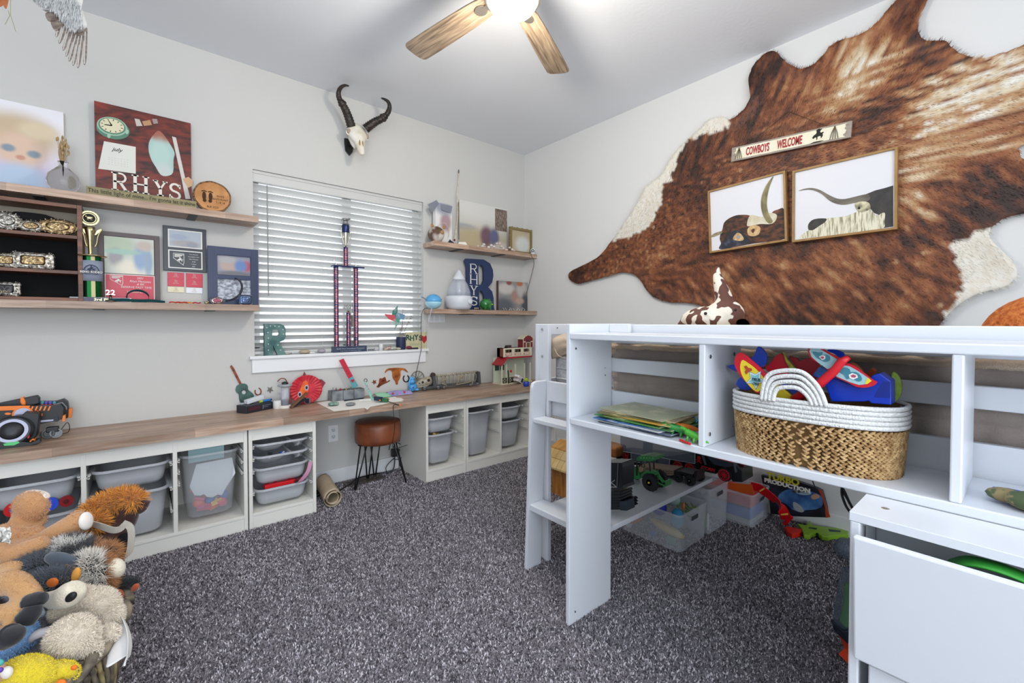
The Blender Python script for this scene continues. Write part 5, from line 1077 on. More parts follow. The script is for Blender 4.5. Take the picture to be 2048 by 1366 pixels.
for k, (col, pts) in enumerate((('#3f7f72', [(0, 0), (-9, 2), (-6, 14), (5, 25), (4, 10)]), ('#c9525c', [(0, 0), (-2, 6), (-24, 8), (-14, -3), (1, -8)]), ('#6d8fae', [(0, 0), (4, 10), (20, 7), (18, -4), (10, -2)]), ('#4d9a86', [(0, 0), (10, -2), (8, -8), (-3, -24), (0, -8)]))):
    obj('vane', MB().prism([(a*s, b*s) for a, b in (pts if sum(pts[i][0]*pts[(i+1) % 5][1]-pts[(i+1) % 5][0]*pts[i][1] for i in range(5)) > 0 else pts[::-1])], fw, .001*k, .001*k+.0008), mat('vane_'+col[1:], col, .6, col2='#c9d3cc', scale=30, lo=.5, hi=.8), pot)
fr = Fr((0, WA-.004, 0), (1, 0, 0), (0, 0, 1)); x0, x1 = fr.px(811, 680)[0], fr.px(855, 680)[0]; zt = fr.px(833, 664.5)[1]
nc = thing('name_canvas', 'little cream canvas painted RHYS with a red heart on the sill', 'picture', fr.P((x0+x1)/2, ZS, 0)); obj('canvas', MB().fbox(fr, x0, x1, ZS, zt, -.012, 0), mat('cream_canvas', '#cfc6a2', .7, col2='#b9b48e', scale=30), nc)
w_ = x1-x0; h = zt-ZS; gi = [mat('ink_teal', '#1f4a4a', .6), mat('ink_green', '#2d5a44', .6)]
for i, ch in enumerate('RHYS'): text(ch, fr, x0+w_*(.10+.19*i), ZS+h*(.56-.05*(i % 2)), h*.30, gi[i % 2], nc, 'painted_letter', bold=.002)
text('5/5/2021', fr, x0+w_*.42, ZS+h*.22, h*.14, mat('ink_faint', '#9aa884', .6), nc, 'painted_date')
hp = [(0, -.5), (.45, 0), (.5, .3), (.3, .48), (.08, .4), (0, .25), (-.08, .4), (-.3, .48), (-.5, .3), (-.45, 0)]
obj('red_heart', MB().prism([(x0+w_*.84+a*h*.42, ZS+h*.55+b*h*.5) for a, b in hp], fr, .0004, .002), mat('heart_red', '#b02530', .5), nc)
one('marker', MB().cyl(P3(817, 701, 3.196, ZS+.007), P3(836, 700, 3.196, ZS+.007), .007, 10), mat('black_marker', '#24202a', .4), 'short black marker lying before the name canvas', 'marker'); pebble('dark magenta stone beside the black marker', 818, 699, 6, 3.5, mat('magenta_stone', '#7c2440', .5), y=3.21)
# ================================================================ on the worktop
ZC = .598
def C(u, v, h=0): p = PZ(u, v, ZC+h); return p
def ontop(u, v): return PZ(u, v, ZC)
# blaster toys at the left end
yb_ = 3.03; M_gun = mat('blaster_black', '#1b1d21', .45); M_gorg = mat('blaster_orange', '#f07d18', .4); M_lil = mat('pale_lilac', '#b9bdd6', .4)
def shape(name, pts, y, d0, d1, m, par, bev=.001, sm=False, holes=()):
    f_ = Fr((0, y, 0), (1, 0, 0), (0, 0, 1)); pl = f_.pp(pts); 
    if sm: pl = smooth_poly(pl, 3)
    if sum(pl[i][0]*pl[(i+1) % len(pl)][1]-pl[(i+1) % len(pl)][0]*pl[i][1] for i in range(len(pl))) < 0: pl = pl[::-1]
    pl = [(a, max(b, ZC)) for a, b in pl]
    return obj(name, MB().prism(pl, f_, d0, d1, holes=[f_.pp(h) for h in holes]), m, par, bevel=bev)
g1 = thing('toy_blaster', 'black and orange toy blaster with stripe vents, front one of the pile', 'toy', P3(60, 850, yb_, ZC))
shape('body', [(-30, 815), (60, 811), (104, 811), (120, 809), (126, 817), (126, 834), (116, 842), (80, 842), (60, 852), (-30, 852)], yb_, -.02, .02, M_gun, g1)
shape('orange_rail', [(-30, 812), (42, 810), (62, 810), (60, 816), (30, 819), (-30, 821)], yb_, .02, .024, M_gorg, g1)
for i in range(5): shape('vent', [(62+i*8.5, 820), (66+i*8.5, 811), (69.5+i*8.5, 811), (65.5+i*8.5, 820)], yb_, .02, .024, M_gorg, g1)
shape('claw', [(70, 824), (76, 819), (80, 822), (87, 826), (86, 831), (82, 830), (83, 827), (77, 825), (72, 827)], yb_, .02, .024, M_gorg, g1)
shape('muzzle', [(125, 831), (131, 829), (131, 841), (125, 843)], yb_, -.014, .014, M_gorg, g1); shape('barrel', [(60, 845), (118, 832), (118, 838), (62, 852)], yb_, -.01, .024, M_gun, g1); shape('barrel_strip', [(80, 839), (109, 837), (108, 840), (80, 843)], yb_, .024, .026, M_lil, g1)
c_ = PY(46, 828, yb_-.022); obj('dial', MB().lathe([(.034, 0), (.034, .006), (.028, .006), (.028, .004)], c_, 28, Matrix.Rotation(R(90), 4, 'X')), M_gorg, g1); obj('dial_face', MB().lathe([(.029, 0), (.029, .004)], c_+V(0, -.001, 0), 28, Matrix.Rotation(R(90), 4, 'X')), M_lil, g1)
obj('dial_wedge', MB().prism([(c_.x-.028, c_.z-.004), (c_.x+.004, c_.z), (c_.x-.02, c_.z+.0)][::-1], Fr((0, c_.y-.006, 0), (1, 0, 0), (0, 0, 1)), -.001, .001), M_gun, g1)
for u, v in ((18, 826), (15, 842), (34, 841)): shape('emblem', pxc(u, v, 6.5, 2.2), yb_, .02, .023, M_gorg, g1, 0)
g2 = thing('toy_blaster', 'second toy blaster behind, its grey-edged nose showing orange tip', 'toy', P3(120, 850, 3.12, ZC))
shape('body', [(40, 803), (112, 802), (118, 800), (128, 797), (136, 803), (138, 815), (136, 835), (120, 838), (40, 842)], 3.12, -.02, .02, M_gun, g2)
for i, c1_ in enumerate(('#3a9a9a', '#4a3aa8', '#5a48b0', '#3a8a9a')): shape('coil', [(82+i*8, 805), (85+i*8, 800), (90+i*8, 802), (88+i*8, 808)], 3.12, .02, .028, mat('coil_'+c1_[1:], c1_, .4), g2); shape('coil', [(81+i*8, 812), (83+i*8, 807), (89+i*8, 807), (88+i*8, 812)], 3.12, .024, .03, mat('coil_pink', '#d83a56', .4), g2)
shape('edge_trim', [(112, 806), (126, 803), (135, 812), (135, 818), (133, 818), (132, 812), (125, 805), (113, 808)], 3.12, .02, .023, mat('steel_trim', '#8c9096', .4, .5), g2); shape('muzzle', [(138, 817), (144, 815), (145, 822), (143, 835), (137, 835)], 3.12, -.016, .016, M_gorg, g2)
g3 = thing('toy_scope', 'long black toy barrel with an orange collar lying over the blasters', 'toy', P3(40, 815, 3.08, ZC))
shape('tube', [(-30, 812), (12, 803), (75, 790), (80, 795), (80, 806), (60, 811), (-30, 815)], 3.08, -.018, .018, M_gun, g3, .004); shape('collar', [(42, 795), (48, 793), (53, 801), (53, 809), (45, 809), (42, 803)], 3.08, -.022, .022, M_gorg, g3, .003)
g4 = thing('laser_vest', 'black round laser-tag target with a pale ring and green light', 'toy', P3(30, 890, 2.93, ZC))
c_ = PY(25, 863, 2.93); Mx = Matrix.Rotation(R(72), 4, 'X'); sc = spx(c_)
obj('disc', MB().lathe([(30*sc, 0), (30*sc, .012), (26*sc, .02), (14*sc, .02)], c_, 36, Mx), M_gun, g4, smooth=True, ang=40); obj('pale_ring', MB().lathe([(23*sc, .019), (23*sc, .023), (17.5*sc, .023), (17.5*sc, .019)], c_, 40, Mx), M_lil, g4); obj('centre_cap', MB().lathe([(17*sc, .02), (15*sc, .028), (6*sc, .032), (.001, .032)], c_, 32, Mx), M_gun, g4, smooth=True)
shape('housing', [(-30, 890), (-30, 865), (0, 845), (45, 830), (50, 824), (60, 826), (66, 824), (80, 828), (78, 850), (74, 872), (56, 888)], 2.95, -.05, .01, M_gun, g4, .004); shape('foot', [(-30, 890), (40, 882), (63, 884), (81, 876), (79, 868), (82, 866), (82, 884), (62, 891), (20, 896), (-30, 902)], 2.90, -.02, .015, M_gun, g4, .003)
shape('green_light', [(8, 886), (22, 883), (38, 881), (41, 884), (30, 889), (10, 890)], 2.90, .015, .018, mat('signal_green', '#58c878', .4), g4); shape('lightning_mark', [(60, 881), (67, 876), (70, 878), (73, 873), (71, 880), (67, 879), (62, 883)], 2.90, .0, .017, M_gorg, g4)
shape('sensor', [(56, 873), (60, 868), (60, 874), (57, 876)], 2.90, .0, .017, M_red, g4)
g5 = thing('toy_goggles', 'black toy goggles with a wire strap beside the blasters', 'goggles', P3(110, 870, 3.0, ZC))
for k, (u, v) in enumerate(((97, 867), (113, 866))): c_ = P3(u, v, 3.0); r__ = .022; c_.z = max(c_.z, ZC+r__+.001); obj('lens', MB().lathe([(r__, 0), (r__, .012), (r__*.75, .012), (r__*.7, .004)], c_, 20, Matrix.Rotation(R(80), 4, 'X')), M_black if k == 0 else mat('smoke_lens', '#22282c', .15), g5, smooth=True, ang=40)
obj('strap', MB().tube(spline([P3(122, 860, 3.02), P3(134, 845, 3.05), P3(139, 853, 3.08), P3(136, 859, 3.1, ZC+.004), P3(118, 862, 3.08, ZC+.004)], 5), .0016, 6), M_black, g5); obj('bracket', MB().box(PY(92, 850, 3.0).x, PY(118, 850, 3.0).x, 2.99, 3.02, ZC+.03, ZC+.055), M_gun, g5, bevel=.004)
# clock radio and what lies on it
a_, b_, c_ = ontop(492, 828), ontop(546, 817), ontop(471, 824); ux = (b_-a_); w_ = ux.length; ux.normalize(); fc = Fr(a_, ux, (0, 0, 1)); dp = .085; hh = .048
cr_ = thing('clock_radio', 'black clock radio on the worktop under the metal guitar', 'clock', V(*(a_+ux*w_*.5)))
obj('case', MB().prism([(0, 0), (dp, 0), (dp, hh), (.012, hh), (0, hh-.004)], Fr(a_, -fc.n, (0, 0, 1)), 0, w_), mat('radio_black', '#202630', .35), cr_, bevel=.003)
obj('display', MB().fbox(fc, w_*.07, w_*.52, .014, .036, .0, .0012), mat('display_red', '#4a2530', .15), cr_); obj('speaker_marks', MB().fbox(fc, w_*.6, w_*.92, .030, .033, 0, .001).fbox(fc, w_*.6, w_*.8, .020, .023, 0, .001).fbox(fc, w_*.6, w_*.63, .010, .036, 0, .001), mat('print_ash', '#707888', .4), cr_)
zt_ = ZC+hh; o_ = a_+ux*w_*.48-fc.n*.045; fz = Fr(o_, (ux+V(0, 0, .12)).normalized(), -fc.n)
one('white_case', MB().box(-.055, .058, -.016, .016, 0, .026, Matrix.Translation(V(o_.x, o_.y, zt_+.009))@Matrix.Rotation(math.atan2(ux.y, ux.x), 4, 'Z')@Matrix.Rotation(R(-8), 4, 'Y')), M_white, 'white plastic case lying on the clock radio', 'case', bevel=.003)
o2 = a_+ux*w_*.66-fc.n*.018; t_ = thing('marker_pen', 'blue marker with a yellow-green grip lying on the clock radio', 'pen', V(o2.x, o2.y, zt_)); z_ = V(0, 0, zt_+.008-o2.z)
obj('barrel', MB().cyl(o2+z_, o2+z_+ux*.055, .0075, 12), mat('marker_blue', '#2a76c4', .3), t_); obj('grip', MB().cyl(o2+z_-ux*.015, o2+z_, .0078, 12), mat('marker_lime', '#b9cc3a', .4), t_); obj('cap', MB().cyl(o2+z_+ux*.055, o2+z_+ux*.066, .006, 12), M_black, t_)
tg = P3(489, 800, 3.12); one('silver_tag', MB().box(tg.x-.022, tg.x+.022, 3.12, 3.126, ZC+.002, ZC+.058), mat('tag_grey', '#9ba2a8', .5), 'grey printed card leaning before the guitar body', 'card', bevel=.004)
c_ = ontop(556, 818); c_ = V(c_.x, c_.y+.02, ZC); one('paper_spool', MB().lathe([(.021, 0), (.023, .004), (.023, .046), (.021, .05), (.008, .05), (.008, .04)], c_, 24), mat('spool_white', '#dcdcda', .7), 'white paper spool between clock radio and glass jar', 'spool', smooth=True, ang=40)
c_ = ontop(572, 816); c_ = V(c_.x, c_.y+.02, ZC); s = spx(c_); jr = thing('plastic_jar', 'tall clear jar of dark liquid with a grey lid and black knob', 'jar', c_)
obj('foot', MB().lathe([(12*s, 0), (12*s, 3*s), (9*s, 5*s)], c_, 24), M_cab, jr); obj('glass', MB().lathe([(7.5*s, 5*s), (7.5*s, 42*s)], c_, 24), tk, jr, smooth=True); obj('liquid', MB().lathe([(6.8*s, 5*s), (6.8*s, 16*s)], c_, 20), mat('dark_liquid', '#262c40', .2), jr, smooth=True, ang=40)
obj('lid', MB().lathe([(7*s, 41*s), (13*s, 43*s), (13.5*s, 46*s), (6*s, 47*s)], c_, 28), mat('lid_grey', '#9da2aa', .4), jr, smooth=True); obj('knob', MB().lathe([(6*s, 46*s), (6*s, 50*s), (3*s, 52*s)], c_, 16), M_black, jr)
# red paper-plate fish
fr = W0(.055); cx_, cz_ = fr.px(612, 781); s = spx(PY(612, 781, WA-.055)); rr = 29*s; pf = thing('paper_plate_fish', 'red painted paper-plate fish with an orange middle against the wall', 'craft', V(cx_, WA-.055, ZC))
cz_ = ZC+rr*1.0
def ruff(u, v): a = 2*math.pi*u; r_ = rr*v; d = .004+.018*max(0, v-.62)+(.0035*math.sin(a*26) if v > .66 else 0); p = fr.P(cx_+r_*math.cos(a)*1.05, cz_+r_*math.sin(a), d); return p
obj('plate', MB().grid(ruff, 120, 12, wrap=True), mat('painted_red', '#b5142a', .45, col2='#e2404e', scale=22, lo=.4, hi=.8), pf, smooth=True, solid=.0012)
obj('orange_patch', MB().prism(smooth_poly([(cx_+a*rr, cz_+b*rr) for a, b in ((-.65, -.75), (-.25, -.75), (.1, -.2), (.15, .3), (0, .62), (-.2, .5), (-.4, .0))], 3), fr, .005, .0062), mat('painted_orange', '#dd4a1c', .5, col2='#ee7a28', scale=20), pf)
for a, b in ((-.42, -.30), (.02, .12)): obj('eye', MB().prism([(cx_+a*rr+x, cz_+b*rr+z) for x, z in circ(0, 0, rr*.13, rr*.2)], fr, .006, .007), mat('eye_silver', '#b9b4c4', .3), pf); obj('pupil', MB().prism([(cx_+a*rr+x, cz_+b*rr+z) for x, z in circ(0, 0, rr*.07, rr*.11)], fr, .007, .008), M_ink, pf)
M_fin = mat('fin_plum', '#5c2030', .5, col2='#8a3040', scale=20)
for nm, pts in (('top_fin', [(-.25, .86), (-.1, 1.25), (.08, .84)]), ('side_fin', [(.72, .62), (1.05, .60), (1.3, .35), (1.08, 0), (.98, .1)]), ('tail', [(-.95, -.2), (-1.05, -.35), (-1.55, -.75), (-.9, -.85)])): obj(nm, MB().prism([(cx_+a*rr, cz_+b*rr) for a, b in pts][::-1], fr, 0, .002), M_fin if nm != 'tail' else mat('tail_rust', '#8a3a2c', .5), pf)
fr2 = W0(.03); one('metal_arc', MB().tube(spline([P3(555, 763, WA-.03), P3(562, 757, WA-.03), P3(570, 758, WA-.03), P3(574, 764, WA-.03)], 4), .003, 6), M_rust, 'dark bent metal piece on the wall above the jar', 'ornament')
a_, b_ = ontop(583, 812), ontop(612, 806); 
def pbox(label, name, p0, p1, w, h, m, cat, par=None, lift=0):
    p0, p1 = Vector(p0), Vector(p1); d = (p1-p0); L = d.length; d.normalize(); side = d.cross(V(0, 0, 1)).normalized(); up = side.cross(d)
    M4 = Matrix((d, side, up)).transposed().to_4x4(); M4.translation = p0; mb = MB().box(0, L, -w/2, w/2, 0, h, M4)
    return obj(name, mb, m, par, bevel=.001) if par else one(name, mb, m, label, cat, bevel=.001)
pbox('brown wooden stick propped up over the jar side of the red fish', 'wooden_bar', P3(582, 810, 3.06, ZC), P3(615, 787, 3.08), .02, .012, mat('bar_brown', '#6b4a30', .6), 'stick'); pbox('black oblong case under the propped wooden stick', 'black_case', P3(586, 812, 3.10, ZC), P3(612, 799, 3.11), .03, .018, mat('case_navy', '#141a2a', .4), 'case')
c_ = V(ontop(615, 809).x, ontop(615, 809).y+.02, ZC+.022); wt_ = thing('silver_roll', 'dark roll with a silver rim in front of the red fish', 'roll', V(c_.x, c_.y, ZC)); dvv = V(.35, -1, 0).normalized()
obj('roll', MB().cyl(c_-dvv*.0+V(-.0, .05, 0), c_+dvv*.01, .021, 20), mat('roll_pewter', '#83868f', .3, .6), wt_, smooth=True, ang=40); obj('hub', MB().cyl(c_+dvv*.009, c_+dvv*.013, .0165, 18), mat('case_navy', '', .4), wt_)
# galvanised caddy
M_galv = mat('galvanised', '#6f7479', .45, .55, col2='#9aa0a5', scale=22, kind='voronoi', lo=.1, hi=.7)
p_ = P3(664, 802, 3.12, ZC); q_ = P3(729, 793, 3.125, ZC); ux = (q_-p_); L = ux.length; ux.normalize(); cd = thing('metal_caddy', 'galvanised caddy of three square pots holding crayons', 'caddy', p_+ux*L*.5); fcd = Fr(p_, ux, (0, 0, 1)); hh = .072; w1 = L/3; dcp = min(w1, WA-.006-max(p_.y, q_.y))
for i in range(3):
    m_ = MB(); g = .003; a, b = i*w1+.001, (i+1)*w1-.001
    m_.fbox(fcd, a, b, 0, hh, -.0015, 0).fbox(fcd, a, b, 0, hh, -dcp, -dcp+.0015).fbox(fcd, a, a+.0015, 0, hh, -dcp, 0).fbox(fcd, b-.0015, b, 0, hh, -dcp, 0).fbox(fcd, a, b, 0, .002, -dcp, 0); obj('pot', m_, M_galv, cd)
q = random.Random(3)
for i, (f_, h_, r_, col, nm) in enumerate(((.12, .09, .003, '#8a8c8e', 'silver scissors handle'), (.2, .085, .003, '#6c2a2a', 'maroon pencil'), (.3, .08, .004, '#b02838', 'crimson crayon'), (.36, .078, .004, '#c83848', 'bright red crayon'), (.5, .078, .004, '#c9b04a', 'yellow crayon'), (.58, .08, .004, '#7a7c3a', 'olive crayon'))):
    b0 = fcd.P(L*f_, .004, -dcp*.5); one('crayon', MB().cyl(b0, b0+V(q.uniform(-.012, .012), q.uniform(-.01, .01), h_), r_, 8), mat('crayon_'+col[1:], col, .5), nm+' poking out of the galvanised caddy', 'crayon')
b0 = fcd.P(L*.78, .004, -dcp*.35); f5 = Fr((0, b0.y, 0), (1, 0, 0), (0, 0, 1)); rs = [(679, 722), (687, 716.5), (704, 749), (696, 757)]
rd = thing('red_ruler', 'wide red wooden ruler leaning out of the caddy', 'ruler', b0)
obj('blade', MB().prism([f5.px(*p) for p in [(678, 721), (687, 717), (716, 772), (707, 776)]][::-1], f5, -.002, .002), mat('ruler_red', '#c02440', .5), rd, bevel=.0005)
for u, v in ((690, 735), (693, 742), (696, 747)): obj('mark', MB().prism([f5.px(*p) for p in pxc(u, v, 1.2, 1.2, 8)], f5, .002, .0024), mat('dark_red', '', .5), rd)
one('heart_card', MB().prism([f5.px(*p) for p in [(697, 757), (705, 752), (716, 772), (703, 777)]][::-1], f5, .0045, .006), mat('card_teal', '#5a99a4', .6), 'teal card in front of the red ruler', 'card')
f6 = Fr((0, b0.y-.0062, 0), (1, 0, 0), (0, 0, 1)); one('felt_heart', MB().prism([(f6.px(705, 762)[0]+a*.026, f6.px(705, 762)[1]+b*.026) for a, b in hp], f6, .0005, .002), mat('heart_red', '', .5), 'small red heart stuck on the teal card', 'heart')
tb = thing('toy_brush', 'mint green brush with pink dots leaning at the caddy', 'brush', P3(742, 797, 3.0, ZC)); b1, b2 = P3(744, 796, 3.0, ZC+.004), P3(729, 763, 3.06)
pbox('', 'handle', b1, b2, .014, .007, mat('mint_plastic', '#7fcfc2', .4), '', tb); b3 = b1.lerp(b2, .45); pbox('', 'dotted_grip', b3+V(0, -.002, .003), b2+V(0, -.002, .003), .010, .008, mat('pink_dot', '#c46a94', .4, col2='#8fd8cc', scale=120, lo=.48, hi=.52), '', tb)
obj('ring', MB().tube([b2+V(.008+.011*math.cos(a), .0, .006+.013*math.sin(a)) for a in np.linspace(0, 6.28, 20)], .003, 6), mat('slate_ring', '#566066', .5), tb)
# sheets, stones and craft papers
def sheet(label, pts, m, h=.0006, cat='paper', name='paper_sheet', curl=0):
    pl = [ontop(*p) for p in pts]; f_ = Fr((0, 0, ZC), (1, 0, 0), (0, 1, 0)); l = [(p.x, p.y) for p in pl]
    if sum(l[i][0]*l[(i+1) % len(l)][1]-l[(i+1) % len(l)][0]*l[i][1] for i in range(len(l))) < 0: l = l[::-1]
    return one(name, MB().prism(l, f_, h, h+.0008), m, label, cat)
sheet('large white paper sheet spread below the caddy', [(634, 806), (663, 801), (732, 797), (802, 796), (808, 800), (741, 814), (735, 820), (729, 816), (668, 823)], M_paper)
sheet('second white sheet under the craft gun', [(745, 800), (790, 794), (806, 803), (760, 808)], M_paper, .0016)
for lab, u, v, ru, rv, m in (('green-blue geode slice on the white paper', 667, 812, 11, 4.5, mat('geode', '#3f6a6c', .3, col2='#8fb09a', scale=40)), ('flat grey pebble on the white paper right of the geode', 701, 812, 10, 4, mat('grey_pebble', '#7d7f83', .6))):
    c_ = ontop(u, v); s = spx(c_); one('pebble', MB().ball(V(c_.x, c_.y, ZC+.003+rv*s*.8), (ru*s, ru*s*.8, rv*s*.8), 14), m, lab, 'stone', smooth=True)
one('pen', MB().cyl(ontop(688, 803)+V(0, 0, .006), ontop(727, 798)+V(0, 0, .006), .0045, 8), mat('pen_navy', '#1c2436', .3), 'dark navy pen in front of the caddy', 'pen'); one('white_stick', MB().cyl(P3(719, 795, 3.0, ZC+.012), P3(742, 795, 2.97, ZC+.012), .003, 8), M_paper, 'thin white stick beside the mint brush', 'stick')
f7 = Fr((0, 3.10, 0), (1, 0, .0), (0, 0, 1))
def curl(name, label, u0, u1, y, v0, m, bulge, hearts=()):
    a, b = P3(u0, v0, y, ZC), P3(u1, v0, y, ZC); t = thing(name, label, 'paper craft', (a+b)/2)
    obj('sheet', MB().grid(lambda p, q_: a.lerp(b, p)+V(0, -.03+.09*q_, .003+bulge*math.sin(q_*2.6)*(.8+.2*math.sin(p*4))), 14, 10), m, t, smooth=True, solid=.001)
    for h_ in hearts: p = a.lerp(b, h_); obj('heart', MB().prism([(h_*0+x*.018, z*.018) for x, z in hp], Fr(p+V(0, -.024, .020), (1, 0, 0), (0, .45, .9)), .002, .003), mat('heart_red', '', .5), t)
curl('green_paper', 'rolled mint green paper left of the purple one', 752, 779, 3.08, 792, mat('mint_paper', '#8fc4a2', .7), .030)
curl('purple_paper', 'lilac paper with red hearts between green paper and blue toy', 777, 823, 3.09, 790, mat('lilac_paper', '#8f88bd', .7, col2='#a49ecb', scale=20), .030, (.12, .62))
# craft gun
cg_ = thing('craft_gun', 'small dark green and orange craft gun lying on the paper', 'tool', ontop(765, 806))
a_, b_ = ontop(750, 804)+V(0, 0, .012), ontop(800, 812)+V(0, 0, .005); pbox('', 'body', a_, ontop(763, 806)+V(0, 0, .012), .022, .028, mat('gun_navy', '#1c2c48', .4), '', cg_); pbox('', 'grip', ontop(762, 805)+V(0, 0, .004), ontop(776, 806)+V(0, 0, .006), .02, .026, mat('gun_green', '#2f6a44', .4), '', cg_)
obj('rod', MB().cyl(ontop(774, 806)+V(0, 0, .012), b_, .0035, 8), mat('rod_olive', '#4a4a3c', .4), cg_); obj('tip', MB().ball(b_, .006, 8), M_gorg, cg_); obj('button', MB().ball(ontop(759, 806)+V(0, -.008, .02), .006, 8).ball(ontop(778, 804)+V(0, 0, .02), .006, 8), M_gorg, cg_)
c_ = V(ontop(800, 814).x, 2.757, 0); one('glue_cord', MB().tube(spline([ontop(797, 812)+V(0, -.004, .004), V(c_.x, 2.752, ZC-.01), V(c_.x+.01, 2.752, .45), V(c_.x+.02, 2.80, .30), V(1.50, 2.95, .25)], 6), .0022, 6), M_black, 'thin black cord falling over the worktop edge above the stool', 'cord', smooth=True)
# blue toy
c_ = V(ontop(828, 784).x, ontop(828, 784).y+.02, ZC); s = spx(c_); bt = thing('blue_toy', 'sky blue plastic animal toy in front of the skull truck', 'toy', c_); M_bt = mat('toy_sky', '#3a8fd0', .3, col2='#64b4ea', scale=20)
obj('body', MB().ball(c_+V(0, 0, 9*s), (9*s, 8*s, 8*s), 16), M_bt, bt, smooth=True); obj('head', MB().ball(c_+V(-2*s, -2*s, 20*s), (5.5*s, 5*s, 5*s), 14).ball(c_+V(-2*s, -2*s, 26*s), (4*s, 3*s, 3*s), 10), M_bt, bt, smooth=True)
for a in (-7, -2, 4, 8): obj('leg', MB().tube([c_+V(a*s, -3*s, 6*s), c_+V(a*1.15*s, -4*s, 2*s)], 2.6*s, 8), M_bt, bt, smooth=True)
obj('arch', MB().tube(spline([c_+V(3*s, 0, 14*s), c_+V(2*s, 0, 26*s), c_+V(-3*s, 0, 29*s), c_+V(-7*s, 0, 22*s), c_+V(-8*s, 0, 12*s)], 5), 1.7*s, 8), M_bt, bt, smooth=True); obj('dot', MB().ball(c_+V(-3*s, -8*s, 10*s), 1.6*s, 8), mat('dot_violet', '#5a3a9a', .4), bt)
# wagon wheel
wwc = P3(835, 757, WA-.02); s = spx(wwc); ww = thing('wagon_wheel', 'grey spoked toy wagon wheel leaning behind the skull truck', 'wheel', V(wwc.x, wwc.y, ZC)); rw = 14.5*s; wwc.z = max(wwc.z, ZC+rw); M_ww = mat('weathered', '#6f6a5c', .7)
obj('rim', MB().tube([wwc+V(rw*math.cos(a), 0, rw*math.sin(a)) for a in np.linspace(0, 6.2831, 40)][:-1], .0035, 6, closed=True), M_ww, ww, smooth=True); obj('hub', MB().cyl(wwc+V(0, .006, 0), wwc+V(0, -.006, 0), .009, 12), M_ww, ww)
for k in range(10): a = 2*math.pi*k/10; obj('spoke', MB().cyl(wwc, wwc+V(rw*math.cos(a), 0, rw*math.sin(a)), .0022, 6), M_ww, ww)
# skeleton transporter
t0 = ontop(846, 782); t1 = ontop(962, 772); ux = (t1-t0); L = ux.length; ux.normalize(); n_ = ux.cross(V(0, 0, 1)); M_boneg = mat('bone_grey', '#8f8878', .6, col2='#b3ab98', scale=30); M_gun2 = mat('truck_grey', '#4a4e52', .5)
st_ = thing('skeleton_truck', 'grey dinosaur skeleton transporter truck on the far worktop', 'toy truck', t0+ux*L*.5); s = spx(t0+ux*L*.5)
S_ = lambda a, d, z: t0+ux*(a*L)+n_*(-d)+V(0, 0, z)     # along, depth from near side, height
W_ = .075
ca = Matrix((ux, -n_, V(0, 0, 1))).transposed().to_4x4()
for a, r_ in ((.02, .020), (.24, .020), (.34, .017), (.80, .018), (.93, .020)):
    for d in (0, W_):
        c_ = S_(a, d, r_); wo_ = obj('wheel', MB().cyl(c_-n_*-.008, c_+n_*.008, r_, 18), M_black, st_, smooth=True, ang=40); hb = MB(); hb.cyl(c_+n_*.008, c_+n_*.0095, r_*.62, 14); obj('hubcap', hb, mat('hub_grey', '#a5a8ac', .3, .6), wo_)
fk = Fr(t0, ux, (0, 0, 1))
obj('chassis', MB().fbox(fk, .0, L, .020, .032, -W_, 0), M_gun2, st_, bevel=.002)
hd = MB(); hd.loft([[t0+ux*(x*L)-n_*W_/2+n_*(w*math.cos(t))+V(0, 0, z+h*math.sin(t)) for t in (2*math.pi*i/14 for i in range(14))] for x, w, z, h in ((-.10, .012, .050, .012), (-.06, .028, .056, .024), (.0, .036, .064, .034), (.08, .037, .068, .038), (.15, .030, .07, .036), (.17, .012, .07, .018))]); obj('skull', hd, M_boneg, st_, smooth=True)
for x, z, r_ in ((.0, .070, .010), (.095, .082, .013), (-.055, .064, .005)): obj('socket', MB().ball(t0+ux*(x*L)+n_*-.004+V(0, 0, z), (r_, .008, r_), 12), mat('socket_dark', '#2b2926', .8), st_, smooth=True)
obj('jaw', MB().loft([[t0+ux*(x*L)-n_*W_/2+n_*(w*math.cos(t))+V(0, 0, z+h*math.sin(t)) for t in (2*math.pi*i/12 for i in range(12))] for x, w, z, h in ((-.13, .012, .032, .006), (-.05, .028, .030, .008), (.07, .032, .036, .012), (.13, .02, .05, .018))]), M_boneg, st_, smooth=True)
for k in range(7): obj('tooth', MB().lathe([(.0028, 0), (.0005, -.009)], S_(-.10+.025*k, .008, .050), 6), M_paper, st_)
obj('front_plate', MB().prism([(L*.165, .018), (L*.235, .018), (L*.20, .112), (L*.165, .112)], fk, -W_, .003), M_gun2, st_, bevel=.002)
obj('rear_plate', MB().prism([(L*.955, .018), (L*1.0, .018), (L*.985, .125), (L*.95, .125)], fk, -W_, .003), M_gun2, st_, bevel=.002); obj('spine', MB().tube([S_(.17, W_/2, .108), S_(.5, W_/2, .114), S_(.97, W_/2, .122)], .009, 8), M_boneg, st_, smooth=True)
for k in range(20):
    a = .25+.034*k; zt = .110+.012*(a-.2)
    for sg_, d0 in ((-1, 0), (1, W_)):
        obj('rib', MB().tube(spline([S_(a, W_/2, zt+.003), S_(a+.006, d0 if sg_ < 0 else W_, zt-.012), S_(a+.012, (0 if sg_ < 0 else W_), zt-.045), S_(a+.004, .008 if sg_ < 0 else W_-.008, .038)], 3), [.0042, .0042, .004, .004, .0038, .0036, .003, .0028, .0025, .0022], 6, flat=.7), M_boneg, st_, smooth=True) if sg_ < 0 or k % 2 else None
M_lb = mat('leg_bone', '#9c8e72', .6)
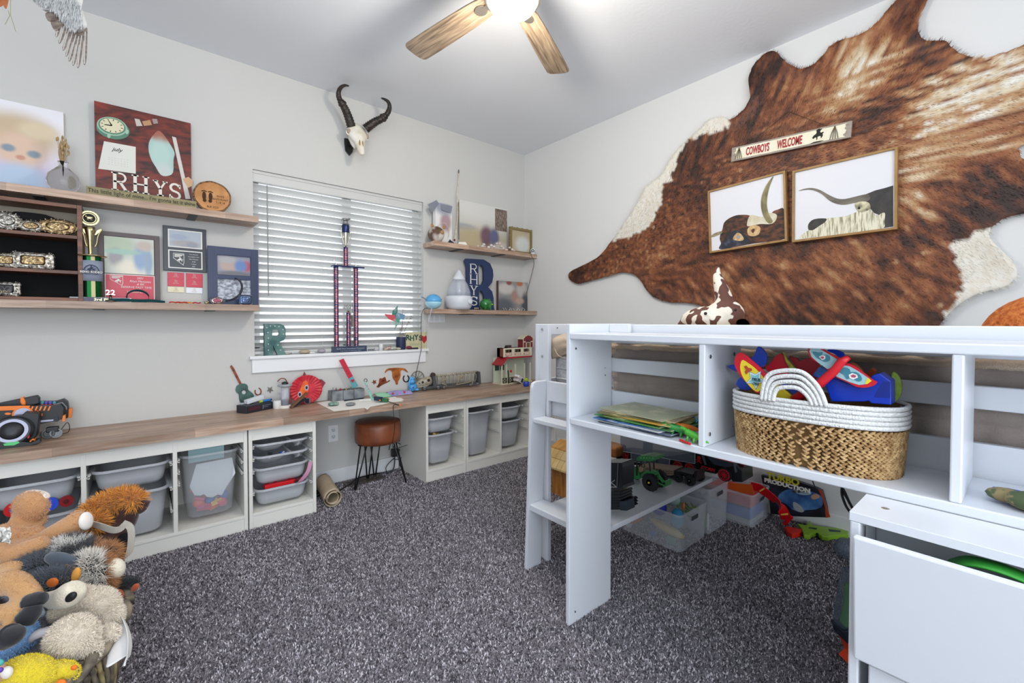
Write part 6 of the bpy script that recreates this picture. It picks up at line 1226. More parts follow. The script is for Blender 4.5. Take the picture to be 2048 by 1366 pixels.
for pts in ([(.62, .095), (.585, .06), (.55, .028)], [(.30, .062), (.36, .080), (.38, .09)], [(.56, .030), (.72, .038), (.86, .052)], [(.30, .05), (.38, .034), (.37, .012)], [(.84, .05), (.83, .012), (.80, .008)]): obj('limb', MB().tube([S_(a, -.006, z) for a, z in pts], .0042, 7), M_lb, st_, smooth=True)
obj('pelvis', MB().ball(S_(.65, .0, .09), (.016, .01, .014), 10), M_lb, st_, smooth=True); obj('crest', MB().cyl(S_(.19, W_/2, .118)-n_*.01, S_(.19, W_/2, .118)+n_*.01, .020, 16), mat('crest_brown', '#40302c', .5), st_)
# barn toys in the corner
bx_ = 2.42; yb = PZ(1012, 771, ZC).y
pA = PZ(1003, 770, ZC); pB = PZ(1050, 770, ZC); ux = V(1, 0, 0); X0 = pA.x; Yf = pA.y
def fz(u, v): p = PY(u, v, Yf); return (p.x, p.z)
bs = thing('toy_stable', 'white toy stable with a red roof at the far end of the worktop', 'toy house', V(X0+.1, Yf+.05, ZC)); fs = Fr((0, Yf, 0), (1, 0, 0), (0, 0, 1)); M_ivory = mat('ivory_plastic', '#dad4bc', .4); M_rroof = mat('roof_red', '#a8222c', .4); M_dkgr = mat('dark_green', '#25403c', .5)
x0, z0 = fz(1003, 730); x1 = x0+.36; zr = fz(1010, 716)[1]; ze = fz(1003, 730)[1]
obj('base_plate', MB().fbox(fs, x0-.005, x1, ZC, ZC+.012, -.12, .005), M_ivory, bs); obj('back_wall', MB().fbox(fs, x0, x1, ZC+.012, zr, -.12, -.112), mat('mint_wall', '#c3cbb8', .5), bs)
for x in (x0+.004, x0+.055, x0+.16, x0+.27, x0+.34): obj('post', MB().fbox(fs, x, x+.009, ZC+.012, ze, -.012, 0), M_ivory, bs)
for x in (x0+.016, x0+.075): obj('window', MB().fbox(fs, x, x+.042, ze-.06, ze-.012, -.112, -.106), M_dkgr, bs); 
obj('roof', MB().prism([(x0-.016, ze), (x0-.008, ze-.010), (x0+.058, zr-.008), (x1, zr-.006), (x1, zr+.006), (x0+.05, zr+.006)], fs, -.12, .012), M_rroof, bs, bevel=.002)
for x in (x0+.012, x0+.075, x0+.125):
    m_ = MB(); w_ = .045; z_ = ZC+.014; h_ = .045; m_.fbox(fs, x, x+w_, z_, z_+.005, 0, .005).fbox(fs, x, x+w_, z_+h_-.005, z_+h_, 0, .005).fbox(fs, x, x+.005, z_, z_+h_, 0, .005).fbox(fs, x+w_-.005, x+w_, z_, z_+h_, 0, .005)
    stroke(m_, fs, [(x+.003, z_+.003), (x+w_-.003, z_+h_-.003)], .004, 0, .004); stroke(m_, fs, [(x+.003, z_+h_-.003), (x+w_-.003, z_+.003)], .004, 0, .004); obj('gate', m_, mat('dark_gate', '#2a2420', .5), bs)
obj('palm', MB().tube(spline([V(x0+.068, Yf-.015, ZC+.012), V(x0+.066, Yf-.015, ZC+.09), V(x0+.062, Yf-.015, ZC+.125)], 3), .006, 8), mat('dark_gate', '', .5), bs, smooth=True)
s2 = thing('toy_stall', 'cream toy stall box with brown openings stacked on the red roof', 'toy house', V(x0+.1, Yf+.05, zr+.007)); zb_ = zr+.007; zt_ = zb_+.078; xs = x0+.022; xe_ = x0+.36
rows = []
for i in range(3): a = xs+.022+i*.108; rows.append([(a, zb_+.038), (a+.074, zb_+.038), (a+.074, zb_+.066), (a, zb_+.066)])
obj('front', MB().prism([(xs, zb_), (xe_, zb_), (xe_, zt_), (xs, zt_)], fs, -.004, 0, holes=rows), M_ivory, s2); obj('box', MB().fbox(fs, xs, xe_, zb_, zt_, -.09, -.05).fbox(fs, xs, xs+.004, zb_, zt_, -.09, -.004).fbox(fs, xs, xe_, zt_-.003, zt_, -.09, -.004).fbox(fs, xs, xe_, zb_, zb_+.004, -.09, -.004), mat('stall_brown', '#7c3b2c', .6), s2)
for r_ in rows: a = r_[0][0]; obj('stall_door', MB().fbox(fs, a, a+.074, zb_+.012, zb_+.030, 0, .004), mat('stall_red', '#c2574a', .5), s2); obj('slat_panel', MB().fbox(fs, a+.006, a+.068, zb_+.015, zb_+.027, .004, .005), M_ivory, s2); obj('horse_figure', MB().ball(fs.P(a+.025, zb_+.052, -.02), (.014, .008, .012), 10).ball(fs.P(a+.055, zb_+.050, -.02), (.01, .008, .012), 10), mat('horse_olive', '#6b6248', .6), s2, smooth=True)
s3 = thing('toy_barn', 'small red gambrel toy barn on top of the cream stall', 'toy house', V(x0+.2, Yf+.05, zt_)); xb_, zz = fz(1046, 680); xb_ = PY(1046, 680, Yf).x; w_ = .125; h_ = .078
wl = [(xb_, zt_), (xb_+w_, zt_), (xb_+w_, zt_+h_), (xb_+w_*.76, zt_+h_+.022), (xb_+w_*.5, zt_+h_+.030), (xb_+w_*.24, zt_+h_+.022), (xb_, zt_+h_)]
obj('wall', MB().prism(wl, fs, -.07, 0), mat('barn_red', '#7c1f2c', .5), s3); rf = MB(); pts = [(xb_-.008, zt_+h_-.004), (xb_+w_*.22, zt_+h_+.024), (xb_+w_*.5, zt_+h_+.034), (xb_+w_*.78, zt_+h_+.024), (xb_+w_+.008, zt_+h_-.004)]; stroke(rf, fs, pts, .005, -.075, .006); obj('roof', rf, M_ivory, s3)
obj('door', MB().fbox(fs, xb_+w_*.34, xb_+w_*.66, zt_, zt_+.042, 0, .002), mat('door_brown', '#6f4a33', .6), s3); tr_ = MB()
for a, b, c1_, d1 in ((.28, .34, 0, .046), (.66, .72, 0, .046), (.28, .72, .042, .046), (0, .04, 0, h_), (.96, 1, 0, h_)): tr_.fbox(fs, xb_+w_*a, xb_+w_*b, zt_+c1_, zt_+d1, 0, .003)
obj('white_trim', tr_, M_ivory, s3); obj('loft_window', MB().fbox(fs, xb_+w_*.42, xb_+w_*.58, zt_+.052, zt_+.07, 0, .003), M_dkgr, s3); obj('window', MB().fbox(fs, xb_+w_*.08, xb_+w_*.24, zt_+.046, zt_+.056, 0, .003).fbox(fs, xb_+w_*.76, xb_+w_*.92, zt_+.046, zt_+.056, 0, .003), M_ivory, s3)
p = fs.P(xs+.05, zt_, -.03); one('toy_cart', MB().box(p.x+.01, p.x+.06, p.y-.01, p.y+.02, zt_+.006, zt_+.024).cyl((p.x+.012, p.y-.012, zt_+.008), (p.x+.012, p.y+.022, zt_+.008), .008, 10), mat('cart_dark', '#3a2c2c', .5), 'small dark toy cart on the cream stall roof left of the barn', 'toy', bevel=.001)
p = fs.P(xs+.02, zt_, -.03); one('toy_figure', MB().ball(p+V(0, 0, .006), (.014, .01, .006), 10).ball(p+V(.004, 0, .015), .006, 8), mat('figure_pale', '#b4b9b4', .5), 'pale little toy figure at the left end of the cream stall', 'toy', smooth=True)
p = fs.P(x0+.06, zr+.007, .006); one('flower_toy', MB().ball(p+V(0, 0, .004), (.02, .006, .004), 8), mat('pink_toy', '#b48aa0', .5), 'pink and grey trinket on the edge of the red stable roof', 'toy', smooth=True)
hc_ = thing('toy_greenhouse', 'white toy house with a grey window tipped in front of the stable', 'toy house', V(x0+.14, Yf-.05, ZC)); M4 = Matrix.Translation(V(x0+.105, Yf-.055, ZC+.006))@Matrix.Rotation(R(24), 4, 'Y')@Matrix.Rotation(R(18), 4, 'Z')
hb = MB().box(0, .10, -.02, .03, .03, .085, M4); obj('body', hb, M_trim, hc_, bevel=.002); obj('window', MB().box(.055, .09, -.0215, -.0195, .038, .075, M4), M_dkgr, hc_); rfm = MB()
for k in range(6): rfm.box(-.045+k*.016, -.032+k*.016, -.022, .032, .055+.004*(k % 2), .060+.004*(k % 2), M4)
obj('shutter', rfm, mat('shutter_rose', '#c9b2ac', .5), hc_)
p = fs.P(x0+.10, ZC+.115, .01); one('red_apple', MB().ball(p, (.011, .011, .013), 12), M_red, 'round red toy apple at the stable window', 'toy', smooth=True)
c_ = PZ(1054, 773, ZC); c_ = V(c_.x, c_.y+.01, ZC); gt = thing('blue_cup_toy', 'blue cup toy with a green head beside the ladder top', 'toy', c_); obj('cup', MB().lathe([(.020, 0), (.024, .004), (.027, .04), (.022, .042)], c_, 20), mat('royal_blue', '#1f3fb0', .35), gt, smooth=True); obj('head', MB().ball(c_+V(-.004, -.004, .056), .019, 16), mat('lime_skin', '#9ab52e', .4), gt, smooth=True); obj('hat', MB().ball(c_+V(-.004, -.004, .072), (.008, .008, .005), 10), M_dkgr, gt)
# ================================================================ under the worktop
ol = thing('wall_outlet', 'white double wall outlet under the worktop beside the stool', 'outlet', PY(666, 882, WA)); f_ = W0(.001); x0, x1 = f_.px(656, 865)[0], f_.px(676, 865)[0]; z0, z1 = f_.px(666, 883)[1], f_.px(666, 850)[1]
obj('plate', MB().fbox(f_, x0, x1, z0, z1, 0, .006), M_trim, ol, bevel=.002)
for k in (.3, .7):
    zc_ = z0+(z1-z0)*k; xm = (x0+x1)/2; obj('socket', MB().prism(rrect(xm, zc_, .028, .026, .008), f_, .006, .008), M_white, ol); obj('slot', MB().fbox(f_, xm-.008, xm-.0055, zc_-.001, zc_+.007, .008, .0085).fbox(f_, xm+.0055, xm+.008, zc_-.001, zc_+.006, .008, .0085).prism(circ(xm, zc_-.007, .0028), f_, .008, .0085), M_black, ol)
vt = thing('floor_vent', 'brown metal floor vent on the carpet by the skirting', 'vent', (1.24, 3.10, 0)); va, vb = 1.10, 1.38; obj('frame', MB().prism([(va, 3.055), (vb, 3.055), (vb, 3.155), (va, 3.155)], Fr((0, 0, .009), (1, 0, 0), (0, 1, 0)), 0, .003, holes=[[(va+.012, 3.067), (vb-.012, 3.067), (vb-.012, 3.143), (va+.012, 3.143)]]), mat('vent_brown', '#5b4f48', .5, .3), vt); obj('well', MB().box(va+.01, vb-.01, 3.065, 3.145, .001, .004), M_black, vt)
for i in range(20): x = va+.016+i*.0128; obj('louvre', MB().box(x, x+.0055, 3.067, 3.143, .006, .011), mat('vent_brown', '', .5), vt)
# stool
sc_ = V(1.285, 3.0, 0); stl = thing('leather_stool', 'round brown leather stool on black hairpin legs', 'stool', sc_); zt_ = PY(757, 836, 3.0).z; zb_ = PY(757, 890, 2.86).z; rS = (PY(806, 870, 3.0).x-PY(705, 870, 3.0).x)/2*.86
pS = [PZ(710, 982, 0), PZ(812, 965, 0)]; mid = PY(756, 860, 3.0); sc_.x = mid.x; sc_.y = 3.0; hS = .16; zb_ = .40-.0; zt_ = PD(757, 836, 1).z
def yz(v, y): return PY(757, v, y).z
zt_ = yz(838, 3.03)+.0; zb_ = yz(889, 2.93); rS = .158
M_lea = mat('saddle_leather', '#6e3a25', .38, col2='#8d4d2e', scale=9, bump=.12, bscale=220)
obj('seat', MB().lathe([(rS*.80, 0), (rS*.97, .010), (rS*1.0, .04), (rS*1.0, (zt_-zb_)-.035), (rS*.97, (zt_-zb_)-.012), (rS*.86, (zt_-zb_)-.002), (rS*.5, (zt_-zb_)+.004), (.001, (zt_-zb_)+.006)], V(sc_.x, sc_.y, zb_), 40), M_lea, stl, smooth=True); 
obj('piping', MB().tube([V(sc_.x+rS*.955*math.cos(a), sc_.y+rS*.955*math.sin(a), zt_-.008) for a in np.linspace(0, 6.2831, 48)][:-1], .003, 6, closed=True), M_lea, stl, smooth=True)
for (u, v) in ((710, 982), (812, 965), (743, 948), (825, 0)):
    f = PZ(u, v, 0) if v else V(sc_.x*2-PZ(743, 948, 0).x+.02, 3.13, 0)
    if u == 743: f = V(PZ(741, 948, 0).x, 3.15, 0)
    dr = V(f.x-sc_.x, f.y-sc_.y, 0).normalized(); sd = V(-dr.y, dr.x, 0); top = V(sc_.x, sc_.y, zb_+.002)+dr*rS*.72
    f = V(sc_.x, sc_.y, .006)+dr*min(V(f.x-sc_.x, f.y-sc_.y, 0).length, .21)
    obj('leg', MB().tube([top+sd*.038, f+sd*.006, f-sd*.006, top-sd*.038], .0052, 8), M_black, stl, smooth=True); obj('leg_plate', MB().cyl(top, top+V(0, 0, .003), .04, 12), M_black, stl)
# power adapter with cords
ad = thing('power_adapter', 'black plug adapter hanging on cords behind the stool', 'adapter', P3(790, 908, 3.17)); c_ = P3(790, 905, 3.17); obj('block', MB().box(c_.x-.028, c_.x+.028, 3.15, 3.19, c_.z-.03, c_.z+.03), M_black, ad, bevel=.006); obj('plug', MB().ball(c_+V(.02, -.02, .02), .012, 8), M_black, ad)
for pts in ([(778, 900, 3.18), (783, 886, 3.19), (800, 888, 3.19), (806, 905, 3.18), (800, 918, 3.17), (786, 918, 3.17)], [(790, 915, 3.17), (779, 925, 3.17), (772, 935, 3.17), (773, 943, 3.16)], [(800, 915, 3.17), (799, 930, 3.17), (805, 938, 3.15), (795, 942, 3.12)]): obj('cable', MB().tube(spline([P3(*p) for p in pts], 5), .003, 6), M_black, ad, smooth=True)
fcd_ = [V(.84, 3.04, .05), V(.86, 3.0, .012), V(.93, 3.05, .008), V(.99, 3.10, .008), V(.95, 3.14, .008), V(.90, 3.08, .010), V(1.0, 3.02, .008), V(1.12, 3.08, .014), V(1.2, 3.16, .014), V(1.35, 3.18, .012), V(1.48, 3.15, .02), V(1.50, 3.17, .2)]
one('electric_cable', MB().tube(spline(fcd_, 6), .0045, 8), M_black, 'black power cord snaking along the skirting behind the stool', 'cord', smooth=True)
# roll of brown paper
ra, rb = V(.868, 3.14, .062), V(.93, 2.78, .062); ra = V(PZ(642, 975, 0).x, 3.12, .058); rb = V(PZ(660, 1008, 0).x, 2.79, .062); pr_ = thing('paper_roll', 'loose roll of brown craft paper on the carpet by the cabinet', 'paper roll', V((ra.x+rb.x)/2, 2.95, 0)); d = (rb-ra).normalized(); s1 = d.cross(V(0, 0, 1)).normalized(); u1 = s1.cross(d)
def roll(u, v): a = v*2*math.pi*3.3; r_ = .030+.026*v+.004*math.sin(a*1.5); p = ra.lerp(rb+d*(.006*math.sin(v*20)), u); p.z = .060; return p+s1*(r_*math.cos(a))+u1*(r_*math.sin(a))
obj('sheet', MB().grid(roll, 12, 120), mat('kraft_paper', '#b5a288', .8, col2='#c9b8a0', scale=8), pr_, smooth=True, solid=.0016)
# doghouse of wooden slats
dg_ = PZ(1103, 986, 0); dh = thing('wooden_birdhouse', 'little wooden slat house with a shingled roof behind the ladder', 'playhouse', (dg_.x+.15, dg_.y+.12, 0)); M_ced = mat('cedar', '#9c5f26', .5, col2='#c98a45', scale=8, stretch=(8, 8, 1)); M_pine = mat('pine_shingle', '#c9a566', .5, col2='#dcc08a', scale=8, rand=.12)
X0, Y1 = dg_.x, dg_.y; LY, DX = .30, .26; zE = PX(1103, 922, X0).z
for i in range(9): obj('wall_board', MB().box(X0, X0+.012, Y1-(i+1)*LY/9+.001, Y1-i*LY/9, 0, zE+.02), M_ced, dh, bevel=.001)
obj('side_wall', MB().box(X0+.012, X0+DX, Y1-.012, Y1, 0, zE).box(X0+.012, X0+DX, Y1-LY, Y1-LY+.012, 0, zE).box(X0+DX-.012, X0+DX, Y1-LY+.012, Y1-.012, 0, zE), M_ced, dh)
A_, B_, C_ = (-.045, zE-.03), (.035, zE+.07), (DX/2, zE+.11)
def shing(p, q_, n1, m):
    for r_ in range(n1):
        for i in range(9):
            a, b = r_/n1, (r_+1)/n1+.05; y = Y1+.045-i*.043; P_ = lambda t, yy, up: V(X0+p[0]+(q_[0]-p[0])*t, yy, p[1]+(q_[1]-p[1])*t+up)
            vs = [P_(a, y, 0), P_(a, y-.041, 0), P_(b, y-.041, 0), P_(b, y, 0), P_(a, y, .012), P_(a, y-.041, .012), P_(b, y-.041, .006), P_(b, y, .006)]
            obj('shingle', MB().add(vs, [(3, 2, 1, 0), (4, 5, 6, 7), (0, 1, 5, 4), (1, 2, 6, 5), (2, 3, 7, 6), (3, 0, 4, 7)]), m, dh)
shing(A_, B_, 2, M_pine); shing(B_, C_, 1, mat('pine_shingle_warm', '#b9823c', .5, col2='#d6a35c', scale=8, rand=.1))
obj('rear_roof', MB().box(X0+DX/2, X0+DX+.03, Y1-LY-.03, Y1+.045, zE+.098, zE+.108), M_pine, dh)
obj('gable', MB().add([V(X0, Y1, zE), V(X0+.035, Y1, zE+.068), V(X0+DX/2, Y1, zE+.105), V(X0+DX, Y1, zE)], [(0, 1, 2, 3)]), M_ced, dh, solid=.006)
# ================================================================ cowhide wall
def hc(x, y): return (1130+x/2.07, y/2.07)
HP = [hc(*p) for p in [(1385, 0), (1340, 50), (1290, 110), (1220, 155), (1140, 175), (1100, 200), (1075, 230), (1030, 275), (980, 290), (930, 270), (895, 235), (870, 217), (840, 222), (800, 255), (778, 290), (768, 340), (775, 400), (760, 440), (730, 475), (690, 500), (650, 488), (600, 500), (570, 530), (520, 575), (490, 600), (455, 640), (420, 700), (390, 740), (340, 780), (300, 860), (250, 930), (200, 1000), (150, 1060), (90, 1095), (30, 1125), (22, 1150), (45, 1172), (80, 1172), (140, 1155), (200, 1140), (240, 1128), (290, 1135), (320, 1160), (345, 1200), (380, 1232), (440, 1250), (500, 1252), (560, 1262), (600, 1290)]]+[(1450, 665), (1520, 720), (1700, 730), (1830, 700), (1870, 665)]+[hc(*p) for p in [(1560, 1335), (1600, 1290), (1650, 1250), (1720, 1215), (1800, 1195), (1850, 1170), (1875, 1130), (1850, 1080), (1800, 1030), (1760, 985), (1765, 950), (1810, 910), (1900, 885)]]+[(2090, 420), (2140, 380), (2090, 340), (2048, 322), (2039, 308), (2048, 292), (2120, 270), (2170, 180), (2130, 70), (2090, 78)]+[hc(*p) for p in [(1900, 195), (1830, 225), (1750, 245), (1690, 245), (1640, 230), (1600, 200), (1580, 178), (1540, 175), (1500, 178), (1475, 160), (1465, 120), (1480, 60), (1510, 0), (1530, -60), (1440, -75)]]
fH = Fr((WB-.006, 0, 0), (0, -1, 0), (0, 0, 1))
ol = smooth_poly(fH.pp(HP), 4); ol = [(a+.004*noise.noise(V(a*40, b*40, 0)), min(b, CEIL-.01)+.004*noise.noise(V(a*40, b*40, 7))) for a, b in ol]
g = .017; xs_ = [p[0] for p in ol]; zs_ = [p[1] for p in ol]
def inside(x, y, P):
    c = False; n = len(P)
    for i in range(n):
        x1, y1 = P[i]; x2, y2 = P[i-1]
        if (y1 > y) != (y2 > y) and x < (x2-x1)*(y-y1)/(y2-y1)+x1: c = not c
    return c
pts = [Vector(p) for p in ol]; nb = len(pts); oa = np.array(ol)
for i in range(int((max(xs_)-min(xs_))/g)):
    for j in range(int((max(zs_)-min(zs_))/g)):
        x, z = min(xs_)+i*g+(g/2 if j % 2 else 0), min(zs_)+j*g
        if inside(x, z, ol) and np.min((oa[:, 0]-x)**2+(oa[:, 1]-z)**2) > (g*.6)**2: pts.append(Vector((x, z)))
vo, eo, fo_, _, _, _ = delaunay_2d_cdt(pts, [(i, (i+1) % nb) for i in range(nb)], [list(range(nb))[::-1]], 1, 1e-5)
vo = [tuple(v) for v in vo]
def lift(x, z):
    d = math.sqrt(np.min((oa[:, 0]-x)**2+(oa[:, 1]-z)**2)); e = max(0, 1-d/.07)
    return .004+.007*(1+noise.noise(V(x*2.2, z*2.2, 3)))+.014*e*(1+noise.noise(V(x*6, z*6, 9)))
hb = MB(); hb.add([fH.P(x, z, lift(x, z)) for x, z in vo], [tuple(f) for f in fo_])
# orient towards the room
for i, f in enumerate(hb.f):
    a, b, c = (hb.v[k] for k in f[:3])
    if (b-a).cross(c-a).dot(fH.n) < 0: hb.f[i] = tuple(f)[::-1]
sa, sb_ = Vector(fH.px(1142, 560)), Vector(fH.px(2048, 130)); sd = (sb_-sa).normalized(); sp = Vector((-sd.y, sd.x))
wp1 = [fH.px(*hc(*p)) for p in [(700, 480), (690, 520), (640, 545), (560, 565), (500, 600), (470, 640), (455, 700), (440, 745), (405, 765), (405, 830), (370, 900), (350, 945), (290, 975), (235, 990), (190, 1000), (150, 1060), (100, 1000), (300, 700), (480, 500), (650, 440)]]
wp2 = [fH.px(*hc(*p)) for p in [(1590, 1020), (1640, 990), (1700, 965), (1770, 940), (1950, 1000), (1950, 1300), (1560, 1400), (1590, 1280), (1620, 1240), (1640, 1160), (1640, 1100), (1610, 1060)]]
lt = [(fH.px(*hc(a, b)), r_) for a, b, r_ in ((1190, 340, .17), (1260, 250, .10), (1700, 400, .30), (1560, 500, .18), (1850, 330, .25), (1440, 830, .07), (1500, 900, .06), (740, 1180, .03))]
dkp = [(fH.px(*hc(a, b)), r_) for a, b, r_ in ((820, 300, .12), (1540, 230, .14), (1330, 420, .10), (1250, 480, .09), (60, 1150, .10), (600, 640, .16), (1750, 820, .2), (520, 760, .16))]
def hlin(*c): return np.array([lin('#%02x%02x%02x' % t)[:3] for t in c])
PAL = hlin((48, 30, 25), (104, 57, 36), (150, 92, 56), (182, 142, 100), (214, 196, 166), (228, 226, 218))
def flowat(x, z):
    r_ = Vector((x, z))-sa; d = r_.dot(sp); k = max(-1, min(1, d/.35)); return (sd*.75+sp*k*1.0+Vector((0, -.25))).normalized(), d
def hcol(p):
    x, z = -p[1], p[2]; fl_, d = flowat(x, z); q = Vector((x, z)); u, v = q.dot(fl_), q.dot(Vector((-fl_.y, fl_.x)))
    n1 = noise.noise(V(u*9, v*34, 1)); n2 = noise.noise(V(x*4, z*4, 5)); n3 = noise.noise(V(u*30, v*110, 2)); t = 1.25+1.9*n1+1.2*n2+.9*n3
    for (c, r_) in lt: t += 1.25*math.exp(-((x-c[0])**2+(z-c[1])**2)/(r_*r_))*(1+.8*n1)
    for (c, r_) in dkp: t -= 1.0*math.exp(-((x-c[0])**2+(z-c[1])**2)/(r_*r_))
    if noise.noise(V(u*22, v*95, 20)) > .66: t += 1.6
    w = q+Vector((noise.noise(V(x*18, z*18, 8)), noise.noise(V(x*18, z*18, 11))))*.03
    if inside(w.x, w.y, wp1) or inside(w.x, w.y, wp2): t = 4.8+.5*n3
    t = max(0, min(4.999, t)); i = int(t); c = PAL[i]+(PAL[i+1]-PAL[i])*(t-i); return (float(c[0]), float(c[1]), float(c[2]), 1)
M_hair = mat('hide_hair', rough=.55, attr='col')
hide = thing('cowhide', 'huge brindle brown cowhide with white belly patches nailed to the right wall', 'cowhide', V(WB-.01, .8, 1.3))
cb_ = [hcol(v) for v in hb.v]
obj('skin', hb, M_hair, hide, smooth=True, colors=cb_, solid=.003)
vis = MB(); vis.v = hb.v; vis.f = [f for f in hb.f if hb.v[f[0]].y > -.02 and hb.v[f[0]].z > 1.1]; vis.m = [0]*len(vis.f)
def hflow(p): f_, d = flowat(-p[1], p[2]); return (-.15, -f_.x*3.2, f_.y*3.2)
hs_, hcs = fur(vis, 90000, .017, .0019, hcol, droop=0, rnd=.9, seed=11, flow=hflow)
obj('hair_coat', hs_, M_hair, hide, kind='stuff', colors=hcs)
# sign
def qfr(x, bl, br, tl):
    b0, b1, t0_ = PX(*bl, x), PX(*br, x), PX(*tl, x); fr_ = Fr(b0, b1-b0, (0, 0, 1)); fr_.y = fr_.n.cross(fr_.x).normalized(); fr_.n = fr_.x.cross(fr_.y); return fr_, (b1-b0).length, (t0_-b0).dot(fr_.y)
fg_, w_, h_ = qfr(WB-.045, (1462, 323.7), (1701.5, 274.4), (1462, 296.3)); sgn = thing('wooden_sign', 'weathered COWBOYS WELCOME board hanging on the cowhide', 'sign', fg_.P(w_/2, 0, 0))
obj('board', MB().fbox(fg_, 0, w_, 0, h_, -.012, 0), mat('weathered_edge', '#8f8379', .7, col2='#a99f94', scale=20, stretch=(1, 1, 6)), sgn, bevel=.001)
q = random.Random(5); e = [(w_*.03+q.uniform(0, .01), h_*(.1+.8*i/10)) for i in range(11)]; e2 = [(w_*.965-q.uniform(0, .015), h_*(.9-.8*i/10)) for i in range(11)]
bt_ = [(w_*(.03+.935*i/14), h_*(.10+.02*q.random())) for i in range(1, 14)][::-1]; tp_ = [(w_*(.03+.935*i/14), h_*(.9-.02*q.random())) for i in range(1, 14)]
obj('cream_panel', MB().prism((e+tp_+e2+bt_)[::-1], fg_, 0, .0008), mat('cream_paint', '#e4ddbd', .6, col2='#eeead8', scale=8), sgn)
M_sred = mat('sign_red', '#a3242c', .6); text('COWBOYS', fg_, w_*.25, h_*.24, h_*.54, M_sred, sgn, sx=.40, ext=.001, d=.002, bold=.0016); text('WELCOME', fg_, w_*.53, h_*.24, h_*.54, M_sred, sgn, sx=.40, ext=.001, d=.002, bold=.0016)
sv = MB(); cx, cz, hh = w_*.755, h_*.52, h_*.62
for pl in ([(-.5, -.1), (-.36, .12), (-.18, .22), (-.12, .42), (-.2, .56), (-.05, .66), (.08, .72), (.2, .62), (.3, .66), (.34, .58), (.22, .50), (.16, .34), (.3, .24), (.44, .30), (.52, .22), (.40, .10), (.46, -.05), (.36, -.28), (.26, -.30), (.28, -.12), (.12, -.06), (-.02, -.12), (-.02, -.34), (-.10, -.42), (-.12, -.14), (-.26, -.14), (-.40, -.24)], [(-.7, -.66), (-.3, -.56), (.2, -.56), (.6, -.60), (.3, -.66), (-.2, -.68)]): sv.prism([(cx+a*hh, cz+b*hh) for a, b in pl][::-1], fg_, .0008, .0016)
obj('bronco_rider', sv, M_ink, sgn)
for a in (.075, .88):
    m_ = MB(); 
    for k in range(4): m_.tube(spline([fg_.P(w_*a, h_*.86, .004), fg_.P(w_*(a+.012*(k-1.5)), h_*.5, .006), fg_.P(w_*(a+.020*(k-1.5)), h_*.1, .004)], 4), .0016, 5)
    m_.ball(fg_.P(w_*a, h_*.84, .004), .004, 8); obj('leather_tie', m_, mat('leather_cord', '#3a2a1e', .7, col2='#6d5a3a', scale=40), sgn)
xw = WB-.045; obj('hanging_wire', MB().tube([fg_.P(w_*.16, h_, -.004), PX(1577, 223, WB-.02), fg_.P(w_*.82, h_, -.004)], .0016, 6), mat('wire_brown', '#3a2c24', .6), sgn)
# two steer pictures
M_oak = mat('oak_frame', '#94703f', .5, col2='#a8834e', scale=12); M_pw = mat('print_white', '#dfe0e6', .5)
def pic(label, bl, br, tl):
    f_, w, h = qfr(WB-.04, bl, br, tl); t = thing('framed_picture', label, 'picture', f_.P(w/2, 0, 0)); fw_ = .011
    obj('backing', MB().fbox(f_, 0, w, 0, h, -.018, 0), M_oak, t); obj('mount', MB().fbox(f_, fw_, w-fw_, fw_, h-fw_, 0, .001), M_pw, t)
    obj('frame', MB().prism([(0, 0), (w, 0), (w, h), (0, h)], f_, 0, .012, holes=[[(fw_, fw_), (w-fw_, fw_), (w-fw_, h-fw_), (fw_, h-fw_)]]), M_oak, t, bevel=.001); return t, f_
def cc2(x, y): return (1400+x/4.995, 290+y/4.995)
def fl2(name, f_, pts, m, par, d, sm=True):
    l = [f_.px(*cc2(*p)) for p in pts]; l = smooth_poly(l, 3) if sm else l
    if sum(l[i][0]*l[(i+1) % len(l)][1]-l[(i+1) % len(l)][0]*l[i][1] for i in range(len(l))) < 0: l = l[::-1]
    return obj(name, MB().prism(l, f_, d, d+.0005), m, par)
M_bull = mat('bull_print', '#261813', .6, col2='#7a4526', scale=22, stretch=(1, 1, 2), lo=.42, hi=.72, detail=5)
t, f_ = pic('smaller framed print of a dark steer head with one upright horn', (1420.4, 506.8), (1575.8, 482.2), (1416, 383))
fl2('steer_head', f_, [(196, 1040), (210, 985), (198, 940), (205, 890), (225, 840), (240, 780), (280, 740), (340, 710), (400, 698), (500, 705), (560, 760), (640, 770), (700, 740), (725, 670), (780, 645), (838, 638), (846, 790), (856, 935), (540, 985), (300, 1030)], M_bull, t, .001)
fl2('muzzle_patch', f_, [(196, 1040), (215, 985), (290, 900), (350, 850), (430, 880), (500, 970), (340, 1012)], mat('bull_navy', '#1c2130', .6, col2='#4f5568', scale=30, lo=.5, hi=.8), t, .0016)
fl2('ear_tuft', f_, [(118, 905), (150, 880), (215, 862), (215, 885), (150, 915), (118, 922)], mat('tuft_olive', '#6f6448', .6, col2='#a39877', scale=60), t, .0016)
fl2('horn_base', f_, [(470, 800), (490, 720), (530, 700), (620, 720), (690, 680), (760, 690), (768, 730), (740, 775), (690, 792), (600, 790), (500, 812)], mat('horn_cream', '#ddd6c4', .5, col2='#c4b99a', scale=20), t, .0022)
fl2('horn', f_, [(737, 312), (700, 350), (660, 410), (625, 490), (610, 570), (618, 660), (650, 740), (690, 785), (730, 765), (695, 700), (672, 620), (672, 540), (690, 440), (715, 370)], mat('horn_olive', '#5d5638', .5, col2='#9d9365', scale=26, stretch=(1, 1, .4)), t, .0028)
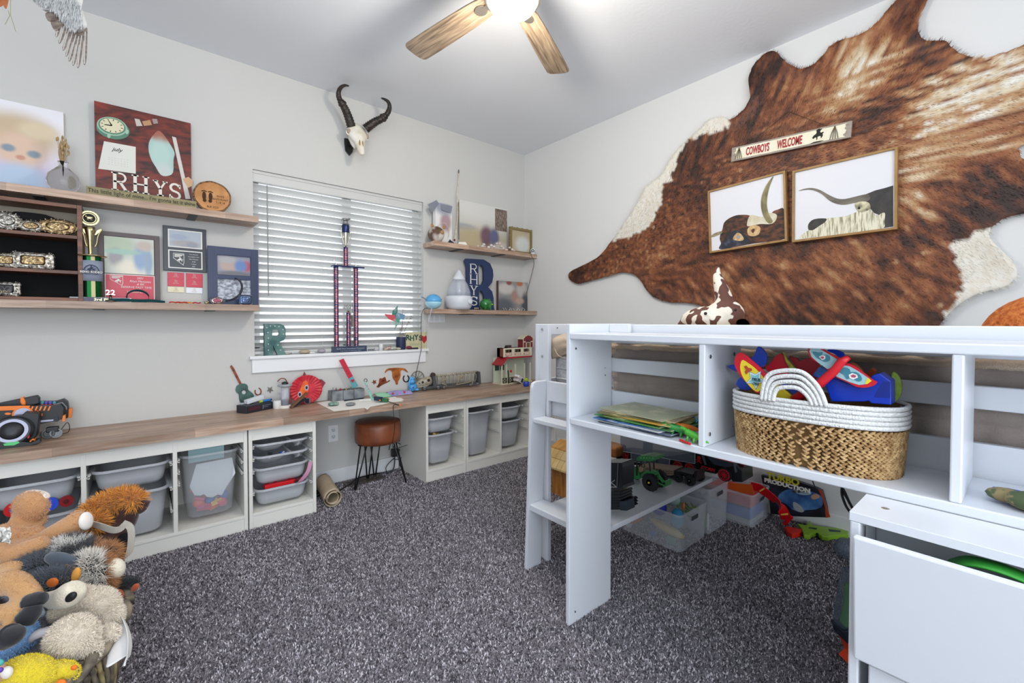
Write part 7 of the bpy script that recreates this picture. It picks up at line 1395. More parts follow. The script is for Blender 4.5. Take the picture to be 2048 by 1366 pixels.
fl2('ear_circle', f_, [(475, 850), (500, 815), (550, 800), (600, 820), (605, 860), (580, 900), (530, 912), (485, 900)], mat('ear_tan', '#b98d5c', .6, col2='#d9bd8c', scale=50), t, .0028); fl2('ear_hole', f_, [(515, 850), (540, 835), (550, 850), (535, 880), (520, 872)], mat('ear_dark', '#4a2412', .6), t, .0034)
fl2('eye_patch', f_, [(330, 940), (370, 880), (410, 890), (440, 940), (400, 960)], mat('ear_tan', '', .6), t, .0022); fl2('eye', f_, [(360, 925), (380, 905), (405, 915), (385, 935)], mat('eye_grey', '#8f98a8', .3), t, .0028)
t, f_ = pic('larger framed print of a longhorn seen from behind its sweeping horn', (1585.2, 485.2), (1794.8, 458.8), (1585.2, 343))
M_body = mat('steer_black', '#262527', .6, col2='#3c3a38', scale=20); M_wool = mat('steer_wool', '#8d8668', .7, col2='#e2dec8', scale=16, stretch=(1, 9, 1), lo=.35, hi=.55, detail=5)
fl2('body_wool', f_, [(1000, 935), (1040, 880), (1085, 850), (1090, 790), (1130, 750), (1220, 735), (1400, 720), (1480, 700), (1560, 670), (1620, 610), (1700, 640), (1760, 700), (1840, 690), (1835, 830), (1500, 880), (1200, 915)], M_wool, t, .001)
fl2('dark_patch', f_, [(1085, 845), (1085, 790), (1140, 742), (1260, 735), (1250, 770), (1190, 810), (1130, 850)], M_body, t, .0016)
fl2('body', f_, [(1640, 500), (1750, 455), (1850, 430), (1930, 405), (1930, 815), (1835, 830), (1848, 690), (1790, 700), (1740, 680), (1690, 620), (1660, 580), (1640, 560)], M_body, t, .0016, False)
fl2('fringe', f_, [(1650, 670), (1690, 640), (1735, 690), (1780, 720), (1800, 690), (1848, 680), (1842, 770), (1830, 830), (1640, 850), (1630, 760)], M_wool, t, .0022)
fl2('horn', f_, [(985, 460), (1050, 437), (1120, 430), (1200, 450), (1290, 500), (1370, 535), (1450, 540), (1560, 515), (1680, 492), (1700, 540), (1640, 570), (1540, 580), (1450, 597), (1380, 592), (1300, 560), (1230, 500), (1160, 462), (1080, 448)], mat('horn_slate', '#4d4840', .5, col2='#7d7668', scale=14, stretch=(1, .3, 1)), t, .0028)
fl2('face', f_, [(1550, 590), (1620, 565), (1690, 580), (1700, 640), (1620, 670), (1570, 650)], mat('face_olive', '#4f4b34', .6, col2='#d8d2b0', scale=26), t, .0034); fl2('eye', f_, [(1575, 635), (1590, 618), (1605, 630), (1592, 645)], M_ink, t, .004)
# ---------------------------------------------------------------- soft toys: bodies fused from rounded volumes
def plush(name, parts, m, par=None, vox=.006, sm=8, furn=0, furl=.008, furw=.0012, furm=None, colfn=None, droop=.15, rnd=.6, label=None, cat=None, seed=1, dup_=None):
    mb = MB()
    for p in parts:
        if p[0] == 'b': mb.ball(p[1], p[2], 16, p[3] if len(p) > 3 else None)
        else: mb.tube(spline(p[1], 4) if len(p[1]) > 2 else p[1], _rad(p[2], len(spline(p[1], 4)) if len(p[1]) > 2 else 2), 12)
    cols = [colfn(v) for v in mb.v] if colfn else None
    o = obj(name, mb, m, par, smooth=True) if par else one(name, mb, m, label, cat, smooth=True)
    if name and vox:
        md = o.modifiers.new('fuse', 'REMESH'); md.mode = 'VOXEL'; md.voxel_size = vox; md.use_smooth_shade = True
        md = o.modifiers.new('soft', 'SMOOTH'); md.factor = .7; md.iterations = sm
    if furn:
        f_, c_ = fur(mb, furn, furl, furw, colfn, droop=droop, rnd=rnd, seed=seed); obj('fur', f_, furm or m, par if par else o, kind='stuff', colors=c_)
    return o
def _rad(r, n):
    if not isinstance(r, (list, tuple)): return [r]*n
    return [float(np.interp(i/(n-1), np.linspace(0, 1, len(r)), r)) for i in range(n)]
M_cowp = mat('cow_print', '#5b3529', .7, col2='#ded6c6', scale=24, lo=.51, hi=.53, detail=1)
XB = 1.70; B_ = lambda u, v, x=XB: PX(u, v, x)
bp = thing('bull_pillow', 'stuffed cow-print longhorn head pillow on top of the loft bed', 'pillow', V(XB, B_(1425, 650).y, 1.08))
def cowc(p): 
    n_ = noise.noise(Vector(p)*26)+.5*noise.noise(Vector(p)*50); return (.74, .70, .61, 1) if n_ < .02 else (.13, .055, .04, 1)
M_ccol = mat('cow_plush', rough=.8, attr='col', sheen=.3)
plush('head', [('b', B_(1418, 640), (.09, .11, .055)), ('b', B_(1450, 630), (.06, .07, .06)), ('b', B_(1385, 652), (.06, .06, .035)), ('t', [B_(1452, 620), B_(1446, 590), B_(1437, 562), B_(1434, 545), B_(1438, 532)], [.040, .030, .020, .014, .005]), ('t', [B_(1465, 640), B_(1478, 655)], [.03, .02])], M_cowp, bp, .006, 6)
obj('ear', MB().loft([[B_(1480+12*t, 642+10*t, XB-.03)+V(0, .022*math.sin(3.1*t+.1)*math.cos(a), .016*math.sin(3.1*t+.1)*math.sin(a)) for a in (2*math.pi*i/12 for i in range(12))] for t in np.linspace(0, 1, 6)]), mat('ear_maroon', '#5b3038', .7), bp, smooth=True)
obj('eye', MB().ball(B_(1411, 627, XB-.085), .006, 10), M_ink, bp, smooth=True); obj('second_eye', MB().ball(B_(1471, 620, XB-.05), .005, 10), M_ink, bp, smooth=True)
c_ = PX(2098, 686, 1.75); orp = one('round_pillow', MB().ball(c_, (.125, .125, .125), 32), mat('rust_boucle', '#a8501c', .95, col2='#cf7a3a', scale=90, bump=1.0, bscale=110), 'rust orange boucle ball pillow at the right frame edge', 'pillow', smooth=True)
# ---------------------------------------------------------------- magazines, dinosaurs, basket on the bookcase shelf
ZSH = .791; q = random.Random(21); mc = PZ(1285, 852, ZSH+.02); cols_ = [('#3a4858', 'navy', '#d8dce2'), ('#d8d8d4', 'white', '#cfd4da'), ('#4a5a78', 'slate blue', '#e4e6ea'), ('#b8bcc2', 'grey', '#e8e8e8'), ('#3f6ea8', 'blue', '#dfe3e8'), ('#2f6f3a', 'dark green', '#cfd8c0'), ('#4f8f4a', 'green', '#c9d4b4'), ('#7c8a4a', 'olive', '#d9d2ae'), ('#a8a86a', 'khaki', '#d8cf9a'), ('#c99a3a', 'ochre', '#e4dcb4'), ('#6a6a4a', 'moss', '#d6c88e'), ('#9a8a70', 'tan', '#ddd0a0'), ('#a4a88c', 'sage', '#d8d0ac')]
place = ['lowest of the pile', 'second from the bottom', 'third from the bottom', 'fourth from the bottom', 'fifth from the bottom', 'sixth from the bottom', 'middle of the pile', 'sixth from the top', 'fifth from the top', 'fourth from the top', 'third from the top', 'second from the top', 'topmost of the pile']
z = ZSH+.0005
for i, (c1_, nm, c2_) in enumerate(cols_):
    hth = q.uniform(.0028, .0045); Mx = Matrix.Translation(V(1.352+q.uniform(-.008, .008), .865+q.uniform(-.02, .02)-(.012 if i > 8 else 0), z))@Matrix.Rotation(R(q.uniform(-9, 9)), 4, 'Z')
    t = thing('magazine', 'thin %s children\'s magazine, %s beside the panel' % (nm, place[i]), 'magazine', Mx.to_translation(), 'magazines piled on the bookcase shelf')
    obj('pages', MB().box(-.095, .095, -.132, .132, .0006, hth-.0006, Mx), mat('pages_'+c2_[1:], c2_, .7), t)
    obj('cover', MB().box(-.0965, .0965, -.134, .134, hth-.0006, hth, Mx).box(-.0965, .0965, -.134, .134, 0, .0006, Mx).box(-.0972, -.0962, -.134, .134, 0, hth, Mx), mat('cover_'+c1_[1:], c1_, .35, col2=c2_, scale=14, lo=.5, hi=.72), t); z += hth+.0004
def dino(label, u, v, m, yaw, sc=1.0):
    p = PZ(u, v, ZSH+.004); Rm = Matrix.Rotation(yaw, 3, 'Z'); L_ = lambda x, y, z_: p+Rm@(V(x, y, z_)*sc)
    t = thing('toy_dinosaur', label, 'toy', V(p.x, p.y, ZSH)); mb = MB(); mb.tube(spline([L_(-.05, 0, .008), L_(-.025, 0, .014), L_(0, 0, .02), L_(.02, 0, .024), L_(.035, 0, .032), L_(.045, 0, .032)], 4), [.001+.010*sc*math.sin(min(1, i/9)*1.57) if i < 14 else .006*sc for i in range(21)], 8)
    for a, b in ((-.008, .008), (-.008, -.008), (.015, .008), (.015, -.008)): mb.tube([L_(a, b, .014), L_(a+.003, b*1.3, 0)], .0032*sc, 6)
    obj('body', mb, m, t, smooth=True); return t
dino('green toy dinosaur at the right end of the magazine pile', 1358, 872, mat('dino_green', '#2f8a3c', .4), 1.9, 1.1); dino('orange toy dinosaur between the two green ones', 1376, 868, mat('dino_orange', '#d8742a', .4), 2.6); dino('bright green toy dinosaur against the divider', 1388, 884, mat('dino_lime', '#4fae3a', .4), 1.4)
one('blue_strip', MB().ribbon(spline([PX(1381, 829, 1.42), PX(1387, 836, 1.42), PX(1395, 843, 1.42)], 4), .012, (.3, 0, 1), .003), mat('strip_cyan', '#3a9ac8', .4), 'curved cyan toy strip leaning at the divider', 'toy')
p = PZ(1372, 884, ZSH+.004); one('red_toy', MB().tube([PZ(1360, 880, ZSH+.005), PZ(1380, 888, ZSH+.005)], .004, 8), M_red, 'flat red toy stick in front of the dinosaurs', 'toy')
bk = thing('rope_basket', 'oval braided jute basket with a white rope rim, full of foam planes', 'basket', V(1.352, .372, ZSH)); bcx, bcy, brx, bry, zR = 1.352, .372, .112, .188, .958
def el(a, k=1.0, dr=0): c, s_ = math.copysign(abs(math.cos(a))**.8, math.cos(a)), math.copysign(abs(math.sin(a))**.8, math.sin(a)); return V(bcx+(brx*k+dr)*c, bcy+(bry*k+dr)*s_, 0)
NR = 11; zj = ZSH+.112
for r_ in range(NR):
    z0_ = ZSH+.0055+(zj-ZSH-.004)*r_/NR; k = .95+.045*(r_/NR); m_ = MB(); ns = 66; ph_ = q.random()
    for i in range(ns):
        a = 2*math.pi*(i+ph_)/ns; P0, P1 = el(a, k), el(a+.02, k); tg_ = (P1-P0).normalized(); nn = V(tg_.y, -tg_.x, 0); 
        if nn.dot(P0-V(bcx, bcy, 0)) < 0: nn = -nn
        for s_ in (-1, 1):
            ax_ = (tg_+V(0, 0, s_*.62)).normalized(); Rm = Matrix((ax_, nn, ax_.cross(nn))).transposed(); m_.ball(P0+tg_*(.0045*(s_ > 0))+V(0, 0, z0_+s_*.0024), (.0092, .0044, .0036), 6, Rm)
    obj('braid', m_, M_rope, bk, smooth=True)
obj('inner_wall', MB().loft([[el(2*math.pi*i/48, .86)+V(0, 0, ZSH+.002) for i in range(48)], [el(2*math.pi*i/48, .92)+V(0, 0, zR-.004) for i in range(48)]], caps='lo'), mat('jute_dark', '#8a6a42', .9), bk, smooth=True, ang=40)
M_wrope = mat('white_rope', '#d3d4d2', .85, col2='#e6e7e6', scale=200, bump=.5, bscale=260)
for r_ in range(5): z_ = zj+.006+.0108*r_; obj('rope', MB().tube([el(2*math.pi*i/72, 1.0)+V(0, 0, z_) for i in range(72)], .0058, 8, closed=True), M_wrope, bk, smooth=True)
for sx_ in (1.238, 1.462):
    for k in range(4):
        f0 = 1-.13*k; yy = [PX(u, v, 1.238) for u, v in ((1523, 800), (1528, 768), (1540, 748), (1570, 741), (1603, 744), (1628, 764), (1643, 787), (1652, 812))]; cm = V(0, sum(p.y for p in yy)/8, zR-.01)
        obj('handle_rope', MB().tube(spline([V(sx_, cm.y+(p.y-cm.y)*f0, max(zR-.02, cm.z+(p.z-cm.z)*(1-.17*k))) for p in yy], 5), .0056, 8), M_wrope, bk, smooth=True)
def bc3(x, y): return (1440+x/5.39, 640+y/5.39)
def foam(name, label, cat, X, pts, m, th=.010, sm=True, insets=(), par=None):
    f_ = Fr((X, 0, 0), (0, -1, 0), (0, 0, 1)); l = [f_.px(*bc3(*p)) for p in pts]; l = smooth_poly(l, 3) if sm else l
    o = lambda l: l if sum(l[i][0]*l[(i+1) % len(l)][1]-l[(i+1) % len(l)][0]*l[i][1] for i in range(len(l))) > 0 else l[::-1]
    l = o(l); t = par or thing(name, label, cat, f_.P(sum(a for a, b in l)/len(l), min(b for a, b in l), 0)); obj('foam_body' if par is None else name, MB().prism(l, f_, -th, 0), m, t, bevel=min(.003, th*.3))
    for k, (nm, ps, mm) in enumerate(insets): q_ = [f_.px(*bc3(*p)) for p in ps]; obj(nm, MB().prism(o(q_), f_, .0002+.0006*k, .0008+.0006*k), mm, t)
    return t, f_
M_fr = mat('foam_red', '#c8142a', .45); M_fy = mat('foam_yellow', '#e3cf2e', .5); M_fbs = mat('foam_blue_speckle', '#1f46b8', .5, col2='#b0305a', scale=55, lo=.58, hi=.66); M_frs = mat('foam_red_speckle', '#a8182a', .5, col2='#4a1c50', scale=50, lo=.58, hi=.66)
def st5(cx, cy, r, rot): return [(cx+(r if i % 2 == 0 else r*.5)*math.cos(rot+math.pi*i/5), cy+(r if i % 2 == 0 else r*.5)*math.sin(rot+math.pi*i/5)) for i in range(10)]
t, f_ = foam('foam_wing', 'red and yellow foam wing with a star, left end of the basket', 'toy', 1.262, [(205, 352), (260, 372), (330, 430), (410, 500), (480, 570), (520, 640), (460, 760), (400, 790), (330, 730), (250, 640), (190, 560), (155, 480), (165, 400)], M_fr, insets=(('yellow_sticker', smooth_poly([(240, 432), (300, 460), (380, 520), (440, 585), (480, 650), (430, 760), (380, 765), (300, 690), (240, 600), (218, 510)], 3), M_fy), ('blue_star', st5(385, 640, 112, .25), mat('sticker_blue', '#4a86c0', .4)), ('white_star', st5(385, 640, 100, .25), M_paper), ('aqua_star', st5(385, 640, 82, .25), mat('sticker_aqua', '#7fc3cc', .4)), ('comet', [(262, 500), (290, 490), (310, 515), (345, 520), (350, 545), (310, 560), (290, 585), (270, 560), (285, 535)], mat('sticker_brick', '#b0452c', .4))))
a_, b_ = f_.px(*bc3(392, 660)); text('TRUE', f_, a_, b_+.001, .008, M_ink, t, shear=.2, d=.0045, sx=.8); text('ONE', f_, a_, b_-.010, .007, M_ink, t, shear=.2, d=.0045, sx=.8)
foam('foam_fin', 'speckled blue foam fin standing behind the red and yellow wing', 'toy', 1.33, [(400, 292), (440, 300), (480, 345), (500, 400), (490, 470), (455, 510), (380, 480), (325, 430), (370, 370)], M_fbs)
foam('foam_fin', 'small blue foam tip poking out left of the basket, upper one', 'toy', 1.36, [(78, 496), (150, 480), (200, 500), (190, 560), (120, 530)], M_fbs); foam('foam_fin', 'speckled blue foam tip low at the left rim of the basket', 'toy', 1.345, [(170, 690), (215, 620), (300, 640), (340, 740), (250, 760), (190, 720)], M_fbs)
foam('foam_wing', 'plain red foam wing behind the white handle', 'toy', 1.345, [(490, 510), (540, 470), (590, 400), (640, 365), (690, 380), (740, 470), (760, 560), (640, 600), (520, 560)], M_fr)
foam('foam_wing', 'dark red speckled foam wing in the middle of the basket', 'toy', 1.355, [(740, 395), (820, 410), (860, 440), (930, 415), (1000, 400), (1060, 470), (1080, 560), (1020, 640), (900, 600), (830, 520)], M_frs)
foam('foam_stick', 'yellow-green speckled foam strip standing between two red wings', 'toy', 1.338, [(668, 335), (690, 350), (720, 420), (790, 500), (850, 545), (820, 560), (740, 520), (700, 440)], mat('foam_lime', '#b9b23c', .5, col2='#4a5a3a', scale=60), sm=False)
foam('foam_box', 'yellow printed foam panel seen under the white handle', 'toy', 1.275, [(560, 690), (620, 700), (740, 790), (800, 850), (700, 870), (555, 820)], M_fy, sm=False)
foam('foam_strip', 'navy foam strip beside the yellow printed panel', 'toy', 1.28, [(620, 655), (700, 680), (860, 780), (900, 860), (840, 860), (740, 770)], M_fbs, sm=False)
t, f_ = foam('shark_glider', 'red foam glider with shark stickers, highest thing in the basket', 'toy', 1.268, [(985, 243), (1040, 265), (1100, 310), (1200, 370), (1290, 420), (1240, 510), (1170, 545), (1100, 490), (1000, 430), (950, 360), (950, 290)], M_fr, insets=(('upper_sticker', [(985, 262), (1040, 290), (1150, 355), (1265, 425), (1200, 510), (1160, 530), (1060, 460), (990, 400), (965, 340)], mat('shark_print', '#9cc4cc', .4)), ('yellow_corner', [(975, 265), (1010, 275), (1030, 300), (985, 300)], M_fy), ('shark_shape', smooth_poly([(1000, 340), (1060, 350), (1110, 350), (1100, 380), (1150, 370), (1190, 400), (1180, 440), (1130, 450), (1090, 430), (1040, 400)], 2), mat('shark_teal', '#3f8296', .4)), ('mouth', [(1070, 395), (1100, 380), (1140, 385), (1135, 420), (1105, 432)], M_paper), ('gum', [(1085, 398), (1105, 390), (1128, 398), (1122, 415), (1105, 420)], mat('gum_pink', '#b05068', .4))))
foam('lower_wing', '', '', 1.266, [(1320, 475), (1400, 475), (1480, 520), (1570, 590), (1650, 650), (1690, 670), (1650, 710), (1560, 730), (1470, 720), (1370, 670), (1240, 600)], M_fr, par=t, insets=(('lower_sticker', [(1320, 485), (1400, 500), (1480, 545), (1600, 625), (1635, 655), (1590, 690), (1500, 700), (1400, 670), (1250, 605)], mat('shark_print', '', .4)), ('tip_yellow', [(1590, 620), (1638, 655), (1590, 690), (1560, 690)], M_fy), ('shark_shape', smooth_poly([(1290, 560), (1340, 510), (1400, 530), (1410, 560), (1470, 560), (1520, 600), (1530, 650), (1480, 660), (1420, 620), (1370, 640), (1340, 590)], 2), mat('shark_teal', '', .4)), ('mouth', [(1390, 590), (1430, 570), (1480, 590), (1490, 620), (1440, 640), (1400, 625)], M_paper), ('gum', [(1410, 598), (1440, 585), (1475, 600), (1460, 620), (1425, 618)], mat('gum_pink', '', .4))))
obj('fuselage', MB().tube([PX(*bc3(800, 860), 1.27), PX(*bc3(1080, 680), 1.262), PX(*bc3(1220, 560), 1.258), PX(*bc3(1320, 440), 1.256), PX(*bc3(1390, 400), 1.256)], [.012, .011, .010, .009, .006], 12), mat('foam_red_dots', '#cc1a28', .4, col2='#5a2a6a', scale=60, lo=.62, hi=.7), t, smooth=True)
foam('blue_toy_car', 'big royal blue plastic toy car body at the right of the basket', 'toy car', 1.29, [(1130, 690), (1200, 620), (1280, 640), (1420, 700), (1600, 660), (1640, 600), (1720, 572), (1840, 660), (1845, 915), (1630, 900), (1600, 870), (1560, 880), (1300, 880), (1200, 880)], M_blue, .05, False, insets=(('side_recess', [(1660, 830), (1760, 655), (1835, 665), (1835, 840)], mat('deep_blue', '#0d2a8c', .35)), ('fold_mark', [(1270, 648), (1500, 730), (1640, 640), (1646, 648), (1505, 742), (1268, 658)], mat('deep_blue', '', .35))))
foam('foam_strip', 'light blue speckled foam strip left of the glider body', 'toy', 1.30, [(990, 600), (1070, 500), (1130, 520), (1180, 560), (1080, 640)], mat('foam_azure', '#3a7ad0', .5, col2='#2a4a9a', scale=50), sm=False); foam('blue_arch', 'glossy blue toy arch behind the shark glider tail', 'toy', 1.335, [(1150, 325), (1230, 320), (1300, 340), (1340, 380), (1300, 410), (1240, 370)], M_blue)
foam('lime_disc', 'speckled lime green foam crescent at the right rim of the basket', 'toy', 1.36, [(1850, 580), (1890, 568), (1930, 610), (1958, 690), (1955, 780), (1920, 850), (1850, 905), (1820, 800)], mat('foam_lime_green', '#8fae3a', .5, col2='#a8c85a', scale=60)); foam('orange_clip', 'translucent orange clip between glider and lime crescent', 'toy', 1.37, [(1580, 580), (1640, 512), (1690, 545), (1650, 600), (1600, 640)], mat('clip_orange', '#c8542a', .3, trans=.3), sm=False)
foam('orange_dart', 'orange foam dart tip behind the glider', 'toy', 1.365, [(1400, 450), (1460, 470), (1530, 530), (1560, 600), (1500, 600)], mat('dart_orange', '#b06030', .5), sm=False)
# right-hand compartment
f_ = Fr((1.40, 0, 0), (0, -1, 0), (0, 0, 1)); fb_ = [PZ(u, v, ZSH+.01) for u, v in ((1974, 983), (1990, 984), (2010, 988), (2035, 996), (2060, 1006))]
one('foam_plane', MB().ribbon(fb_, [.004, .022, .03, .034, .03], (1, .1, .5), .008), M_blue, 'royal blue foam blade lying in the right bookcase compartment', 'toy')
p = PZ(2085, 1030, ZSH); one('camo_toy', MB().ball(p+V(0, 0, .02), (.03, .05, .02), 14).ball(p+V(.02, .045, .018), (.02, .03, .014), 12), mat('camo', '#4c5a3a', .7, col2='#8a7a54', scale=40, lo=.48, hi=.52), 'camouflage coloured toy beside the blue blade', 'toy', smooth=True)
# inside the chest
one('green_strap', MB().ribbon(spline([V(1.16, .10, .69), V(1.12, .07, .725), V(1.11, .03, .733), V(1.12, -.02, .72), V(1.17, -.08, .69)], 5), .028, (1, 0, .2), .004), mat('strap_green', '#3fae3f', .5), 'bright green strap arching inside the open chest', 'strap', smooth=True)
for k, (y, z_, r_, c1_, nm) in enumerate(((.15, .60, .05, '#26282c', 'charcoal'), (.06, .62, .055, '#1c3020', 'dark green'), (-.03, .63, .05, '#1f2c4c', 'navy'), (-.12, .61, .05, '#3a4a3a', 'grey-green'))): one('toy_lump', MB().ball((1.155, y, z_), (.05, r_, .05), 12), mat('lump_'+c1_[1:], c1_, .6), nm+' soft toy stored inside the tilting chest', 'toy', smooth=True)
# ================================================================ under the loft bed
def side(X): return Fr((X, 0, 0), (0, -1, 0), (0, 0, 1))
def tr(name, X, pts, m, par, d0=0, d1=.03, bev=.001, sm=False, conv=None):
    f_ = side(X); l = [f_.px(*(conv(*p) if conv else p)) for p in pts]; l = smooth_poly(l, 3) if sm else l
    if sum(l[i][0]*l[(i+1) % len(l)][1]-l[(i+1) % len(l)][0]*l[i][1] for i in range(len(l))) < 0: l = l[::-1]
    return obj(name, MB().prism(l, f_, -d1, -d0), m, par, bevel=bev)
def c7(x, y): return (1200+x/7.5875, 880+y/7.5875)
def whl(name, c, r, w, m1, m2, par, hub=.6, spokes=0):
    c = Vector(c); n_ = V(-1, 0, 0); t_ = obj(name, MB().lathe([(r*hub, 0), (r*.92, 0), (r, w*.2), (r, w*.8), (r*.92, w), (r*hub, w)], c+V(w, 0, 0), 28, Matrix.Rotation(R(-90), 4, 'Y')), m1, par, smooth=True, ang=40)
    if spokes:
        k = MB(); k.cyl(c+V(.004, 0, 0), c+V(.008, 0, 0), r*hub, 20); obj('wheel_well', k, M_black, t_); k = MB()
        for i in range(spokes): a = 2*math.pi*i/spokes; k.tube([c+V(-.001, 0, 0), c+V(-.001, r*hub*math.cos(a), r*hub*math.sin(a))], r*.05, 5)
        k.tube([c+V(-.001, r*hub*.95*math.cos(a), r*hub*.95*math.sin(a)) for a in np.linspace(0, 6.283, 28)][:-1], r*.07, 6, closed=True); obj('spoked_hub', k, m2, t_)
    else: obj('hub', MB().lathe([(r*hub, -.001), (r*hub*.7, .004), (r*.12, .004), (r*.1, .008)], c+V(.004, 0, 0), 20, Matrix.Rotation(R(-90), 4, 'Y')), m2, t_, smooth=True, ang=40)
M_jg = mat('tractor_green', '#2a7f3e', .35); M_jy = mat('tractor_yellow', '#f0cf2a', .4); M_tyre = mat('tyre', '#17191e', .7)
XT = 1.985; tc = thing('toy_tractor', 'green toy tractor with yellow wheels and front loader on the low table', 'toy tractor', V(XT+.05, PX(1280, 980, XT).y, ZD))
cb = PX(*c7(742, 648), XT); rb = cb.z-ZD; cs = PX(*c7(400, 620), XT); rs = max(.018, cs.z-ZD); rb = max(rb, .03)
for x in (0, .085):
    whl('rear_wheel', V(XT+x, cb.y, ZD+rb), rb, .028, M_tyre, M_jy, tc, .52); whl('front_wheel', V(XT+x+.004, cs.y, ZD+rs), rs, .02, M_tyre, M_jy, tc, .6)
    lg = MB()
    for i in range(16): a = 2*math.pi*i/16; p = V(XT+x+.014, cb.y+rb*math.cos(a), ZD+rb+rb*math.sin(a)); lg.ball(p, (.013, .003, .003), 6)
    obj('tread_lug', lg, M_tyre, tc)
tr('hood', XT+.03, [(350, 545), (360, 490), (430, 455), (480, 420), (520, 405), (548, 400), (560, 470), (600, 520), (610, 590), (540, 600), (430, 590), (370, 575)], M_jg, tc, 0, .05, .003, conv=c7)
tr('roof', XT+.01, [(545, 285), (600, 240), (700, 236), (830, 260), (840, 300), (780, 330), (560, 312)], M_jg, tc, 0, .09, .003, conv=c7)
for i in range(5): tr('roof_rib', XT+.009, [(610+45*i, 258), (632+45*i, 260), (626+45*i, 290), (606+45*i, 288)], mat('rib_pale', '#5f9a6c', .4), tc, 0, .002, 0, conv=c7)
for a, b in (((560, 315), (556, 540)), ((625, 322), (600, 400)), ((748, 325), (765, 475)), ((812, 310), (822, 450))): obj('cab_pillar', MB().tube([PX(*c7(*a), XT+.015), PX(*c7(*b), XT+.015)], .0045, 6), M_black, tc)
tr('seat', XT+.04, [(590, 520), (580, 410), (620, 380), (660, 420), (650, 480), (600, 500)], mat('seat_tan', '#9a8a6c', .6), tc, 0, .03, .002, conv=c7); tr('fender', XT+.012, [(605, 590), (620, 530), (670, 480), (760, 465), (840, 490), (850, 540), (800, 515), (740, 510), (680, 530), (640, 570)], M_jg, tc, 0, .03, .002, conv=c7)
for l in ([(150, 330), (250, 310), (330, 290), (400, 310), (470, 360), (520, 400)], [(180, 345), (290, 325), (350, 360), (420, 430), (470, 470)], [(350, 300), (380, 380), (470, 430)], [(860, 460), (900, 540), (960, 620), (1000, 640)], [(840, 600), (900, 660), (990, 700)], [(870, 540), (960, 650)]): obj('arm', MB().tube([PX(*c7(*p), XT+.02) for p in l], .0048, 6), M_jg, tc, smooth=True)
tr('rear_plate', XT+.015, [(985, 620), (1000, 625), (1004, 705), (985, 700)], M_jg, tc, 0, .05, 0, conv=c7); obj('steering_wheel', MB().tube([PX(*c7(655+25*math.cos(a), 385+30*math.sin(a)), XT+.03) for a in np.linspace(0, 6.28, 14)][:-1], .002, 5, closed=True), M_black, tc)
XL = 2.21; tl = thing('toy_trailer', 'black toy trailer with plank deck parked behind the tractor', 'toy trailer', V(XL, PX(1360, 960, XL).y, ZD)); M_pk = mat('deck_plank', '#8f7868', .6)
for u, v in ((1175, 580), (1355, 620)):
    c_ = PX(*c7(u, v), XL); r_ = max(.02, c_.z-ZD); 
    for x in (0, .10): whl('wheel', V(XL+x, c_.y, ZD+r_), r_, .02, M_tyre, mat('hub_silver', '#b7babf', .3, .7), tl, .55)
tr('chassis', XL+.01, [(600, 440), (850, 500), (1090, 520), (1140, 470), (1230, 480), (1320, 500), (1400, 520), (1430, 600), (1400, 560), (1280, 530), (1240, 560), (1100, 530), (1070, 560), (600, 560)], M_black, tl, 0, .10, .002, conv=c7)
for i in range(3): tr('deck_plank', XL+.004, [(600, 395+i*38), (860, 425+i*38), (1120, 455+i*30), (1110, 478+i*30), (860, 455+i*38), (600, 425+i*38)], M_pk, tl, 0, .10, 0, conv=c7)
tr('tail_ramp', XL+.008, [(1430, 480), (1475, 460), (1470, 540), (1445, 630), (1420, 600)], M_black, tl, 0, .09, .001, conv=c7)
# black truck with red wheels
XK = 2.41; tk_ = thing('toy_truck', 'long black toy truck with red spoked wheels under the bed', 'toy truck', V(XK+.06, PX(1400, 950, XK).y, .255)); M_tb = mat('truck_black', '#15181d', .25)
M_rw = mat('wheel_red', '#d8182a', .4)
def c8(x, y): return (1180+x/3.657, 850+y/3.657)
tr('body', XK+.012, [(190, 190), (560, 230), (780, 200), (830, 215), (1060, 285), (1110, 330), (1115, 420), (1040, 415), (1010, 330), (950, 320), (920, 360), (780, 330), (520, 300), (190, 290)], M_tb, tk_, 0, .14, .004, conv=c8)
tr('cab_window', XK+.011, [(850, 225), (1030, 275), (1050, 300), (990, 310), (900, 285)], mat('dark_window', '#3a4650', .1), tk_, 0, .002, 0, conv=c8); tr('side_bar', XK+.009, [(812, 215), (828, 215), (852, 290), (838, 292)], mat('bar_grey', '#6f7883', .3, .5), tk_, 0, .006, 0, conv=c8); tr('side_bar', XK+.009, [(1046, 275), (1062, 275), (1075, 345), (1060, 350)], mat('bar_grey', '', .3), tk_, 0, .006, 0, conv=c8)
tr('red_trim', XK+.009, [(850, 218), (1040, 272), (1040, 277), (850, 224)], M_rw, tk_, 0, .003, 0, conv=c8)
for u, v, r_ in ((258, 228, .033), (641, 302, .036), (728, 318, .036), (980, 365, .037)):
    c_ = PX(*c8(u, v), XK); whl('wheel', V(XK, c_.y, max(c_.z, .255+r_)), r_, .03, M_tyre, M_rw, tk_, .78, 12)
f_ = side(XK+.008); a_, b_ = f_.px(*c8(860, 330)); text('STORM', f_, a_, b_, .017, M_rw, tk_, shear=.25, ext=.0005, bold=.001)
a_, b_ = f_.px(*c8(797, 248)); sk2 = MB(); sk2.prism([(a_+x, b_+z+.006) for x, z in circ(0, 0, .011)], f_, .001, .002).fbox(f_, a_-.006, a_+.006, b_-.012, b_-.002, .001, .002); stroke(sk2, f_, [(a_-.016, b_-.022), (a_+.016, b_-.006)], .004, .001, .002); stroke(sk2, f_, [(a_-.016, b_-.006), (a_+.016, b_-.022)], .004, .001, .002); obj('skull_emblem', sk2, M_rw, tk_)
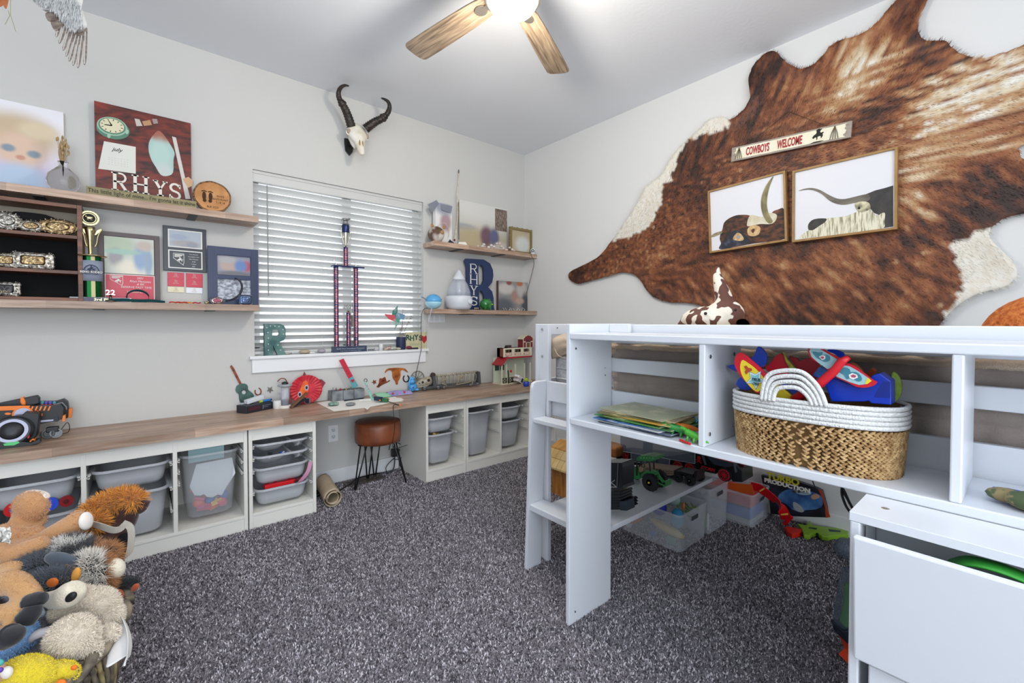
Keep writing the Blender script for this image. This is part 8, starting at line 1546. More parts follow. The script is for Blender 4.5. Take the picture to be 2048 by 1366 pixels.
rl_ = PX(*c8(1098, 295), XK+.05); one('red_reel', MB().cyl(rl_, rl_+V(.03, 0, 0), .02, 14), mat('reel_red', '#6c1a20', .4), 'dark red reel at the nose of the long black truck', 'toy')
cp = bpy.data.materials.new('acrylic'); cp.use_nodes = True; g_ = cp.node_tree.nodes['Principled BSDF'].inputs; g_['Alpha'].default_value = .52; g_['Roughness'].default_value = .3; g_['Base Color'].default_value = (.13, .17, .23, 1)
ed = mat('acrylic_edge', '#a9b4be', .3)
ap_ = thing('acrylic_panel', 'smoky clear acrylic panel standing in front of the long truck', 'panel', V(XK-.03, PX(1300, 900, XK-.03).y, .255)); XQ = XK-.03
for nm, pts in (('upper_pane', [(222, 40), (768, 195), (768, 282), (222, 190)]), ('lower_pane', [(300, 204), (586, 250), (575, 316), (300, 264)])):
    tr(nm, XQ, pts, cp, ap_, 0, .003, 0, conv=c8); e_ = pts+[pts[0]]
    for i in range(4): obj('pane_edge', MB().tube([PX(*c8(*e_[i]), XQ), PX(*c8(*e_[i+1]), XQ)], .0016, 5), ed, ap_)
obj('stand', MB().box(XQ, XQ+.003, PX(*c8(500, 280), XQ).y, PX(*c8(480, 280), XQ).y, ZD, PX(*c8(480, 245), XQ).z), cp, ap_)
oc = PX(1226, 898, 2.3); one('tan_case', MB().box(2.3, 2.42, oc.y-.02, oc.y+.12, ZD, oc.z+.01), mat('case_tan', '#a8692e', .5, col2='#6f4428', scale=9), 'tan and brown case behind the tractor loader', 'case', bevel=.012)
# upright black toy beside the end panel
XE = 1.60; bt2 = thing('black_rig', 'upright black toy rig half hidden by the bookcase end panel', 'toy', V(XE, PX(1235, 1000, XE).y, ZD))
lw = lambda l: [(u, v) for u, v in l]
tr('box', XE, [(1206, 925), (1243, 926), (1245, 935), (1244, 972), (1246, 978), (1206, 982)], M_tb, bt2, 0, .09, .002); 
for i in range(6): tr('crate_step', XE-.002, [(1206, 985+i*5.5), (1240+(i > 2)*9, 984+i*6), (1242+(i > 2)*11, 989+i*6), (1206, 990+i*6)], M_tb, bt2, 0, .09, .002)
tr('bucket', XE-.01, [(1238, 1004), (1252, 1002), (1254, 1022), (1240, 1021)], mat('bucket_navy', '#1b2430', .5), bt2, 0, .06, .002)
for a, b in (((1236, 927), (1234, 972)), ((1234, 974), (1206, 974)), ((1230, 960), (1212, 973)), ((1214, 958), (1232, 973))): obj('silver_rail', MB().tube([PX(*a, XE-.004), PX(*b, XE-.004)], .0016, 6), M_chrome, bt2)
# clear bins on the carpet
M_clr = bpy.data.materials.new('clear_frosted'); M_clr.use_nodes = True; g_ = M_clr.node_tree.nodes['Principled BSDF'].inputs; g_['Alpha'].default_value = .25; g_['Roughness'].default_value = .35; g_['Base Color'].default_value = (.86, .9, .96, 1)
def cbin(label, x0, x1, y0, y1, h):
    b = thing('clear_bin', label, 'bin', ((x0+x1)/2, (y0+y1)/2, 0), 'frosted clear bins under the loft bed'); m_ = MB(); cx, cy, w, d = (x0+x1)/2, (y0+y1)/2, x1-x0, y1-y0
    S = lambda k, z, e: [V(a, b_, z) for a, b_ in rrect(cx, cy, w*k-e, d*k-e, .018, 4)]
    m_.loft([S(1, h, 0), S(.96, .004, 0), S(.96, .007, .006), S(1, h, .006)], caps=False); k = len(S(1, h, 0)); m_.f.append(tuple(k+i for i in range(k))); m_.m.append(0)
    for i in range(k): m_.f.append((i, (i+1) % k, 3*k+(i+1) % k, 3*k+i)); m_.m.append(0)
    obj('tub', m_, M_clr, b, smooth=True, ang=35); f_ = Fr((cx, y0, 0), (1, 0, 0), (0, 0, 1)); hz = h-.042
    obj('rim', rim(x0+.004, x1-.004, y0+.004, y1-.004, h+.001, .006, .008, .016), M_clr, b)
    obj('handle_slot', MB().prism(rrect(0, hz, .075, .024, .011), f_, .0, .0015), mat('slot_shade', '#3f434a', .6), b); m_ = MB(); m_.prism(rrect(0, hz, .083, .031, .014), f_, .0015, .003, holes=[rrect(0, hz, .075, .024, .011)]); obj('handle_rim', m_, M_clr, b)
    return b
cbin('open clear bin of colourful toys nearest the end panel', 2.03, 2.315, 1.112, 1.465, .19); cbin('tallest clear bin in the middle of three, a green toy at its foot', 2.335, 2.565, 1.11, 1.45, .245); cbin('clear bin holding red and blue blocks, farthest of the three', 2.585, 2.83, .988, 1.30, .186)
def tb_(label, pos, r, col, rot=0, cat='toy', name='stored_toy'):
    return one(name, MB().ball(pos, r, 14, Matrix.Rotation(rot, 3, 'X')), mat('stored_'+col[1:], col, .45), label, cat, smooth=True)
tb_('yellow oval toy pressed against the side of the open bin', (2.075, 1.21, .085), (.025, .10, .022), '#e0c478', .15); tb_('sky blue dinosaur toy rising out of the open bin', (2.10, 1.165, .145), (.03, .035, .05), '#3a9fd0'); tb_('dark red lump inside the open bin', (2.085, 1.39, .12), (.03, .04, .035), '#8a2430'); tb_('orange wedge low in the open bin', (2.075, 1.40, .06), (.022, .05, .016), '#cf7a3a', -.5)
tb_('pale aqua shell-shaped toy standing in the open bin', (2.17, 1.24, .21), (.03, .05, .04), '#9fb8b4'); tb_('royal blue toy at the back of the open bin', (2.10, 1.27, .165), (.04, .04, .04), '#1a2fb0'); tb_('white lump in the lower corner of the open bin', (2.065, 1.435, .03), (.02, .018, .02), '#d9dbdd'); tb_('grey-blue toy above the yellow oval', (2.085, 1.31, .15), (.02, .04, .02), '#a9bac4'); tb_('sea green toy on the floor of the open bin', (2.08, 1.19, .03), (.02, .03, .02), '#5f9a86'); tb_('little blue toy ball on the floor of the open bin', (2.07, 1.29, .03), (.016, .016, .016), '#4a62c8')
q = random.Random(9); m_ = MB()
for i in range(18): p = V(2.19+q.uniform(-.05, .07), 1.17+q.uniform(-.02, .05), .165+q.uniform(-.02, .02)); m_.tube([p, p+V(q.uniform(-.02, .02), q.uniform(-.03, .03), q.uniform(-.005, .02))], .004, 5)
one('green_figures', m_, mat('figure_green', '#4c6a2c', .5, col2='#86a84a', scale=40), 'tangle of small green figures on top in the open bin', 'toy', kind='stuff'); tb_('small orange and white figure in the open bin', (2.16, 1.165, .19), (.008, .008, .02), '#d87a3a')
tb_('green and orange toy at the foot of the middle bin', (2.37, 1.16, .06), (.02, .025, .045), '#7fae5a'); tb_('grey folded cloth in the middle bin', (2.45, 1.3, .10), (.08, .10, .08), '#5d6b86'); tb_('white paper edge in the front corner of the middle bin', (2.365, 1.135, .06), (.008, .008, .05), '#dcdfe2')
one('red_block', MB().box(2.605, 2.80, 1.01, 1.27, .105, .165), M_red, 'red plastic block on top inside the farthest clear bin', 'block', bevel=.006); one('blue_block', MB().box(2.605, 2.80, 1.01, 1.27, .04, .10), mat('block_blue', '#2468c8', .4), 'blue plastic block under the red one in the farthest bin', 'block', bevel=.006); one('grey_block', MB().box(2.605, 2.80, 1.01, 1.27, .008, .038), mat('block_grey', '#b4b8bc', .5), 'pale grey slab at the bottom of the farthest clear bin', 'block', bevel=.004)
# loose track
def c9(x, y): return (1400+x/6.4, 900+y/6.4)
def tp(p, z, X=None): return PZ(*c9(*p), z)
zs9 = [(645, 460, .20), (740, 480, .205), (820, 530, .195), (900, 590, .17), (980, 660, .13), (1040, 740, .09), (1080, 820, .045), (1105, 890, .02)]
cp_ = [PX(*c9(a, b), 2.62+.018*i) for i, (a, b, z_) in enumerate(zs9)]; cp_ = [V(p.x, p.y, max(p.z, .012)) for p in cp_]
rt_ = thing('loop_track', 'curved red toy track dropping from the farthest bin to the carpet', 'toy track', V(cp_[-1].x, cp_[-1].y, 0)); sp_ = spline(cp_, 5)
obj('track', MB().ribbon(sp_, .052, (-.5, .35, .8), .005), M_red, rt_, smooth=True, ang=40); obj('clip', MB().ribbon([sp_[-1], sp_[-1]+V(.01, -.012, -.008)], .068, (-.5, .35, .8), .012), M_red, rt_)
for k in (8, 30): obj('chevron', MB().ribbon([sp_[k]+V(-.003, 0, .004), sp_[k+1]+V(-.003, 0, .004)], .036, (-.5, .35, .8), .006), mat('chevron_yellow', '#e4d060', .4), rt_)
one('orange_track', MB().ribbon([PX(*c9(370, 470), 2.60), PX(*c9(520, 490), 2.61), PX(*c9(680, 500), 2.62)], .055, (-.2, 0, 1), .006), mat('track_orange', '#e0601c', .4), 'straight orange toy track piece lying across the farthest bin', 'toy track')
# printed bag
XG = 2.84; bg = thing('printed_bag', 'dark printed bag with a blue sports car leaning on the wall', 'bag', V(XG, PX(1590, 1030, XG).y, .10)); 
bpts = [(780, 320), (870, 345), (1200, 385), (1500, 490), (1560, 520), (1590, 620), (1620, 740), (1640, 868), (1160, 850), (900, 820), (880, 600), (800, 450)]
tr('bag_body', XG, bpts, mat('bag_black', '#12141b', .3, col2='#2a3040', scale=12), bg, 0, .03, .004, conv=c9); tr('orange_edge', XG-.001, [(1510, 500), (1560, 520), (1610, 700), (1668, 860), (1610, 868), (1600, 740), (1560, 600)], mat('edge_orange', '#c0451c', .4), bg, 0, .002, 0, conv=c9)
fG = side(XG-.0015); D9 = lambda nm, l, m, d=.0, sm=True: tr(nm, XG-.001-d, l, m, bg, 0, .0008, 0, sm, c9)
D9('car_body', [(1000, 590), (1080, 520), (1200, 500), (1330, 500), (1450, 540), (1540, 580), (1570, 640), (1560, 720), (1480, 760), (1350, 770), (1300, 800), (1180, 760), (1100, 690), (1030, 660)], mat('car_blue', '#1c3f7a', .2, col2='#5a8fc8', scale=9)); D9('car_window', [(1200, 520), (1330, 505), (1420, 540), (1400, 575), (1280, 570)], mat('car_pane', '#9fb8cc', .2), .001); D9('car_wheel', [(1190, 670), (1240, 680), (1300, 730), (1330, 780), (1300, 798), (1240, 780), (1200, 740)], mat('car_wheel_grey', '#aab0b4', .4), .001); D9('engine', [(1180, 530), (1230, 500), (1350, 480), (1400, 520), (1340, 540), (1220, 550)], mat('engine_dark', '#23262c', .4, col2='#9aa0a4', scale=60, lo=.5, hi=.6), .0016); D9('headlight_glow', [(1420, 590), (1480, 560), (1530, 590), (1510, 620), (1440, 630)], mat('decal_peach', '#c89a80', .4), .0016)
a_, b_ = fG.px(*c9(1060, 420)); text('TURBO', fG, a_, b_+.006, .036, mat('bag_yellow', '#cfc92c', .4), bg, 'bag_lettering', bold=.002, d=.002); a_, b_ = fG.px(*c9(1160, 495)); text('PRODUCTION', fG, a_-.02, b_+.004, .022, M_paper, bg, 'bag_lettering', bold=.002, d=.0035, sx=1.15)
for k, pts in enumerate(([(1625, 962), (1629, 972), (1632, 978)], [(1684, 975), (1690, 985), (1700, 1008)], [(1684, 975), (1684, 990), (1692, 1012), (1700, 1024)], [(1686, 984), (1694, 996), (1706, 1018)])): one('black_string', MB().tube(spline([PX(*p, 1.52) for p in pts], 4), .0016 if k == 0 else .0035, 6), M_black, ['thin black string end hanging under the bookcase shelf', 'black cord loop by the chest corner, upper strand', 'black cord loop by the chest corner, left strand', 'black cord loop by the chest corner, right strand'][k], 'cord', smooth=True)
# green launcher on the floor
gl_ = thing('green_launcher', 'lime green toy launcher with a red nose lying along the wall', 'toy', tp((1450, 1050), 0)); M_lg = mat('launcher_green', '#86b22c', .35)
o9 = lambda l: [PZ(*c9(*p), .02) for p in l]
def flatz(name, l, m, z0, z1, par):
    p = [PZ(*c9(*q_), z1) for q_ in l]; l2 = [(a.x, a.y) for a in p]
    if sum(l2[i][0]*l2[(i+1) % len(l2)][1]-l2[(i+1) % len(l2)][0]*l2[i][1] for i in range(len(l2))) < 0: l2 = l2[::-1]
    return obj(name, MB().prism(l2, Fr((0, 0, 0), (1, 0, 0), (0, 1, 0)), z0, z1), m, par, bevel=.003)
flatz('body', [(1250, 940), (1360, 960), (1400, 900), (1440, 960), (1640, 985), (1900, 1000), (1900, 1080), (1700, 1090), (1640, 1110), (1560, 1100), (1500, 1050), (1440, 1060), (1400, 1095), (1330, 1080), (1300, 1000)], M_lg, .012, .035, gl_); flatz('slot', [(1400, 985), (1500, 1000), (1490, 1015), (1390, 1000)], M_dkgr, .034, .037, gl_); flatz('slot', [(1640, 1010), (1800, 1030), (1800, 1048), (1660, 1040)], M_dkgr, .034, .037, gl_)
flatz('nose', [(1080, 985), (1130, 975), (1300, 1010), (1305, 1050), (1180, 1075), (1120, 1040)], mat('nose_red', '#cf2a1c', .4), .005, .03, gl_); c_ = tp((1500, 1095), .02); obj('wheel', MB().cyl(V(c_.x, c_.y, .016), V(c_.x+.02, c_.y, .016), .016, 14), M_tyre, gl_)
c_ = PZ(1692, 1097, .05); one('clear_dome', MB().ball(V(c_.x, c_.y, .05), .05, 20), cp, 'small clear dome lying by the chest at the green launcher', 'toy', smooth=True)
# green and orange toy at the foot of the chest
g6 = PZ(1697, 1322, 0); lt_ = thing('bug_toy', 'green toy with clear wing and orange feet standing behind the chest corner', 'toy', V(g6.x, g6.y, 0)); fz_ = Fr(g6, cR, (0, 0, 1))
def gp(l): return [fz_.px(*p) for p in l]
def gpr(nm, l, m, d0, d1): 
    l = gp(l); l = smooth_poly(l, 3)
    if sum(l[i][0]*l[(i+1) % len(l)][1]-l[(i+1) % len(l)][0]*l[i][1] for i in range(len(l))) < 0: l = l[::-1]
    obj(nm, MB().prism([(a, max(0, b)) for a, b in l], fz_, d0, d1), m, lt_, bevel=.003)
gpr('clear_wing', [(1697, 1140), (1688, 1160), (1682, 1190), (1677, 1225), (1676, 1250), (1684, 1256), (1720, 1256), (1730, 1150)], cp, -.02, .02); gpr('green_body', [(1696, 1170), (1692, 1200), (1686, 1235), (1686, 1250), (1720, 1258), (1730, 1170)], mat('bug_green', '#6fd42c', .4), -.012, .012)
gpr('navy_collar', [(1676, 1250), (1720, 1256), (1720, 1280), (1684, 1276), (1678, 1262)], mat('bug_navy', '#1d2836', .4), -.03, .03); obj('foot', MB().prism(gp([(1681, 1274), (1694, 1283), (1720, 1290), (1720, 1300), (1692, 1298), (1688, 1286)])[::-1], fz_, -.01, .03), mat('bug_orange', '#f0481c', .4), lt_); obj('foot', MB().prism([(a, max(0, b)) for a, b in gp([(1681, 1312), (1694, 1300), (1720, 1302), (1720, 1324), (1694, 1322)])][::-1], fz_, -.01, .03), mat('bug_orange', '', .4), lt_)
# ================================================================ basket of soft toys
KC = V(-.44, 1.63, 0); KA, KB, KZ = .405, .455, .37
wb = thing('wicker_basket', 'big grey-brown wicker basket heaped with soft toys', 'basket', KC)
ek = lambda a, k, z: V(KC.x+KA*k*math.cos(a), KC.y+KB*k*math.sin(a), z)
M_wk = mat('grey_wicker', '#4b443e', .7, col2='#8f836f', scale=26, bump=.3); M_wk2 = mat('straw_wicker', '#8a7a56', .7, col2='#b9a878', scale=40)
for s_ in (0, math.pi): obj('twisted_rim', MB().tube([ek(2*math.pi*i/150, 1.0, KZ)+V(.011*math.cos(i*.9+s_)*math.cos(2*math.pi*i/150), .011*math.cos(i*.9+s_)*math.sin(2*math.pi*i/150), .011*math.sin(i*.9+s_)) for i in range(150)], .012, 7, closed=True), M_wk, wb, smooth=True)
m_ = MB(); m2_ = MB()
for i in range(120):
    a = 2*math.pi*i/120; (m_ if i % 3 else m2_).tube(spline([ek(a, .99, KZ-.01), ek(a+.10, .97, KZ*.6), ek(a+.20, .86, .02)], 3), .0058, 5)
    (m_ if i % 2 else m2_).tube(spline([ek(a, .975, KZ-.01), ek(a-.10, .955, KZ*.6), ek(a-.20, .85, .02)], 3), .0048, 5)
obj('stake', m_, M_wk, wb, smooth=True, kind='stuff'); obj('pale_stake', m2_, M_wk2, wb, smooth=True, kind='stuff')
obj('lining', MB().loft([[ek(2*math.pi*i/40, .83, .004) for i in range(40)], [ek(2*math.pi*i/40, .93, KZ*.6) for i in range(40)], [ek(2*math.pi*i/40, .955, KZ-.02) for i in range(40)]], caps='lo'), mat('basket_shade', '#3a332c', .9), wb, smooth=True, ang=50)
D = PD
def px_(t): return t/FPX
def TB(pts, rs): return ('t', [D(*p) for p in pts], rs)
def BL(u, v, t, ru, rv, rd=None, rot=0):                    # ellipsoid facing the room: half sizes in photo pixels at distance t
    s = px_(t); Rm = Matrix((cR, cF, V(0, 0, 1))).transposed()@Matrix.Rotation(rot, 3, 'Y'); return ('b', D(u, v, t), (ru*s, (rd or min(ru, rv))*s, rv*s), Rm)
def soft(name, label, p, col, parts, furn=6000, furl=.007, furw=.0013, vox=.006, colfn=None, sm=8, droop=.1, rnd=.7, seed=3, cat='soft toy'):
    t = thing(name, label, cat, V(p.x, p.y, KZ)); M = mat('plush_'+col[1:], col, .95, sheen=.4, bump=.4, bscale=300) if not colfn else M_ccol
    if colfn is None:
        c0 = lin(col); q_ = np.random.RandomState(seed); fn = lambda p: (lambda k: tuple(min(1, c*k) for c in c0[:3])+(1,))(1.0+.5*q_.rand())
    else: fn = colfn
    plush('body', parts, M, t, vox, sm, furn, furl, furw, M_ccol if furn else None, fn if furn else colfn, droop, rnd, seed=seed); return t
def spot(t, name, u, v, tt, ru, rv, m, rot=0, rd=None): s = px_(tt); Rm = Matrix((cR, cF, V(0, 0, 1))).transposed()@Matrix.Rotation(rot, 3, 'Y'); return obj(name, MB().ball(D(u, v, tt), (ru*s, (rd or min(ru, rv)*.4)*s, rv*s), 16, Rm), m, t, smooth=True)
# hidden dark filling, made up to carry the heap and close its gaps
one('blanket', MB().ball((KC.x, KC.y, KZ-.13), (.33, .37, .17), 24), mat('dark_padding', '#2b2a2e', .95), 'dark blanket seen in the gaps between the soft toys', 'blanket', smooth=True)
s_ = px_(1.3)
ta = soft('plush_kangaroo', 'tan soft toy with big upturned white-soled feet', D(60, 1090, 1.3), '#c08f62', [BL(62, 1012, 1.36, 32, 30, 22, .2), TB([(60, 1035, 1.36), (40, 1068, 1.36), (10, 1100, 1.34)], [30*s_, 26*s_, 30*s_]), BL(40, 1080, 1.32, 55, 26, 30, -.1), TB([(0, 1118, 1.26), (60, 1105, 1.27), (120, 1065, 1.30), (160, 1040, 1.32)], [30*s_, 28*s_, 22*s_, 20*s_]), BL(158, 1042, 1.32, 22, 20, 18), TB([(-20, 1098, 1.2), (30, 1108, 1.2), (95, 1082, 1.22)], [22*s_, 21*s_, 13*s_]), BL(0, 1090, 1.3, 50, 40, 30)], 16000, .005, .0012)
spot(ta, 'white_sole', 74, 990, 1.372, 24, 8, mat('sole_white', '#e4ddd6', .95, sheen=.4), .25, 14); spot(ta, 'white_sole', 172, 1042, 1.31, 7, 18, mat('sole_white', '', .95), -.15, 14)
one('crumpled_tissue', MB().grid(lambda a, b: D(-8+30*a+6*noise.noise(V(a*4, b*4, 0)), 1055+30*b+8*noise.noise(V(a*5, b*5, 3)), 1.17+.02*noise.noise(V(a*6, b*6, 5))), 12, 12), M_paper, 'crumpled white label cloth on the tan soft toy at the frame edge', 'cloth', smooth=True, solid=.001)
# stick horse
hr = thing('stick_horse', 'dark brown plush horse head with golden shaggy mane and white bridle', 'soft toy', V(D(230, 1060, 1.45).x, D(230, 1060, 1.45).y, KZ)); M_hb = mat('horse_suede', '#3a1d18', .85, sheen=.4, bump=.15, bscale=60)
plush('head', [BL(236, 1040, 1.50, 34, 34, 26, .3), BL(222, 1075, 1.46, 36, 34, 26), BL(205, 1105, 1.42, 40, 34, 30), BL(255, 1030, 1.5, 18, 30, 20), TB([(215, 1110, 1.44), (235, 1105, 1.46)], [.04, .03])], M_hb, hr, .006, 8)
obj('ear', MB().loft([[D(270+28*t, 1022-18*t, 1.5)+cR*(.010*math.cos(a)*math.sin(3*t+.2)+.0)+V(0, 0, .022*math.sin(a)*math.sin(2.7*t+.35))+cF*(.008*math.cos(a)) for a in (2*math.pi*i/12 for i in range(12))] for t in np.linspace(0, 1, 7)]), M_hb, hr, smooth=True)
spot(hr, 'muzzle', 243, 1095, 1.425, 20, 32, mat('muzzle_black', '#0d0708', .9), .5, 8)
bmb = MB()
for (u, v, ru, rv, t_) in ((180, 1085, 12, 12, 1.42), (183, 1060, 15, 16, 1.43), (188, 1030, 18, 20, 1.45), (205, 1015, 20, 18, 1.47), (228, 1003, 20, 16, 1.49), (250, 996, 20, 14, 1.5), (268, 1000, 14, 14, 1.5), (190, 1045, 16, 16, 1.42)): b = BL(u, v, t_, ru, rv); bmb.ball(b[1], b[2], 12, b[3])
gc = lin('#c07f2c'); q_ = np.random.RandomState(6); mf, mcl = fur(bmb, 9000, .024, .0022, lambda p: (lambda k: tuple(c*k for c in gc[:3])+(1,))(.9+.8*q_.rand()), droop=.1, rnd=.6, seed=4)
obj('mane_core', bmb, mat('mane_core', '#b0742a', .95), hr, smooth=True); obj('mane', mf, M_ccol, hr, kind='stuff', colors=mcl)
M_br = mat('bridle_cotton', '#b9b2a6', .8); obj('bridle', MB().ribbon(spline([D(176, 1045, 1.40), D(200, 1052, 1.39), D(225, 1060, 1.40), D(240, 1058, 1.41), D(248, 1050, 1.42)], 4), .019, (0, 0, 1), .003), M_br, hr); obj('bridle', MB().ribbon(spline([D(245, 1046, 1.42), D(260, 1054, 1.43), D(263, 1075, 1.42), D(258, 1105, 1.40), D(240, 1125, 1.38), D(212, 1128, 1.38)], 5), .019, (.5, 0, .5), .003), M_br, hr)
# shaggy dog
def dogc(p):
    d = Vector(p)-CAM; t = d.dot(cF); u, v = 1024+FPX*d.dot(cR)/t, 683+SHY-FPX*d.dot(cU)/t; n_ = noise.noise(Vector(p)*14); m = noise.noise(Vector(p)*40)
    if v < 1105+18*n_ and u < 215: c = (.60, .58, .55) if (m+n_ > -.1 and 100 < u < 175) else ((.07, .065, .07) if u < 185 else (.34, .16, .07))
    elif u > 160-(v-1130)*.35+20*n_ and u < 205+10*n_: c = (.66, .62, .56)
    elif u >= 205+10*n_: c = (.38, .17, .06)
    elif u > 143 and v > 1130: c = (.50, .27, .10)
    else: c = (.10, .115, .14) if n_ < .12 else (.24, .26, .30)
    k = 1.05+.6*abs(m); return (c[0]*k, c[1]*k, c[2]*k, 1)
dg = soft('plush_dog', 'shaggy grey, white and tan plush dog lying on its side', D(130, 1150, 1.2), '#556070', [BL(85, 1150, 1.2, 58, 42, 40, .1), BL(150, 1120, 1.25, 62, 40, 36, .25), BL(178, 1150, 1.2, 42, 42, 34), BL(108, 1172, 1.14, 46, 30, 34), BL(212, 1110, 1.25, 22, 20, 18), BL(200, 1165, 1.2, 22, 20, 18)], 42000, .019, .0010, colfn=dogc, droop=.15, rnd=.75)
cw = mat('plush_cream', '#d9cfba', .95, sheen=.4, bump=.3, bscale=200)
plush('muzzle', [TB([(80, 1192, 1.10), (110, 1198, 1.08), (140, 1188, 1.06), (156, 1172, 1.06)], [.008, .022, .030, .022])], cw, dg, .005, 6); spot(dg, 'nose', 142, 1194, 1.035, 13, 8, mat('nose_black', '#0e0e10', .6), -.7, 6); spot(dg, 'eye_patch', 105, 1165, 1.09, 12, 9, mat('patch_orange', '#c4641e', .8), -.3, 5); spot(dg, 'ear', 122, 1120, 1.17, 34, 15, mat('plush_slate', '#4a525e', .95, sheen=.4), .15, 9); spot(dg, 'brow', 152, 1150, 1.10, 8, 16, mat('brow_tan', '#c98d3e', .9), .3, 5)
for (u, v, a) in ((228, 1138, 0), (208, 1170, 1)): plush('paw', [BL(u, v, 1.22, 20-3*a, 21-3*a, 16)], cw, dg, 0)
plush('leg', [TB([(195, 1120, 1.24), (215, 1130, 1.23)], [.028, .026])], mat('leg_tan', '#8a4a1c', .95), dg, 0)
# lamb
soft('plush_lamb', 'cream fluffy plush lamb curled at the basket rim', D(160, 1260, 1.05), '#d8cdbd', [BL(190, 1215, 1.12, 42, 36, 34, .2), BL(212, 1235, 1.12, 28, 36, 26), BL(145, 1275, 1.02, 44, 40, 36, -.1), BL(128, 1222, 1.08, 24, 22, 18, .5), BL(215, 1268, 1.08, 20, 16, 16), BL(178, 1292, 1.03, 18, 28, 16, -.5), BL(165, 1200, 1.10, 26, 26, 20)], 34000, .007, .0011, rnd=.9)
# fox, deer, penguin, elephant, chick
fx = soft('plush_fox', 'black plush toy with orange ears poking out over the carpet side', D(245, 1180, 1.25), '#16171c', [BL(238, 1185, 1.27, 22, 26, 18, .4), TB([(235, 1172, 1.27), (262, 1163, 1.27), (282, 1160, 1.27)], [.026, .016, .005])], 3500, .006); spot(fx, 'ear', 236, 1192, 1.235, 11, 14, mat('ear_rust', '#b0502c', .9, sheen=.3), .3, 5); spot(fx, 'tip', 270, 1175, 1.25, 6, 10, mat('ear_rust', '', .9), .8, 4)
dr = soft('plush_deer', 'sandy plush deer with black hooves at the left frame edge', D(30, 1200, 1.0), '#b98d5c', [TB([(-20, 1175, 1.0), (25, 1165, 1.0), (55, 1185, .99), (72, 1205, .98)], [.026, .026, .022, .017]), TB([(-20, 1232, .96), (20, 1230, .96), (50, 1230, .96)], [.023, .022, .019]), TB([(-20, 1150, 1.03), (20, 1138, 1.03), (38, 1130, 1.03)], [.018, .018, .009]), TB([(-10, 1275, .92), (8, 1272, .92)], [.022, .018])], 9000, .003, .001)
hb_ = mat('hoof_black', '#14151b', .9, sheen=.3)
for l, rr_ in (([(58, 1205, .975), (75, 1200, .975), (88, 1196, .975)], [.019, .017, .011]), ([(50, 1240, .95), (62, 1225, .955), (66, 1212, .96)], [.020, .019, .015]), ([(8, 1278, .90), (25, 1268, .90), (30, 1260, .90)], [.022, .022, .014])): plush('hoof', [TB(l, rr_)], hb_, dr, 0)
pn = soft('plush_penguin', 'round sky blue plush toy below the black hooves', D(20, 1280, .98), '#6f97c4', [BL(5, 1275, 1.0, 62, 44, 40)], 6000, .004); spot(pn, 'black_patch', 30, 1262, .955, 14, 18, hb_, .5, 8)
el_ = soft('plush_elephant', 'grey plush elephant ears and tusk between deer and lamb', D(90, 1260, 1.08), '#8e8f96', [BL(95, 1228, 1.10, 16, 38, 8, .3), BL(85, 1290, 1.06, 50, 34, 30), BL(70, 1215, 1.12, 14, 24, 8, -.2)], 5000, .003); obj('tusk', MB().tube(spline([D(58, 1287, 1.0), D(72, 1270, 1.0), D(98, 1262, 1.01)], 5), [.002, .004, .006, .008, .009, .010, .010, .010, .010, .010, .010], 8), mat('tusk_grey', '#b5b2b8', .9), el_, smooth=True); spot(el_, 'blue_paw', 76, 1225, 1.06, 14, 11, mat('paw_iceblue', '#a9bccc', .9), .3, 7)
ck_ = soft('plush_chick', 'bright yellow plush duck lying along the near basket rim', D(60, 1340, .93), '#d8c426', [BL(55, 1348, .93, 52, 32, 32, .15), BL(120, 1345, .96, 36, 20, 20, .1), BL(90, 1368, .95, 30, 20, 20)], 9000, .004, .001); spot(ck_, 'beak', 122, 1366, .93, 10, 7, mat('beak_orange', '#e0701c', .8), 0, 5); spot(ck_, 'beak_tip', 148, 1335, .945, 6, 5, mat('beak_orange', '', .8), 0, 4)
spot(ck_, 'white_collar', 14, 1345, .90, 10, 12, mat('sole_white', '', .95), 0, 8); tb2 = soft('rag_doll', 'pink and turquoise little plush at the very bottom left', D(-5, 1345, .9), '#d0a08c', [BL(-6, 1345, .9, 16, 28, 14)], 0); spot(tb2, 'turquoise_cap', 0, 1325, .885, 7, 7, mat('cap_turquoise', '#4fa8a0', .8), 0, 5); spot(tb2, 'violet_button', 1, 1340, .88, 5, 5, mat('button_violet', '#5a3aa0', .5), 0, 4)
# white cloth over the rim
def clo(a, b):
    u0, u1 = 203+(8*b), 238+24*math.sin(min(1, b*1.4)*1.57)-6*max(0, b-.8)*5; v_ = 1245-18*a+100*b-12*(1-a)*b; w_ = u0+(u1-u0)*a
    return D(w_, v_, 1.13-.10*b)+cF*(.014*math.sin(a*9+b*3)*b+.02*math.sin(a*3.1))
one('white_cloth', MB().grid(clo, 24, 24), mat('cotton_white', '#d4d2d0', .9), 'white cotton ear of cloth hanging over the basket rim', 'cloth', smooth=True, solid=.0015)
# ================================================================ bird hanging in the upper left corner
bw_ = thing('mounted_bird', 'white bird wing with grey-brown flight feathers at the upper left corner', 'mounted bird', D(120, 20, 1.5)); T0 = 1.5; fW = Fr(D(120, 60, T0), cR, (0, 0, 1))
def cW(x, y): return fW.px(x/6.827, y/6.827)
def gW(nm, l, m, d, th, sm=True, bev=.001):
    l = [cW(*p) for p in l]; l = smooth_poly(l, 3) if sm else l
    if sum(l[i][0]*l[(i+1) % len(l)][1]-l[(i+1) % len(l)][0]*l[i][1] for i in range(len(l))) < 0: l = l[::-1]
    return obj(nm, MB().prism(l, fW, d, d+th), m, bw_, bevel=bev)
M_fe = mat('feather_taupe', '#6b5d55', .8, col2='#938479', scale=30, stretch=(1, 1, 4)); M_fw = mat('feather_white', '#bcbdbb', .85, col2='#cccccb', scale=18); M_vane = mat('feather_cream', '#b5ada2', .85)
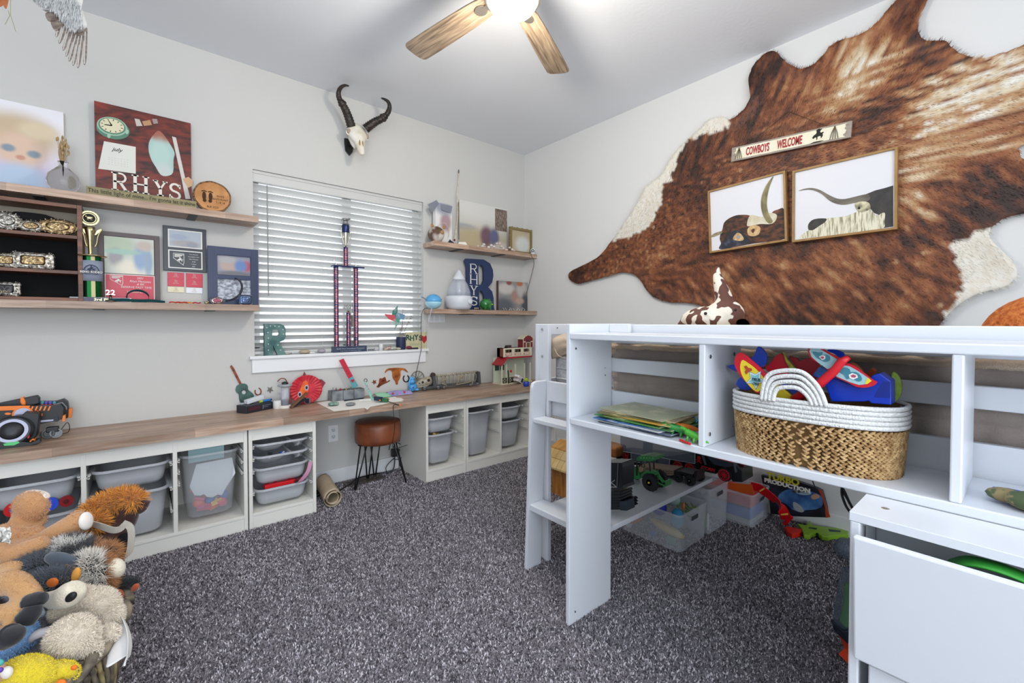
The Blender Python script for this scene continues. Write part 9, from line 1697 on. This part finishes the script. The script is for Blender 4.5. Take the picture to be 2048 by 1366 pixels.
tips = [(700, 500, 820, 210, 60), (800, 590, 900, 280, 62), (860, 690, 960, 340, 60), (905, 775, 1010, 400, 58), (950, 845, 1060, 440, 56), (1010, 905, 1100, 460, 56), (1080, 940, 1140, 450, 58), (1175, 900, 1190, 400, 56)]
for i, (tx, ty, bx, by, w_) in enumerate(tips[::1]):
    tx = {0: 755}.get(i, tx); d = Vector((tx-bx, ty-by)); L = d.length; d.normalize(); n_ = Vector((-d.y, d.x)); P_ = lambda t, s: (bx+d.x*L*t+n_.x*s*w_/2, by+d.y*L*t+n_.y*s*w_/2)
    ff_ = gW('flight_feather', [P_(0, -.8), P_(.4, -1), P_(.75, -.95), P_(.93, -.6), P_(1, 0), P_(.95, .6), P_(.75, 1), P_(.4, 1.0), P_(0, .8)], M_fe, -.004+.0012*i, .0012); gW('pale_vane', [P_(.35, .45), P_(.6, .4), P_(.86, .5), P_(.80, .95), P_(.6, .98), P_(.4, .9)], M_vane, -.0027+.0012*i, .0004)
    obj('quill', MB().tube([fW.P(*cW(*P_(.1, 0)), -.0022+.0012*i), fW.P(*cW(*P_(.97, 0)), -.0022+.0012*i)], .0012, 5), M_fw, ff_)
gW('wing_body', [(440, -40), (1095, -40), (1130, 120), (1170, 240), (1200, 330), (1195, 400), (1130, 440), (1060, 440), (1000, 420), (940, 350), (880, 290), (850, 200), (760, 180), (640, 170), (560, 100), (470, 30)], M_fw, .004, .012, bev=.004)
for k, l in enumerate(([(520, -20), (640, 10), (700, 80), (760, 110), (720, 160), (640, 140), (600, 90), (560, 40)], [(620, 180), (720, 160), (800, 180), (850, 200), (820, 260), (720, 300), (650, 280)], [(700, 250), (850, 230), (900, 290), (860, 350), (760, 420), (700, 340)])): gW('covert', l, mat('covert_grey', '#8b8783', .85, col2='#b9b4ae', scale=30) if k == 0 else M_fe, .0165 if k == 0 else -.001, .0015)
wbm = MB(); wbm.prism([cW(*p) for p in smooth_poly([(470, -40), (1090, -40), (1190, 330), (1180, 400), (1060, 430), (960, 350), (860, 210), (700, 120)], 2)], fW, .0165, .0175)
wbm.f = wbm.f[::2]; wbm.m = [0]*len(wbm.f); wf_, wc_ = fur(wbm, 1400, .014, .004, lambda p: (.50, .50, .49, 1), droop=.6, rnd=.3, seed=5, flow=(0, 0, -2.2)); obj('down', wf_, M_ccol, bw_, kind='stuff', colors=wc_)
M_of = mat('feather_orange', '#8f3f20', .8, col2='#b0683c', scale=30)
for k, l in enumerate(([(-60, -40), (60, -40), (70, 40), (20, 90), (-20, 80)], [(40, -40), (130, -40), (120, 60), (95, 130), (60, 80)])): gW('tail_feather', l, M_of, .002*k, .002)
for a, b in (((145, -20), (145, 210)), ((145, 210), (215, 430)), ((110, 140), (135, 220)), ((130, 220), (70, 335))): obj('stem', MB().tube([fW.P(*cW(*a)), fW.P(*cW(*b))], .0008, 5), mat('stem_olive', '#8a8c5c', .7), bw_)
